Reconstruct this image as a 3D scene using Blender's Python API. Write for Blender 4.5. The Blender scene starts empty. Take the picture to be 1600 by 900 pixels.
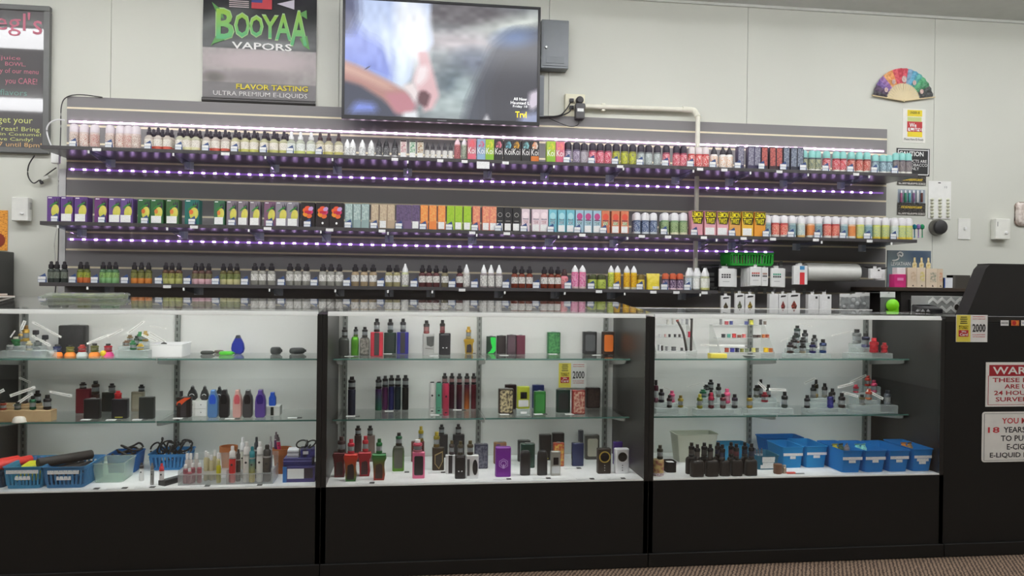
import bpy, math, random
import numpy as np
from mathutils import Vector, Matrix, Euler

random.seed(7)
SC = bpy.context.scene
COL = SC.collection
PI = math.pi

# ------------------------------------------------------------------ camera
FPX = 1245.0                                   # focal length for a 1600 px wide frame
CAM = np.array([-.308, -2.9372, 1.0635])
YAW, PITCH, ROLL = .1304, -.0025, .0122
_f = np.array([math.sin(YAW)*math.cos(PITCH), math.cos(YAW)*math.cos(PITCH), math.sin(PITCH)])
_r0 = np.array([math.cos(YAW), -math.sin(YAW), 0.0])
_u0 = np.cross(_r0, _f)
_r = math.cos(ROLL)*_r0 + math.sin(ROLL)*_u0
_u = math.cos(ROLL)*_u0 - math.sin(ROLL)*_r0
cd = bpy.data.cameras.new('camera')
cd.sensor_width = 36.0
cd.lens = FPX*36.0/1600.0
cd.clip_start = .05
cam = bpy.data.objects.new('camera', cd)
COL.objects.link(cam)
cam.matrix_world = Matrix(((_r[0], _u[0], -_f[0], CAM[0]), (_r[1], _u[1], -_f[1], CAM[1]),
                           (_r[2], _u[2], -_f[2], CAM[2]), (0, 0, 0, 1)))
SC.camera = cam

# ------------------------------------------------------------------ world, exposure
wd = bpy.data.worlds.new('world')
SC.world = wd
wd.use_nodes = True
wd.node_tree.nodes['Background'].inputs[0].default_value = (.8, .85, .9, 1)
wd.node_tree.nodes['Background'].inputs[1].default_value = .15
SC.view_settings.view_transform = 'Standard'
SC.view_settings.look = 'None'
SC.view_settings.gamma = 1.0
SC.view_settings.use_curve_mapping = False
SC.cycles.transparent_max_bounces = 48
SC.view_settings.exposure = EXPOSURE = 0.0
LAMP = 11.0                                    # radiance of the fluorescent ceiling diffusers
LED = 16.0                                     # radiance of a single shelf light diode

# ------------------------------------------------------------------ surveying helpers: where a sighted point lies on a known plane
def ray(px, py):
    return _f + _r*((px-800)/FPX) + _u*((450-py)/FPX)
def at_y(px, py, Y):
    d = ray(px, py); return CAM + d*((Y-CAM[1])/d[1])
def at_z(px, py, Z):
    d = ray(px, py); return CAM + d*((Z-CAM[2])/d[2])
def pix(p):
    v = np.array(p)-CAM; z = v @ _f
    return 800+FPX*(v @ _r)/z, 450-FPX*(v @ _u)/z
def mpp(p):
    return float((np.array(p)-CAM) @ _f)/FPX        # metres per pixel at a point
def x_on(px, Y, Z):
    py = 450.0
    for _ in range(3):
        X = at_y(px, py, Y)[0]; py = pix((X, Y, Z))[1]
    return float(X)

# ------------------------------------------------------------------ materials
def lin(c):
    o = []
    for v in c[:3]:
        v = max(0, min(255, v))/255.0
        o.append(v/12.92 if v <= .04045 else ((v+.055)/1.055)**2.4)
    return (o[0], o[1], o[2], 1.0)
_M = {}
def M(c, rough=.5, metal=0.0, kind='plain', c2=None, scale=25.0, spec=.5):
    key = (tuple(c), rough, metal, kind, tuple(c2) if c2 else None, scale, spec)
    if key in _M: return _M[key]
    m = bpy.data.materials.new('%s_%d_%d_%d' % ((kind,)+tuple(int(v) for v in c[:3])))
    m.use_nodes = True
    nt = m.node_tree; N = nt.nodes; L = nt.links
    b = N['Principled BSDF']; out = N['Material Output']
    b.inputs['Roughness'].default_value = rough
    b.inputs['Metallic'].default_value = metal
    b.inputs['Specular IOR Level'].default_value = spec
    tc = N.new('ShaderNodeTexCoord')
    def noise(s, det=2.0):
        n = N.new('ShaderNodeTexNoise'); n.inputs['Scale'].default_value = s; n.inputs['Detail'].default_value = det
        L.new(tc.outputs['Object'], n.inputs['Vector']); return n
    def ramp(src, stops, interp='LINEAR'):
        r = N.new('ShaderNodeValToRGB'); r.color_ramp.interpolation = interp
        e = r.color_ramp.elements
        while len(e) < len(stops): e.new(.5)
        for i, (p, col) in enumerate(stops): e[i].position = p; e[i].color = col
        L.new(src, r.inputs[0]); return r
    C1 = lin(c)
    if kind == 'plain':
        d = tuple(v*.96 for v in C1[:3])+(1,)
        u = tuple(min(1, v*1.03) for v in C1[:3])+(1,)
        r = ramp(noise(scale).outputs[0], [(.3, d), (.7, u)])
        L.new(r.outputs[0], b.inputs['Base Color'])
    elif kind == 'flat':
        b.inputs['Base Color'].default_value = C1
    elif kind == 'print':                      # rows of tiny print in a second colour
        mp = N.new('ShaderNodeMapping'); mp.inputs['Scale'].default_value = (scale*2.2, scale*2.2, scale*5)
        L.new(tc.outputs['Object'], mp.inputs[0])
        n = N.new('ShaderNodeTexNoise'); n.inputs['Scale'].default_value = 1.0; n.inputs['Detail'].default_value = 1.0
        L.new(mp.outputs[0], n.inputs['Vector'])
        r = ramp(n.outputs[0], [(.0, C1), (.53, C1), (.58, lin(c2)), (1, lin(c2))])
        L.new(r.outputs[0], b.inputs['Base Color'])
    elif kind == 'art':                        # blotchy artwork in two colours
        n = noise(scale, 3.0)
        r = ramp(n.outputs[0], [(.4, C1), (.6, lin(c2))])
        L.new(r.outputs[0], b.inputs['Base Color'])
    elif kind == 'fade':                       # printed colour blend up the height (object z, 0..scale metres)
        sx = N.new('ShaderNodeSeparateXYZ'); L.new(tc.outputs['Object'], sx.inputs[0])
        mt = N.new('ShaderNodeMath'); mt.operation = 'DIVIDE'; mt.inputs[1].default_value = scale
        L.new(sx.outputs[2], mt.inputs[0])
        r = ramp(mt.outputs[0], [(.05, C1), (.95, lin(c2))]); L.new(r.outputs[0], b.inputs['Base Color'])
    elif kind == 'paint':                      # flat print held on the mesh
        a = N.new('ShaderNodeAttribute'); a.attribute_name = 'paint'
        L.new(a.outputs[0], b.inputs['Base Color'])
    elif kind in ('glass', 'clear'):
        N.remove(b)
        tr = N.new('ShaderNodeBsdfTransparent'); tr.inputs[0].default_value = C1
        gl = N.new('ShaderNodeBsdfGlossy'); gl.inputs['Roughness'].default_value = rough
        fr = N.new('ShaderNodeFresnel')        # the sheet does not bend light, so both its faces reflect alike
        ge = N.new('ShaderNodeNewGeometry'); mr = N.new('ShaderNodeMapRange')
        ior = scale if kind == 'glass' and scale < 5 else 1.5
        mr.inputs['To Min'].default_value = ior; mr.inputs['To Max'].default_value = 1/ior
        L.new(ge.outputs['Backfacing'], mr.inputs['Value']); L.new(mr.outputs[0], fr.inputs[0])
        mx = N.new('ShaderNodeMixShader')
        L.new(fr.outputs[0], mx.inputs[0]); L.new(tr.outputs[0], mx.inputs[1]); L.new(gl.outputs[0], mx.inputs[2])
        last = mx
        if kind == 'clear':                    # slightly cloudy plastic
            df = N.new('ShaderNodeBsdfDiffuse'); df.inputs[0].default_value = lin(c2 or c)
            m2 = N.new('ShaderNodeMixShader'); m2.inputs[0].default_value = scale
            L.new(mx.outputs[0], m2.inputs[1]); L.new(df.outputs[0], m2.inputs[2]); last = m2
        L.new(last.outputs[0], out.inputs[0])
    elif kind == 'transl':
        df = N.new('ShaderNodeBsdfDiffuse'); df.inputs[0].default_value = C1
        tl_ = N.new('ShaderNodeBsdfTranslucent'); tl_.inputs[0].default_value = C1
        mx = N.new('ShaderNodeMixShader'); mx.inputs[0].default_value = scale
        L.new(df.outputs[0], mx.inputs[1]); L.new(tl_.outputs[0], mx.inputs[2]); L.new(mx.outputs[0], out.inputs[0]); N.remove(b)
    elif kind == 'emit':
        b.inputs['Base Color'].default_value = C1
        b.inputs['Emission Color'].default_value = C1
        b.inputs['Emission Strength'].default_value = scale
    elif kind == 'screen':
        a = N.new('ShaderNodeAttribute'); a.attribute_name = 'paint'
        b.inputs['Base Color'].default_value = (.01, .01, .012, 1)
        L.new(a.outputs[0], b.inputs['Emission Color']); b.inputs['Emission Strength'].default_value = scale
    elif kind == 'carpet':
        mp = N.new('ShaderNodeMapping'); mp.inputs['Scale'].default_value = (1, 1, 1); mp.inputs['Rotation'].default_value = (0, 0, .5)
        L.new(tc.outputs['Object'], mp.inputs[0])
        w = N.new('ShaderNodeTexWave'); w.inputs['Scale'].default_value = 22; w.inputs['Distortion'].default_value = 3
        w.inputs['Detail'].default_value = 2; w.inputs['Detail Scale'].default_value = 3
        L.new(mp.outputs[0], w.inputs['Vector'])
        r = ramp(w.outputs[0], [(.15, lin(c2)), (.75, C1)])
        nz = noise(180); r2 = ramp(nz.outputs[0], [(.3, (.55, .55, .55, 1)), (.7, (1.2, 1.2, 1.2, 1))])
        mm = N.new('ShaderNodeMix'); mm.data_type = 'RGBA'; mm.blend_type = 'MULTIPLY'; mm.inputs[0].default_value = 1
        L.new(r.outputs[0], mm.inputs[6]); L.new(r2.outputs[0], mm.inputs[7]); L.new(mm.outputs[2], b.inputs['Base Color'])
        bp = N.new('ShaderNodeBump'); bp.inputs['Strength'].default_value = .6; bp.inputs['Distance'].default_value = .01
        L.new(nz.outputs[0], bp.inputs['Height']); L.new(bp.outputs[0], b.inputs['Normal'])
    _M[key] = m
    return m

# ------------------------------------------------------------------ meshes
def loft(rings, cap=True):
    n = len(rings[0]); v = [p for r in rings for p in r]; f = []
    for i in range(len(rings)-1):
        a = i*n; b = a+n
        for j in range(n):
            k = (j+1) % n
            f.append((a+j, a+k, b+k, b+j))
    if cap:
        f.append(tuple(range(n-1, -1, -1))); f.append(tuple(range((len(rings)-1)*n, len(rings)*n)))
    return v, f
def lathe(prof, n=14, sx=1.0, sy=1.0):
    return loft([[(max(r, 1e-5)*sx*math.cos(2*PI*j/n), max(r, 1e-5)*sy*math.sin(2*PI*j/n), z) for j in range(n)] for r, z in prof])
def rr(w, d, r, n=3):
    r = min(r, w*.499, d*.499); pts = []
    for cx, cy, a0 in ((w/2-r, d/2-r, 0), (-w/2+r, d/2-r, PI/2), (-w/2+r, -d/2+r, PI), (w/2-r, -d/2+r, 1.5*PI)):
        for k in range(n+1):
            a = a0+PI/2*k/n; pts.append((cx+r*math.cos(a), cy+r*math.sin(a)))
    return pts
def g_box(w, d, h, r=0.0, b=0.0, n=2):
    """box standing on z=0, vertical edges rounded by r, top and bottom chamfered by b"""
    if r <= 0:
        o = [(w/2, d/2), (-w/2, d/2), (-w/2, -d/2), (w/2, -d/2)]
        o2 = [(x-math.copysign(b, x), y-math.copysign(b, y)) for x, y in o]
    else:
        o = rr(w, d, r, n); o2 = rr(w-2*b, d-2*b, max(r-b*.5, 1e-4), n)
    if b <= 0: return loft([[(x, y, 0) for x, y in o], [(x, y, h) for x, y in o]])
    return loft([[(x, y, 0) for x, y in o2], [(x, y, b) for x, y in o], [(x, y, h-b) for x, y in o], [(x, y, h) for x, y in o2]])
def g_prism(out, d, b=0.0):
    """outline in x,z pulled through y from -d/2 to d/2"""
    cx = sum(p[0] for p in out)/len(out); cz = sum(p[1] for p in out)/len(out)
    def ins(k):
        if b <= 0: return out
        res = []
        for x, z in out:
            L_ = math.hypot(x-cx, z-cz) or 1; t = max(0, (L_-k)/L_); res.append((cx+(x-cx)*t, cz+(z-cz)*t))
        return res
    if b <= 0: return loft([[(x, d/2, z) for x, z in out], [(x, -d/2, z) for x, z in out]])
    o2 = ins(b)
    return loft([[(x, d/2, z) for x, z in o2], [(x, d/2-b, z) for x, z in out], [(x, -d/2+b, z) for x, z in out], [(x, -d/2, z) for x, z in o2]])
def g_tube(path, r, n=6):
    P_ = [Vector(p) for p in path]; rings = []; up = Vector((0, 0, 1))
    for i, p in enumerate(P_):
        t = (P_[min(i+1, len(P_)-1)]-P_[max(i-1, 0)]).normalized()
        a = t.cross(up)
        if a.length < 1e-3: a = t.cross(Vector((0, 1, 0)))
        a.normalize(); b = t.cross(a)
        rings.append([tuple(p+a*(r*math.cos(2*PI*j/n))+b*(r*math.sin(2*PI*j/n))) for j in range(n)])
    return loft(rings)
def smooth_path(pts, k=6):
    out = []; n = len(pts)
    for i in range(n-1):
        p0, p1, p2, p3 = [Vector(pts[max(0, min(n-1, j))]) for j in (i-1, i, i+1, i+2)]
        for s in range(k):
            t = s/k
            out.append(.5*((2*p1)+(p2-p0)*t+(2*p0-5*p1+4*p2-p3)*t*t+(3*p1-p0-3*p2+p3)*t**3))
    out.append(Vector(pts[-1])); return [tuple(p) for p in out]
def join(*gs):
    v = []; f = []
    for g in gs:
        o = len(v); v += list(g[0]); f += [tuple(i+o for i in q) for q in g[1]]
    return v, f
def shift(g, x=0, y=0, z=0, rz=0, rx=0, ry=0):
    m = Matrix.Translation((x, y, z)) @ Euler((rx, ry, rz)).to_matrix().to_4x4()
    return [tuple(m @ Vector(p)) for p in g[0]], g[1]
def ell(w, h, n=14, cx=0, cz=0, rot=0):
    c, s = math.cos(rot), math.sin(rot); o = []
    for j in range(n):
        a = 2*PI*j/n; x = w/2*math.cos(a); z = h/2*math.sin(a); o.append((cx+x*c-z*s, cz+x*s+z*c))
    return o
def rect(x0, x1, z0, z1): return [(x1, z0), (x1, z1), (x0, z1), (x0, z0)]
_G = {}
def mesh(name, g, mat, key=None, ang=40):
    k = (key, mat.name) if key else None
    if k and k in _G: return _G[k]
    me = bpy.data.meshes.new(name)
    me.from_pydata([tuple(map(float, p)) for p in g[0]], [], g[1])
    me.materials.append(mat)
    me.polygons.foreach_set('use_smooth', [True]*len(me.polygons))
    me.set_sharp_from_angle(angle=math.radians(ang))
    if k: _G[k] = me
    return me
def mk(name, mat, fn, *a, ang=40):
    """mesh made by fn(*a), shared between alike pieces"""
    key = (fn.__name__, repr([round(x, 4) if isinstance(x, float) else x for x in a]))
    if (key, mat.name) in _G: return _G[(key, mat.name)]
    return mesh(name, fn(*a), mat, key, ang)

# ------------------------------------------------------------------ objects
SEEN = {}
def link(name, me, parent=None, loc=(0, 0, 0), rot=(0, 0, 0), scale=None):
    o = bpy.data.objects.new(name, me); COL.objects.link(o)
    o.parent = parent; o.location = loc; o.rotation_euler = rot
    if scale: o.scale = scale
    return o
def tag(o, label, cat, group=None):
    o['label'] = label; o['category'] = cat
    if group: o['group'] = group
    SEEN[label] = SEEN.get(label, 0)+1
    return o
def root(name, label, cat, loc=(0, 0, 0), rot=(0, 0, 0), group=None):
    if isinstance(rot, (int, float)): rot = (0, 0, rot)
    return tag(link(name, None, None, loc, rot), label, cat, group)
def part(name, me, parent, loc=(0, 0, 0), rot=(0, 0, 0), label=None):
    o = link(name, me, parent, loc, rot)
    if label: o['label'] = label
    return o
def single(name, me, label, cat, loc=(0, 0, 0), rot=(0, 0, 0), group=None):
    if isinstance(rot, (int, float)): rot = (0, 0, rot)
    return tag(link(name, me, None, loc, rot), label, cat, group)
def struct(name, me, loc=(0, 0, 0), parent=None):
    o = link(name, me, parent, loc)
    if parent is None: o['kind'] = 'structure'
    return o
_T = {}
def text(body, w, h, mat, depth=.0006, bold=False):
    """lettering facing -y, centred on its own origin, fitted into w x h"""
    key = (body, round(w, 4), round(h, 4), mat.name, bold)
    if key in _T: return _T[key]
    cu = bpy.data.curves.new('lettering', 'FONT'); cu.body = body; cu.align_x = 'CENTER'; cu.size = 1.0
    cu.extrude = 0.0; cu.resolution_u = 2
    if bold: cu.offset = .018
    ob = bpy.data.objects.new('lettering', cu)
    me = bpy.data.meshes.new_from_object(ob)
    n = len(me.vertices); co = np.zeros(n*3, dtype=np.float32); me.vertices.foreach_get('co', co); co = co.reshape(-1, 3)
    lo = co.min(0); hi = co.max(0); sx = w/max(hi[0]-lo[0], 1e-6); sz = h/max(hi[1]-lo[1], 1e-6)
    new = np.zeros_like(co); new[:, 0] = (co[:, 0]-(lo[0]+hi[0])/2)*sx; new[:, 2] = (co[:, 1]-(lo[1]+hi[1])/2)*sz
    me.vertices.foreach_set('co', new.ravel()); me.materials.clear(); me.materials.append(mat); me.update()
    bpy.data.objects.remove(ob); bpy.data.curves.remove(cu)
    _T[key] = me
    return me
def painted(name, w, h, nx, ny, fn, mat, bend=None):
    """sheet facing -y, x -w/2..w/2, z 0..h; fn(u, v) gives rows of sRGB 0..255 on a numpy grid, v upward"""
    u, v = np.meshgrid(np.linspace(0, 1, nx), np.linspace(0, 1, ny))
    c = np.clip(fn(u, v), 0, 255)/255.0
    c = np.where(c <= .04045, c/12.92, ((c+.055)/1.055)**2.4)
    y = bend(u, v) if bend is not None else np.zeros_like(u)
    vs = np.stack([(u-.5)*w, y, v*h], -1).reshape(-1, 3)
    fs = [(j*nx+i, j*nx+i+1, (j+1)*nx+i+1, (j+1)*nx+i) for j in range(ny-1) for i in range(nx-1)]
    me = bpy.data.meshes.new(name); me.from_pydata([tuple(map(float, p)) for p in vs], [], fs)
    a = me.color_attributes.new('paint', 'FLOAT_COLOR', 'POINT')
    a.data.foreach_set('color', np.concatenate([c.reshape(-1, 3), np.ones((nx*ny, 1))], 1).astype(np.float32).ravel())
    me.materials.append(mat)
    return me
def blob(u, v, cu, cv, ru, rv, soft=.3, rot=0.0):
    c, s = math.cos(rot), math.sin(rot); du = u-cu; dv = v-cv
    d = np.sqrt(((du*c+dv*s)/ru)**2+((-du*s+dv*c)/rv)**2)
    return np.clip((1+soft-d)/(2*soft), 0, 1)[..., None]
def over(img, mask, col): return img*(1-mask)+np.array(col, float)*mask
def vnoise(u, v, f, seed):
    rs = np.random.RandomState(seed); g = rs.rand(f+2, f+2)
    x = u*f; y = v*f; i = np.floor(x).astype(int); j = np.floor(y).astype(int); a = x-i; b = y-j; i %= f+1; j %= f+1
    a = a*a*(3-2*a); b = b*b*(3-2*b)
    return g[j, i]*(1-a)*(1-b)+g[j, i+1]*a*(1-b)+g[j+1, i]*(1-a)*b+g[j+1, i+1]*a*b
WORDS = ['zero', 'one', 'two', 'three', 'four', 'five', 'six', 'seven', 'eight', 'nine', 'ten', 'eleven', 'twelve']
ORD = ['', 'first', 'second', 'third', 'fourth', 'fifth', 'sixth', 'seventh', 'eighth', 'ninth', 'tenth', 'eleventh', 'twelfth']
def which(i, n):
    if n == 1: return ''
    w = WORDS[n] if n < 13 else str(n)
    if n == 2: return ('left', 'right')[i]+' of two '
    if n == 3: return ('left', 'middle', 'right')[i]+' of three '
    if i == 0: return 'leftmost of %s ' % w
    if i == n-1: return 'rightmost of %s ' % w
    return '%s of %s ' % (ORD[i+1], w)
# ================================================================== the room
W = 1.1915            # front of the slatwall
WB = 1.2215           # face of the back wall
ZC = 2.615            # ceiling
XL, XR = -1.9605, 2.3282
X0, X1, Y0 = -4.6, 5.4, -6.2
WALL = M((217, 218, 208), .6, scale=1.5)
def slab(name, x0, x1, y0, y1, z0, z1, mat, parent=None):
    g = shift(g_box(x1-x0, y1-y0, z1-z0), (x0+x1)/2, (y0+y1)/2, z0)
    return struct(name, mesh(name, g, mat), parent=parent)
slab('floor', X0-.1, X1+.1, Y0-.1, WB+.3, -.05, 0, M((152, 128, 106), .95, kind='carpet', c2=(74, 58, 48)))
slab('ceiling', X0-.1, X1+.1, Y0-.1, WB+.3, ZC, ZC+.05, M((222, 224, 220), .8, scale=8))
slab('wall_left', X0-.1, X0, Y0, WB+.1, 0, ZC, WALL)
slab('wall_right', X1, X1+.1, Y0, WB+.1, 0, ZC, WALL)
slab('wall_front', X0-.1, X1+.1, Y0-.1, Y0, 0, ZC, WALL)
wb = slab('wall_back', X0-.1, X1+.1, WB+.012, WB+.1, 0, ZC, M((150, 150, 142), .7))
seams = [X0, -3.978, -2.876, -1.772, -.668, .42, 1.521, 2.63, 3.735, 4.84, X1]
for a, b in zip(seams[:-1], seams[1:]):
    slab('wall_panel', a+.0012, b-.0012, WB, WB+.0125, .0, ZC, WALL, wb)
slab('trim_1', X0, X1, WB-.014, WB, ZC-.014, ZC, M((216, 218, 212), .6))

# fluorescent rows on the ceiling; two of them mirror in the chalkboard
lampmat = M((252, 253, 255), .4, kind='emit', scale=LAMP)
housing = M((225, 225, 222), .5)
for ri, yy in enumerate((0.02, -1.98)):
    for ci in range(7):
        xx = -3.6+ci*1.24
        t = root('ceiling_light', '%s fluorescent ceiling light in the %s row from the back wall' %
                 (('leftmost', 'second', 'third', 'middle', 'fifth', 'sixth', 'rightmost')[ci], ('first', 'second')[ri]),
                 'ceiling light', (xx, yy, ZC), group='fluorescent ceiling lights')
        fr = join(shift(g_box(1.22, .22, .016, 0, .002), 0, 0, -.016), shift(g_box(.012, .22, .08, 0, .001), .604, 0, -.088), shift(g_box(.012, .22, .08, 0, .001), -.604, 0, -.088))
        part('housing', mesh('housing', fr, housing, 'lamp_housing'), t)
        part('diffuser', mesh('diffuser', shift(g_box(1.19, .2, .07, .02, .004), 0, 0, -.086), lampmat, 'lamp_diffuser'), t)

# ================================================================== slatwall
sw = root('slatwall', 'dark grey slatwall with tan grooves covering the back wall', 'slatwall', (0, W, 0))
part('backing', mesh('backing', shift(g_box(XR-XL, .014, 1.86), (XL+XR)/2, .022, .1), M((206, 186, 148), .5, scale=20)), sw)
SLAT = M((142, 139, 140), .5, scale=3, spec=.25)
gz = [1.905-.0862*k for k in range(0, 21)]
edges = [1.9612]+gz
TAN = M((242, 230, 202), .4, scale=20)
for z in gz[:-1]:
    part('groove_insert', mesh('groove_insert', shift(g_box(XR-XL, .006, .0094), (XL+XR)/2, .0035, z-.0047), TAN), sw)
for k in range(len(edges)-1):
    zt = edges[k]-(.0 if k == 0 else .0042); zb = edges[k+1]+.0042
    g = shift(g_box(XR-XL, .016, zt-zb, 0, .001), (XL+XR)/2, .008, zb)
    part('slat', mesh('slat', g, SLAT), sw)
scr = mk('screw', M((60, 52, 44), .4, .6), lathe, [(.0045, 0), (.0045, .002), (.001, .003)], 8)
for zi in (0, 4, 5, 8):
    for k in range(9):
        part('screw', scr, sw, (XL+.22+k*.48+.03*(zi % 3), .0145, gz[zi]), (PI/2, 0, 0))

# ================================================================== wall shelves
SD = .2765
SF = W-SD             # front of the shelves
SHELF = M((78, 75, 76), .3, scale=4)
SZ = [1.6755, 1.3316, 1.0543]
CLR = M((240, 244, 250), .15, kind='clear', c2=(190, 198, 215), scale=.14)
PLATE = M((224, 230, 242), .3)
WHITE = M((245, 245, 243), .55)
PRICE = M((246, 246, 244), .5, kind='print', c2=(190, 190, 192), scale=260)
def wall_shelf(label, z, x0, x1, brk, tags, th=.017):
    t = root('wall_shelf', label, 'shelf', (0, SF, z))
    part('board', mesh('board', shift(g_box(x1-x0, SD, th, 0, .001), (x0+x1)/2, SD/2, -th), SHELF), t)
    for px in brk:
        X = x_on(px, W-.01, z-.05)
        g = [(X-.0035, SD, -th), (X-.0035, .02, -th), (X-.0035, .02, -th-.012), (X-.0035, SD, -th-.036),
             (X+.0035, SD, -th), (X+.0035, .02, -th), (X+.0035, .02, -th-.012), (X+.0035, SD, -th-.036)]
        f = [(0, 1, 2, 3), (7, 6, 5, 4), (0, 4, 5, 1), (1, 5, 6, 2), (2, 6, 7, 3), (3, 7, 4, 0)]
        b = part('bracket', mesh('bracket', (g, f), CLR), t)
        part('mounting_plate', mesh('mounting_plate', shift(g_box(.044, .004, .037), X, SD-.003, -th-.037), PLATE), b)
        part('clip', mesh('clip', shift(g_box(.007, .006, .02, 0, .001), X, .004, -th-.014), WHITE), b)
    for px, w in tags:
        X = x_on(px, SF-.002, z)
        part('price_tag', mesh('price_tag', shift(g_box(w*.0029, .0015, .0135), X, -.001, -th-.003), PRICE, None), t)
    return t
t = wall_shelf('top wall shelf of the slatwall, lit above and below', SZ[0], XL, XR,
           [172, 295, 429, 527, 637, 762, 851, 953, 1056, 1140, 1225, 1315],
           [(151, 13), (352, 13), (617, 11), (688, 10), (726, 10), (790, 11), (969, 11), (1094, 11), (1132, 11), (1218, 11), (1338, 11)])
X = x_on(755, SF-.004, SZ[0]); part('notice_card', mesh('notice_card', shift(g_box(.062, .001, .034), X, -.003, -.045), M((244, 244, 244), .5, kind='print', c2=(206, 206, 208), scale=150)), t)
wall_shelf('middle wall shelf carrying tall flavour boxes', SZ[1], XL, XR,
           [127, 286, 405, 510, 608, 738, 858, 959, 1090, 1144, 1245, 1348],
           [(303, 12), (418, 12), (515, 12), (597, 11), (738, 10), (792, 11), (910, 11), (1003, 11), (1044, 11), (1100, 11), (1162, 11), (1208, 11), (1275, 11), (1359, 11)])
XE3 = x_on(1122, SF, SZ[2])
wall_shelf('lowest wall shelf just above the glass counter', SZ[2], XL, XE3,
           [170, 310, 435, 531, 608, 673, 779, 867, 955, 1066],
           [(261, 12), (722, 11), (936, 11), (1021, 11), (1057, 11), (1101, 11)])

# ================================================================== LED strips
def led_strip(label, zpx, x0, x1, tape, led, yoff=.004):
    z = at_y(600, zpx, W)[2]
    t = root('led_strip', label, 'light strip', (0, W, z))
    part('tape', mesh('tape', shift(g_box(x1-x0, .003, .010), (x0+x1)/2, -.0025, -.005), tape), t)
    bead = mk('led', led, g_box, .015, .004, .0075, .002, .001)
    n = int((x1-x0)/.0555)
    for k in range(n):
        part('led', bead, t, (x0+.02+k*.0555, -.006, -.0038))
    return t
ledmat = M((226, 186, 255), .4, kind='emit', scale=LED)
ledA = M((255, 232, 252), .4, kind='emit', scale=LED*1.2)
led_strip('white-pink light strip glowing behind the top shelf bottles', 208, XL+.01, XR-.02, M((252, 214, 250), .4, kind='emit', scale=1.5), ledA)
led_strip('purple light strip dotted with diodes below the top shelf', 279, XL+.01, XR-.02, M((136, 98, 178), .4, kind='emit', scale=.62), ledmat)
led_strip('purple light strip below the middle shelf ending at the green basket', 383, XL+.01, x_on(1208, W, 1.25), M((136, 98, 178), .4, kind='emit', scale=.62), ledmat)

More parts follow.
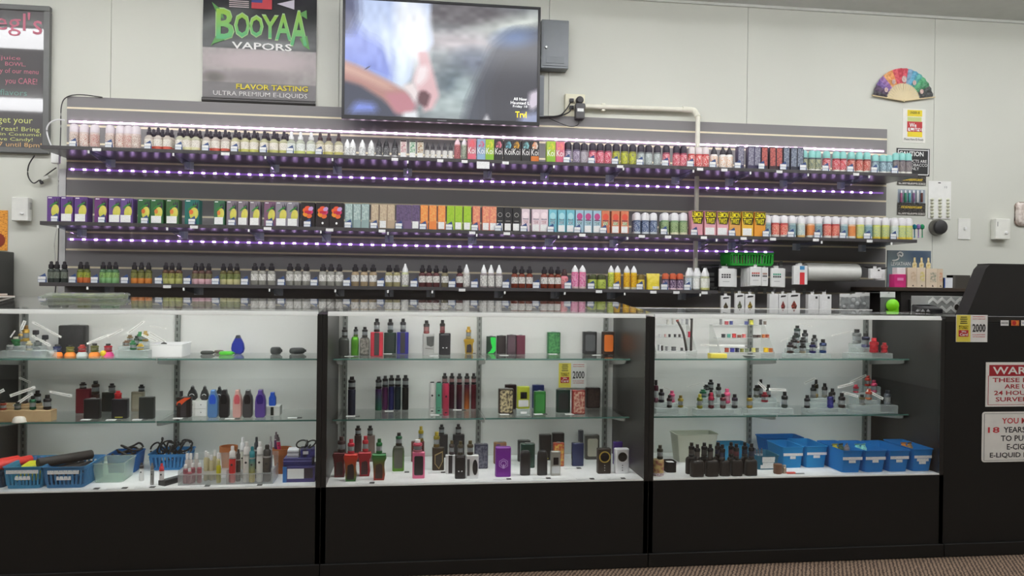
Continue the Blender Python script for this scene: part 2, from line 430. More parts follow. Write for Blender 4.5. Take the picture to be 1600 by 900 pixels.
# ================================================================== display cases
CH, CDP, ZD = .965, .475, .334
BLACK = M((26, 25, 24), .5, scale=12, spec=.4)
SIDE = M((38, 37, 36), .32, scale=6)
BACKW = M((232, 232, 228), .55, scale=3)
RIM = M((236, 237, 234), .35)
STEEL = M((170, 172, 170), .35, .7)
UPR = M((132, 136, 132), .4, .4)
GLASS = M((253, 254, 254), .0, kind='glass')
GTOP = M((253, 254, 254), .0, kind='glass', scale=2.1)
GSHELF = M((251, 254, 253), .02, kind='glass')
GEDGE = M((96, 140, 130), .15, kind='clear', c2=(88, 128, 118), scale=.75)
RISE = .028
RIMT = M((246, 247, 244), .5, kind='transl', scale=.1)
ADDEDLAMP = M((255, 254, 250), .4, kind='emit', scale=27.0)  # glow of the lamp added in each case to brighten its inside
def display_case(label, xc, RISE=RISE, hw=.61):
    t = root('display_case', label, 'display case', (xc, 0, 0))
    def p(name, g, m, par=None, lab=None): return part(name, mesh(name, g, m), par or t, label=lab)
    p('base', shift(g_box(2*hw-.002, CDP+.02, ZD-.0055, 0, .001), 0, (CDP+.02)/2, .0), BLACK)
    p('kick_rail', shift(g_box(2*hw-.004, .012, .05, 0, .001), 0, -.004, .002), BLACK)
    p('deck', shift(g_box(2*hw-.038, CDP-.002, .005), 0, CDP/2, ZD-.005), WHITE)
    for s in (-1, 1):
        o = [(0, 0), (0, CH-.012), (CDP+.02, CH-.012+RISE), (CDP+.02, 0)]
        g = loft([[(s*(hw-.0185), y, z) for y, z in o], [(s*(hw-.0005), y, z) for y, z in o]])
        p('side_panel', g, SIDE)
    p('back_panel', shift(g_box(2*hw-.038, .012, CH-ZD+.01), 0, CDP+.008, ZD), BACKW)
    p('front_glass', shift(g_box(2*hw-.038, .005, CH-ZD-.014), 0, .006, ZD), GLASS)
    o = [(.014, -.001), (-.002, -.001), (-.002, .004), (.0045, .015), (.014, .015)]
    p('front_rim', shift(loft([[(-hw+.018, y, z) for y, z in o], [(hw-.018, y, z) for y, z in o]]), 0, 0, CH-.0165), RIMT)
    lf = p('added_fixture', shift(g_box(2*hw-.06, .022, .004), 0, .026, CH-.006), RIM)  # added fixture and tube, hidden behind the rim, to lift the interior light
    part('added_lamp_tube', mesh('added_lamp_tube', g_tube([(-hw+.05, .026, CH-.0125), (hw-.05, .026, CH-.0125)], .0055, 10), ADDEDLAMP), lf)
    p('rear_rail', shift(g_box(2*hw-.036, .016, .012, 0, .001), 0, CDP+.006, CH-.016+RISE), RIM)
    a = math.atan2(RISE, CDP)
    p('top_glass', shift(g_box(2*hw-.004, CDP+.03, .006), 0, CDP/2+.003, CH-.0005+RISE/2, rx=a), GTOP)
    for x in (-hw+.045, 0, hw-.055):
        up = p('upright', shift(g_box(.020, .012, CH-ZD-.004), x, CDP-.006, ZD), UPR)
        sl = join(*[shift(g_box(.006, .002, .014), x, CDP-.0125, ZD+.01+k*.026) for k in range(23)])
        s_ = part('slots', mesh('slots', sl, M((72, 74, 72), .6)), up); s_['kind'] = 'stuff'
    for zs in (.775, .540):
        for k, (a0, a1) in enumerate(((-hw+.021, -.003), (.003, hw-.021))):
            g = part('glass_shelf', mesh('glass_shelf', shift(g_box(a1-a0, .262, .006), (a0+a1)/2, .2+.131, zs-.006), GSHELF), t)
            part('polished_edge', mesh('polished_edge', shift(g_box(a1-a0, .002, .006), (a0+a1)/2, .1985, zs-.006), GEDGE), g)
        for x in (-hw+.035, 0, hw-.035):
            y0, y1 = .215, CDP-.01
            o = [(y1, zs-.008), (y0, zs-.008), (y0, zs-.020), (y0+.03, zs-.026), (y1, zs-.050)]
            b = p('bracket', loft([[(x-.002, y, z) for y, z in o], [(x+.002, y, z) for y, z in o]]), STEEL)
            part('rest', mesh('rest', shift(g_box(.022, .02, .0025), x, y0+.01, zs-.0085), STEEL), b)
    return t
display_case('black-framed glass display case at left with baskets on its deck', -1.2375, hw=.6275)
display_case('middle glass display case holding rows of vape mods', 0.0)
display_case('right glass display case with blue tubs on its deck', 1.22, .003)
# ================================================================== bottles and boxes on the wall shelves
def add_parts(t, specs):
    """specs: (name, mesh, loc[, subparts])"""
    for s in specs:
        o = part(s[0], s[1], t, s[2])
        for q in (s[3] if len(s) > 3 else ()): part(q[0], q[1], o, q[2])
def bottle_parts(kind, w, h, body, label, cap, base=None, ink=(60, 50, 50), clear=False):
    w = round(w, 3); h = round(h, 3); r = w/2
    bm = M(body, .25, kind='clear', c2=body, scale=.55) if clear else M(body, .3)
    cm = M(cap, .45)
    if kind == 'chub':
        prof = [(r*.9, 0), (r, h*.03), (r, h*.6), (r*.93, h*.64), (r*.6, h*.67)]
        cp = [(r*.98, 0), (r, h*.02), (r*.97, h*.2), (r*.86, h*.30), (r*.5, h*.345), (r*.15, h*.36)]; cz = .64*h; lb = (.06, .56)
    elif kind == 'drop':
        prof = [(r*.9, 0), (r, h*.03), (r, h*.48), (r*.9, h*.55), (r*.45, h*.63), (r*.45, h*.66)]
        cp = [(r*.58, 0), (r*.6, h*.01), (r*.56, h*.13), (r*.36, h*.15), (r*.36, h*.26), (r*.3, h*.32), (r*.14, h*.345)]; cz = .65*h; lb = (.1, .46)
    elif kind == 'uni':
        prof = [(r*.9, 0), (r, h*.03), (r, h*.55), (r*.85, h*.61), (r*.5, h*.64)]
        cp = [(r*.82, 0), (r*.84, h*.02), (r*.78, h*.12), (r*.5, h*.22), (r*.3, h*.3), (r*.2, h*.37)]; cz = .62*h; lb = (.06, .52)
    elif kind == 'tall':
        prof = [(r*.9, 0), (r, h*.02), (r, h*.66), (r*.9, h*.7), (r*.5, h*.72)]
        cp = [(r*.92, 0), (r*.95, h*.02), (r*.9, h*.1), (r*.55, h*.19), (r*.3, h*.25), (r*.15, h*.29)]; cz = .7*h; lb = (.04, .64)
    else:   # short jar like bottle with rubber bulb cap
        prof = [(r*.92, 0), (r, h*.03), (r, h*.54), (r*.9, h*.6), (r*.55, h*.66), (r*.55, h*.69)]
        cp = [(r*.78, 0), (r*.8, h*.01), (r*.76, h*.17), (r*.5, h*.2), (r*.46, h*.3), (r*.26, h*.33)]; cz = .67*h; lb = (.2, .5)
    out = [('body', mk('body', bm, lathe, prof, 14), (0, 0, 0)), ('cap', mk('cap', cm, lathe, cp, 12), (0, 0, cz))]
    lm = M(label, .5, kind='print', c2=ink, scale=110) if ink else M(label, .5)
    out.append(('label', mk('label', lm, lathe, [(r*1.0, lb[0]*h), (r*1.03, lb[0]*h), (r*1.03, lb[1]*h), (r*1.0, lb[1]*h)], 14), (0, 0, 0)))
    if base:
        out.append(('base_band', mk('base_band', M(base, .4), lathe, [(r*.95, 0), (r*1.045, h*.02), (r*1.045, lb[0]*h+h*.05), (r, lb[0]*h+h*.05)], 14), (0, 0, 0)))
    return out
def plate(name, out, mat, y, par_y=0.0006):
    return (name, mk(name, mat, g_prism, [(round(a, 4), round(b, 4)) for a, b in out], .0006), (0, y, 0))
INFO = M((246, 246, 244), .55, kind='print', c2=(206, 206, 206), scale=230)
def box_parts(style, w, d, h, c, c2=None, c3=None, info=True):
    w = round(w, 3); d = round(d, 3); h = round(h, 3); y = -d/2
    out = [('carton', mk('carton', M(c, .4), g_box, w, d, h, 0.0, .0008), (0, 0, 0))]
    if style == 'fruit':
        out.append(plate('fruit', ell(w*.62, h*.5, 14, w*.14, h*.44, -.12), M((204, 202, 84), .4, kind='art', c2=(222, 210, 104), scale=40), y-.0004))
        out.append(plate('leaf', [(-w*.28, h*.62), (-w*.05, h*.72), (w*.3, h*.8), (w*.34, h*.76), (0, h*.66), (-w*.3, h*.57)], M((62, 140, 60), .4), y-.0009))
        out.append(plate('crown', [(w*.02, h*.7), (w*.1, h*.9), (w*.17, h*.76), (w*.26, h*.96), (w*.32, h*.78), (w*.43, h*.97), (w*.45, h*.66), (w*.3, h*.62)], M((56, 50, 66), .5), y-.0002))
        out.append(plate('brand_strip', rect(-w*.42, -w*.12, h*.93, h*.965), WHITE, y-.0004))
        if c3: out.append(plate('blush', ell(w*.3, h*.2, 10, -w*.05, h*.5), M(c3, .5), y-.0012))
    elif style == 'flower':
        for (a, b, s, col) in ((-.12, .66, .46, (236, 110, 40)), (.16, .6, .42, (212, 70, 120)), (0, .76, .4, (235, 90, 60)), (.22, .74, .34, (196, 160, 210)), (-.18, .5, .34, (240, 150, 50)), (.12, .44, .34, (230, 110, 60))):
            out.append(plate('petal', ell(w*s*1.2, h*s*.5, 9, w*a, h*b, a*3), M(col, .45), y-.0004-.0003*len(out)))
        out.append(plate('name_frame', rect(-w*.22, w*.24, h*.56, h*.66), M((200, 40, 70), .5), y-.0034))
        out.append(plate('drop', ell(w*.16, h*.1, 10, 0, h*.17), WHITE, y-.0005))
    elif style == 'thin':
        out.append(plate('artwork', rect(-w*.42, w*.42, h*.34, h*.97), M(c, .45, kind='art', c2=c2, scale=110), y-.0004))
    elif style == 'seal':
        out.append(plate('seal', ell(w*.6, w*.6, 16, 0, h*.68), M((176, 176, 170), .4), y-.0004))
        out.append(plate('seal_face', ell(w*.46, w*.46, 16, 0, h*.68), M((50, 50, 50), .4), y-.0008))
        out.append(plate('name_line', rect(-w*.3, w*.3, h*.4, h*.44), M((140, 140, 136), .5), y-.0004))
    elif style == 'face':
        out.append(plate('head_panel', ell(w*.74, h*.3, 14, 0, h*.72), M(c2, .45), y-.0004))
        out.append(plate('name_line', rect(-w*.36, w*.36, h*.53, h*.58), M((70, 70, 90), .5, kind='print', c2=c2, scale=150), y-.0004))
        out.append(plate('flavour_panel', rect(-w*.3, w*.3, h*.36, h*.5), M(c3 or c2, .5, kind='print', c2=(250, 250, 250), scale=120), y-.0004))
    elif style == 'koi':
        out.append(plate('flame', [(-w*.3, h*.62), (-w*.34, h*.78), (-w*.1, h*.94), (w*.2, h*.92), (w*.36, h*.76), (w*.24, h*.6)], M(c2, .45, kind='art', c2=c3 or c2, scale=60), y-.0004))
        out.append(('lettering', text('Koi', w*.86, h*.3, WHITE), (0, y-.0012, h*.44)))
        out.append(plate('foot_panel', rect(-w*.46, w*.46, .002, h*.26), M(c3 or c, .45), y-.0004))
    elif style == 'twist':
        out.append(plate('splash', [(-w*.5, h*.98), (w*.5, h*.99), (w*.52, h*.72), (w*.4, h*.46), (-w*.34, h*.48), (-w*.46, h*.72)], M((30, 26, 16), .5), y-.0012))
        out.append(('lettering', text('LEMON', w*.9, h*.22, M((250, 232, 30), .5), bold=True), (0, y-.002, h*.85)))
        out.append(('lettering', text('TWIST', w*.74, h*.22, M((250, 232, 30), .5), bold=True), (0, y-.002, h*.6)))
    elif style == 'small':
        out.append(plate('artwork', rect(-w*.4, w*.4, h*.3, h*.88), M(c, .45, kind='art', c2=c2, scale=150), y-.0004))
        out.append(plate('top_band', rect(-w*.48, w*.48, h*.9, h*.99), M(c3 or c2, .5), y-.0004))
    elif style == 'ornate':
        out.append(plate('artwork', rect(-w*.4, w*.4, h*.16, h*.95), M(c2, .45, kind='art', c2=c3, scale=130), y-.0004))
    if info:
        out.append(plate('info_label', rect(-w*.45, w*.36, h*.03, h*(.32 if style != 'small' else .27)), INFO, y-.0016))
    return out
CARDB = M((62, 84, 134), .4)
def price_card(X, Y, z, label, w=.034, h=.036):
    t = root('price_card', label, 'price card', (X, Y, z), random.uniform(-.1, .1), 'blue and white price cards on the wall shelves')
    part('card', mk('card', CARDB, g_prism, [(w*.5, .0), (w*.46, h*.55), (w*.3, h*1.0), (w*.06, h*.86), (-w*.2, h*.72), (-w*.5, h*.62), (-w*.5, 0.0)], .0015), t)
    part('price_label', mk('price_label', INFO, g_box, w*.86, .001, h*.3), t, (-w*.04, -.0016, h*.33))
    part('lower_label', mk('lower_label', M((222, 226, 232), .5), g_box, w*.8, .001, h*.27), t, (-w*.06, -.0016, h*.02))
    return t
PLACE = ('on the top wall shelf', 'on the middle wall shelf', 'on the lowest wall shelf')
def seg(sh, kind, desc, xs, wpx, hpx, spec, tags=(), cat='bottle', rear=None, name=None, yrow=.0):
    z = SZ[sh]; n = len(xs); grp = desc
    for i, px in enumerate(xs):
        Y = SF+.045+yrow
        X = x_on(px, Y, z); s = mpp((X, Y, z)); w = wpx*s; h = hpx*s
        sp = spec[i % len(spec)] if isinstance(spec, list) else spec
        lab = which(i, n)+desc
        if cat == 'box':
            d = max(w*.9, .03) if 'd' not in sp else sp['d']
            k = {a: b for a, b in sp.items() if a not in ('d', 'style')}
            t = root(name or 'flavour_box', lab, 'box', (X, SF+.018+d/2+yrow, z), random.uniform(-.03, .03), grp)
            if kind != 'pouch': add_parts(t, box_parts(kind, w, d, h, **k))
        else:
            t = root(name or 'liquid_bottle', lab, 'bottle', (X, Y, z), random.uniform(-.4, .4), grp)
            add_parts(t, bottle_parts(kind, w, h, **sp))
        if rear and i < rear:
            t2 = root(name or 'liquid_bottle', 'rear-row '+which(i, min(rear, n))+desc, 'bottle', (X+.006, Y+w*1.15, z), 0, grp+' in the rear')
            add_parts(t2, bottle_parts(kind, w, h, **sp))
        if i in tags:
            price_card(x_on(px-1.5, SF+.012, z), SF+.009, z, 'price card before the %s%s' % ((which(i, n) if len(tags) > 1 else ''), desc), w=11.5*s, h=13*s)
B = dict
# ---- top shelf
frost = (232, 222, 228)
seg(0, 'chub', 'frost-capped brown-print bottles, left end of top shelf', [116, 131.6, 148, 172, 188, 200.6, 212.5], 14, 37,
    [B(body=(214, 196, 190), label=(226, 214, 204), cap=frost, ink=(150, 104, 92)), B(body=(214, 196, 190), label=(232, 222, 212), cap=frost, ink=(176, 84, 70)), B(body=(214, 196, 190), label=(216, 196, 186), cap=frost, ink=(186, 96, 90))], (0, 3))
dk = (54, 46, 58)
wl = dict(label=(240, 234, 224), cap=dk, ink=(190, 182, 170), clear=True)
seg(0, 'drop', 'red-based dropper bottles, first red group on the top shelf', [233, 247, 261.6], 13.5, 36, B(body=(236, 226, 216), base=(206, 92, 74), **wl), (0,), rear=3)
seg(0, 'drop', 'pale cream dropper bottles between the two red-based groups', [281, 292.5, 306], 13.5, 36, B(body=(232, 230, 206), base=(226, 222, 176), **wl), (0,), rear=3)
seg(0, 'drop', 'red-based dropper bottles, second red group on the top shelf', [323, 337, 352], 13.5, 36, B(body=(236, 226, 216), base=(206, 92, 74), **wl), (0,), rear=3)
seg(0, 'drop', 'yellow-based dropper bottles right of the red-based groups', [368, 383, 397], 13.5, 36, B(body=(234, 230, 190), base=(206, 204, 110), **wl), (0,), rear=3)
seg(0, 'drop', 'cream and olive dropper bottles left of the white-capped ones', [413, 428, 443.6], 14, 36, B(body=(228, 226, 190), base=(198, 196, 120), **wl), (0,), rear=3)
seg(0, 'drop', 'white-capped dropper bottles on the top shelf', [455, 469.4, 486], 14, 36, B(body=(226, 230, 214), label=(238, 240, 236), cap=(244, 244, 246), ink=(180, 186, 180), base=(206, 214, 130), clear=True), (0,))
seg(0, 'drop', 'amber-capped dropper bottles right of the white-capped ones', [500, 513.6, 529], 13.5, 36, B(body=(226, 220, 190), base=(196, 188, 112), label=(238, 232, 214), cap=(74, 54, 60), ink=(170, 160, 150), clear=True), (0,))
seg(0, 'uni', 'small all-white bottles with pointed caps on the top shelf', [542.4, 551, 566, 580], 10, 27, B(body=(236, 236, 234), label=(238, 238, 236), cap=(240, 240, 240), ink=(140, 140, 140)))
seg(0, 'uni', 'small all-black bottles with pointed caps on the top shelf', [592, 603.4, 617], 10, 29, B(body=(52, 50, 54), label=(70, 68, 72), cap=(46, 44, 48), base=(222, 222, 220), ink=(160, 160, 160)))
seg(0, 'small', 'narrow white cartons with pink, green and brown print', [630.4, 644.4, 656.4], 9.5, 27, [B(c=(226, 214, 208), c2=(190, 130, 140), c3=(60, 44, 46)), B(c=(224, 226, 214), c2=(74, 150, 106), c3=(52, 60, 50)), B(c=(222, 216, 200), c2=(160, 120, 84), c3=(60, 48, 40))], cat='box', name='flavour_carton')
seg(0, 'uni', 'slim black-capped bottles with white labels on the top shelf', [667, 676, 685.4, 695, 704], 7.5, 26, B(body=(84, 80, 84), label=(240, 238, 234), cap=(58, 54, 60), ink=(190, 186, 180)))
seg(0, 'tall', 'pink bottle with a pale pink cap left of the fish-named boxes', [714.4], 9.5, 34, B(body=(198, 132, 132), label=(190, 116, 118), cap=(240, 206, 214), ink=(120, 50, 60)))
seg(0, 'tall', 'grey-green clear bottle with a white cap beside the pink bottle', [725.3], 9.5, 34, B(body=(186, 192, 176), label=(178, 188, 168), cap=(240, 236, 240), ink=(70, 76, 70)))
koi = [((206, 120, 132), (226, 100, 104), (226, 112, 130)), ((150, 172, 200), (206, 90, 116), (150, 182, 210)), ((166, 198, 64), (226, 214, 70), (140, 190, 60)),
       ((58, 54, 56), (232, 128, 148), (52, 50, 52)), ((58, 54, 56), (118, 190, 206), (52, 50, 52)), ((58, 54, 56), (232, 172, 60), (52, 50, 52)), ((58, 54, 56), (140, 200, 204), (52, 50, 52)), ((58, 54, 56), (222, 214, 204), (214, 120, 50))]
kn = ['pink', 'blue', 'lime green', 'black with pink flame', 'black with blue flame', 'black with orange flame', 'black with teal flame', 'black and orange']
for (c, c2, c3), nm, px in zip(koi, kn, [736.6, 751, 764.4, 778, 793, 805.6, 820.4, 834.4]):
    seg(0, 'koi', '%s carton lettered Koi, left of the shelf gap' % nm, [px], 13.2, 32.5, B(c=c, c2=c2, c3=c3, info=False), cat='box', name='flavour_carton')
seg(0, 'koi', 'lime green carton lettered Koi, right of the shelf gap', [859.4], 13.4, 32.5, B(c=(176, 204, 70), c2=(226, 214, 70), c3=(150, 196, 66), info=False), cat='box', name='flavour_carton')
seg(0, 'koi', 'pink carton lettered Koi, right of the shelf gap', [873.6], 13.4, 32.5, B(c=(224, 122, 140), c2=(240, 150, 130), c3=(226, 110, 140), info=False), cat='box', name='flavour_carton')
bk = (58, 50, 64)
seg(0, 'chub', 'black-capped lilac-label bottles right of the Koi cartons', [887, 900.4], 11.5, 34, B(body=(96, 84, 110), label=(140, 124, 150), cap=bk, ink=(220, 214, 226)), (0,))
seg(0, 'chub', 'black-capped bottle with a pale grey label', [912.4], 11.5, 33, B(body=(120, 112, 120), label=(190, 184, 190), cap=bk, ink=(140, 130, 140)))
seg(0, 'chub', 'black-capped raspberry-label bottles left of the yellow ones', [925.6, 937.4, 949.6], 11.5, 33.5, B(body=(150, 60, 84), label=(212, 74, 104), cap=bk, ink=(246, 210, 216)), (0,))
seg(0, 'chub', 'black-capped lemon-yellow-label bottles', [962.4, 975.6, 988], 11.5, 33.5, B(body=(140, 140, 50), label=(206, 210, 60), cap=bk, ink=(90, 80, 120)), (0,))
seg(0, 'chub', 'black-capped grey-green-label bottles right of the yellow ones', [1001, 1013, 1026.7], 11.5, 33.5, B(body=(120, 124, 124), label=(164, 172, 170), cap=bk, ink=(214, 220, 220)), (0,))
seg(0, 'chub', 'black-capped rose-label bottles left of the white conduit', [1040.7, 1056.5, 1067.4], 11.5, 34, B(body=(150, 60, 84), label=(206, 80, 100), cap=bk, ink=(246, 214, 216)), (0,))
seg(0, 'chub', 'frost-capped red bottles beside the white conduit', [1080, 1091.6, 1102], 11.5, 33, B(body=(190, 60, 60), label=(214, 72, 72), cap=(232, 222, 222), ink=(250, 236, 230)), (0,))
seg(0, 'uni', 'black-capped white bottles with an orange emblem', [1115, 1129, 1139], 12, 35, B(body=(236, 232, 228), label=(240, 236, 230), cap=(52, 46, 54), ink=(226, 150, 60)), (0,))
seg(0, 'ornate', 'dark lilac ornate cartons on the top shelf', [1154, 1170, 1180], 10.5, 35, B(c=(70, 64, 92), c2=(110, 106, 126), c3=(160, 158, 172), info=False), (0,), cat='box', name='flavour_carton')
seg(0, 'ornate', 'dark coral ornate cartons on the top shelf', [1191, 1203.5, 1214], 10.5, 35, B(c=(66, 50, 56), c2=(208, 110, 100), c3=(150, 80, 80), info=False), (0,), cat='box', name='flavour_carton')
seg(0, 'ornate', 'dark slate ornate cartons left of the teal-capped bottles', [1225, 1236.5, 1246.5], 10.5, 35.5, B(c=(56, 56, 68), c2=(96, 104, 122), c3=(150, 158, 172), info=False), (0,), cat='box', name='flavour_carton')
tl = (150, 212, 206)
def teal(b, l, i): return B(body=b, label=l, cap=tl, base=(238, 236, 228), ink=i)
seg(0, 'chub', 'teal-capped bottles with dark leafy labels', [1256, 1268, 1277], 11, 33, teal((70, 84, 90), (120, 130, 120), (214, 210, 160)), (0,))
seg(0, 'chub', 'teal-capped bottles with red berry labels', [1291, 1306, 1316.5], 11.5, 33, teal((150, 60, 70), (206, 70, 80), (244, 214, 214)), (0,))
seg(0, 'chub', 'teal-capped bottles with brick red labels', [1329.6, 1342, 1354], 11.5, 33, teal((140, 70, 66), (196, 84, 76), (236, 206, 190)), (0,))
seg(0, 'chub', 'teal-capped bottles with pale blue labels', [1367, 1379, 1388.6], 11, 30, teal((110, 126, 140), (170, 196, 206), (60, 74, 90)), (0,))
seg(0, 'chub', 'teal-capped brown-grey-label bottles at the right shelf end', [1399, 1408.6, 1418.5], 11, 34, teal((100, 96, 104), (150, 140, 138), (90, 84, 100)), (0,))

# ---- middle shelf
pv, gr_, gy = (104, 70, 138), (56, 104, 62), (136, 124, 134)
def F(c, c3=None, info=True): return B(c=c, c2=(220, 208, 70), c3=c3, d=.062, info=info)
seg(1, 'fruit', 'violet pineapple-art boxes at the left shelf end', [87.5, 108.5, 130], 18.5, 39, [F(pv, info=False), F(pv), F(pv)], (0,), cat='box')
seg(1, 'fruit', 'plum and violet pineapple-art boxes, second group from left', [161, 183, 200.5], 18.5, 38.5, [F((112, 62, 120), info=False), F((110, 84, 142)), F((108, 82, 142))], (0,), cat='box')
seg(1, 'fruit', 'green pineapple-art boxes left of the shelf gap', [228, 248, 271.5], 18.5, 38, [F(gr_, (220, 120, 60), False), F(gr_, (226, 140, 70)), F((70, 108, 66), (226, 140, 70))], (0,), cat='box')
seg(1, 'fruit', 'single blue-green pineapple-art box between two gaps', [302], 21, 38.5, F((44, 112, 104), (226, 120, 60), False), (0,), cat='box')
seg(1, 'fruit', 'single green pineapple-art box right of the wide gap', [344.7], 16, 38, F((64, 112, 80), (226, 130, 60)), cat='box')
seg(1, 'fruit', 'grey-mauve pineapple-art boxes', [364, 381.6, 399.5], 15.5, 38, [F(gy, None, False), F(gy), F(gy)], (0,), cat='box')
seg(1, 'fruit', 'mauve pineapple-art boxes left of the black flower boxes', [422.8, 441, 459], 17, 38, [F((128, 92, 116), None, False), F((146, 140, 150)), F((146, 140, 150))], (0,), cat='box')
seg(1, 'flower', 'black boxes with orange and pink flower burst', [482, 505, 526.3], 20.5, 38, B(c=(48, 42, 44), d=.05, info=False), (0,), cat='box')
def thin(desc, xs, c, c2, w=11.6, h=37.5, tags=(0,), infos=(0, 1, 1)):
    seg(1, 'thin', desc, xs, w, h, [B(c=c, c2=c2, info=bool(k)) for k in infos], tags, cat='box', name='flavour_carton')
thin('slim mint-grey cartons right of the flower boxes', [545.6, 558, 571], (150, 172, 170), (190, 206, 200), infos=(0, 0, 0))
thin('slim tan cartons with rosy print', [586, 599, 611], (186, 164, 140), (206, 190, 160), infos=(0, 1, 0))
thin('slim dusky purple cartons', [625, 637, 649.5], (118, 98, 132), (86, 72, 104), infos=(0, 0, 1))
thin('slim bright orange cartons', [662.6, 675.8, 689.5], (236, 140, 76), (240, 176, 100), infos=(0, 0, 1))
thin('slim lime green cartons', [703.5, 716, 729.3], (172, 204, 64), (150, 196, 50))
thin('slim salmon cartons', [743.3, 758.3, 769.6], (226, 130, 112), (240, 176, 130))
seg(1, 'seal', 'slim black cartons with a silver seal', [780, 792.5, 805.6], 11.6, 37, B(c=(52, 50, 52)), (0,), cat='box', name='flavour_carton')
def face(desc, xs, c, c2, c3):
    seg(1, 'face', desc, xs, 12.4, 35, [B(c=c, c2=c2, c3=c3, info=False), B(c=c, c2=c2, c3=c3), B(c=c, c2=c2, c3=c3)], (0,), cat='box', name='flavour_carton')
face('pale pink candy cartons', [820, 836, 848.5], (230, 210, 216), (244, 226, 230), (190, 140, 150))
face('turquoise candy cartons', [862, 876, 889.5], (120, 190, 204), (170, 218, 224), (50, 120, 140))
face('sky blue candy cartons with magenta art', [903.5, 917, 931], (164, 196, 212), (196, 84, 140), (60, 130, 140))
face('orange and green candy cartons', [944, 959.6, 973.7], (216, 130, 96), (226, 90, 70), (130, 150, 80))
wc = (236, 234, 236)
seg(1, 'chub', 'white-capped navy-label bottles', [994.7, 1008, 1020.7], 11.8, 34, B(body=(90, 104, 130), label=(74, 92, 130), cap=wc, base=(214, 220, 224), ink=(200, 210, 224)), rear=3)
seg(1, 'chub', 'white-capped green-label bottles left of the Lemon Twist boxes', [1038.6, 1053.5, 1067.5], 12.5, 35, B(body=(120, 150, 110), label=(170, 190, 140), cap=wc, base=(236, 232, 200), ink=(60, 90, 60)), (0,), rear=3)
for (px, c, nm, inf) in ((1086, (226, 160, 170), 'pink box lettered Lemon Twist at the left of six', 0), (1106.5, (230, 170, 178), 'pink box lettered Lemon Twist, second of six', 1), (1126, (230, 170, 178), 'pink box lettered Lemon Twist, third of six', 1),
                         (1145, (226, 166, 90), 'orange box lettered Lemon Twist, fourth of six', 0), (1164.6, (240, 190, 70), 'orange box lettered Lemon Twist, fifth of six', 1), (1183.5, (236, 160, 60), 'orange box lettered Lemon Twist at the right of six', 0)):
    seg(1, 'twist', nm, [px], 18, 38, B(c=c, d=.045, info=bool(inf)), (0,) if px in (1086, 1145) else (), cat='box')
def wcap(desc, xs, specs, tags=(0,), w=12.2, h=34.5):
    seg(1, 'chub', desc, xs, w, h, [B(body=b, label=l, cap=wc, base=bs, ink=i) for b, l, bs, i in specs], tags, rear=len(xs))
red = ((190, 80, 76), (214, 78, 74), (236, 226, 220), (250, 220, 190))
tea = ((170, 190, 190), (150, 180, 186), (222, 230, 232), (60, 100, 110))
ora = ((226, 190, 160), (232, 160, 90), (240, 238, 230), (206, 60, 50))
wht = ((214, 218, 206), (220, 226, 214), (232, 196, 130), (120, 160, 180))
lim = ((206, 210, 110), (214, 216, 130), (232, 206, 80), (90, 150, 160))
wcap('white-capped bottles, red-label group right of Lemon Twist', [1198, 1211, 1224.6], [tea, red, red])
wcap('white-capped bottles with pale watery labels', [1237, 1251.4], [tea, wht])
wcap('white-capped bottles with orange and teal labels', [1266.3, 1278], [ora, tea], (1,))
wcap('white-capped bottles with cherry red labels', [1292, 1305], [red, red], ())
wcap('white-capped bottles with teal and coral labels', [1318, 1330], [tea, ora])
wcap('white-capped bottles with lime labels', [1343.5, 1356, 1369], [lim, tea, lim], (1,))
wcap('white-capped yellow-based bottles at the right shelf end', [1383, 1397, 1408.4, 1419], [lim, wht, lim, lim], (1,))

# ---- lowest shelf
sb = (44, 40, 44)
def short(desc, xs, body, label, base=None, tags=(), ink=(70, 70, 60), w=10.2, h=33, cap=sb):
    seg(2, 'short', desc, xs, w, h, B(body=body, label=label, cap=cap, base=base, ink=ink, clear=True), tags)
z3 = SZ[2]
def lone_card(px, label, w=12):
    X = x_on(px, SF+.012, z3); s = mpp((X, SF, z3)); price_card(X, SF+.012, z3, label, w*s, 14.5*s)
lone_card(66, 'blue and white price card at the left end of the lowest shelf', 13)
short('dark clear bottles with grey-green labels at the left end', [80, 89, 100.5], (90, 96, 92), (120, 128, 116))
lone_card(113.7, 'white price card between grey-green and orange-green bottles')
short('green-topped orange-based bottles, first pair', [126, 135.6], (120, 130, 70), (170, 180, 60), (218, 120, 70))
lone_card(148, 'white price card right of the first orange-green pair')
short('mint green bottles on the lowest shelf', [161, 170.7, 180.5], (110, 150, 110), (150, 196, 110), (140, 190, 130))
lone_card(195, 'white price card right of the mint green bottles')
short('green-topped orange-based bottles, group of three', [210, 220.7, 232], (120, 120, 70), (140, 140, 70), (222, 140, 70))
lone_card(248, 'white price card right of the orange-green group of three')
short('olive bottles with pale yellow bases', [259, 268.5, 279.5], (120, 90, 70), (156, 158, 80), (190, 190, 120))
lone_card(292.6, 'white price card left of the pink-based bottles')
short('olive bottles with pale pink bases', [305.5, 315, 326], (120, 90, 84), (130, 120, 84), (222, 180, 188))
lone_card(337, 'white price card right of the pink-based bottles')
short('olive bottles with cream bases', [349, 359.6, 370], (130, 120, 80), (132, 142, 80), (206, 200, 150))
CL = (196, 194, 184); WH = (236, 234, 228)
lone_card(382.5, 'blue price card left of the first white-label trio', 12)
def clr(desc, xs, body=CL, w=12): short(desc, xs, body, WH, None, (), (120, 116, 112), w, 34)
clr('clear white-label bottles, first trio on the lowest shelf', [398, 410, 424])
lone_card(439.5, 'blue and white price card before the second white-label trio')
clr('clear white-label bottles, second trio on the lowest shelf', [453, 465.5, 478.6])
lone_card(491, 'blue price card before the third white-label trio')
clr('clear white-label bottles, third trio on the lowest shelf', [504.4, 517, 530])
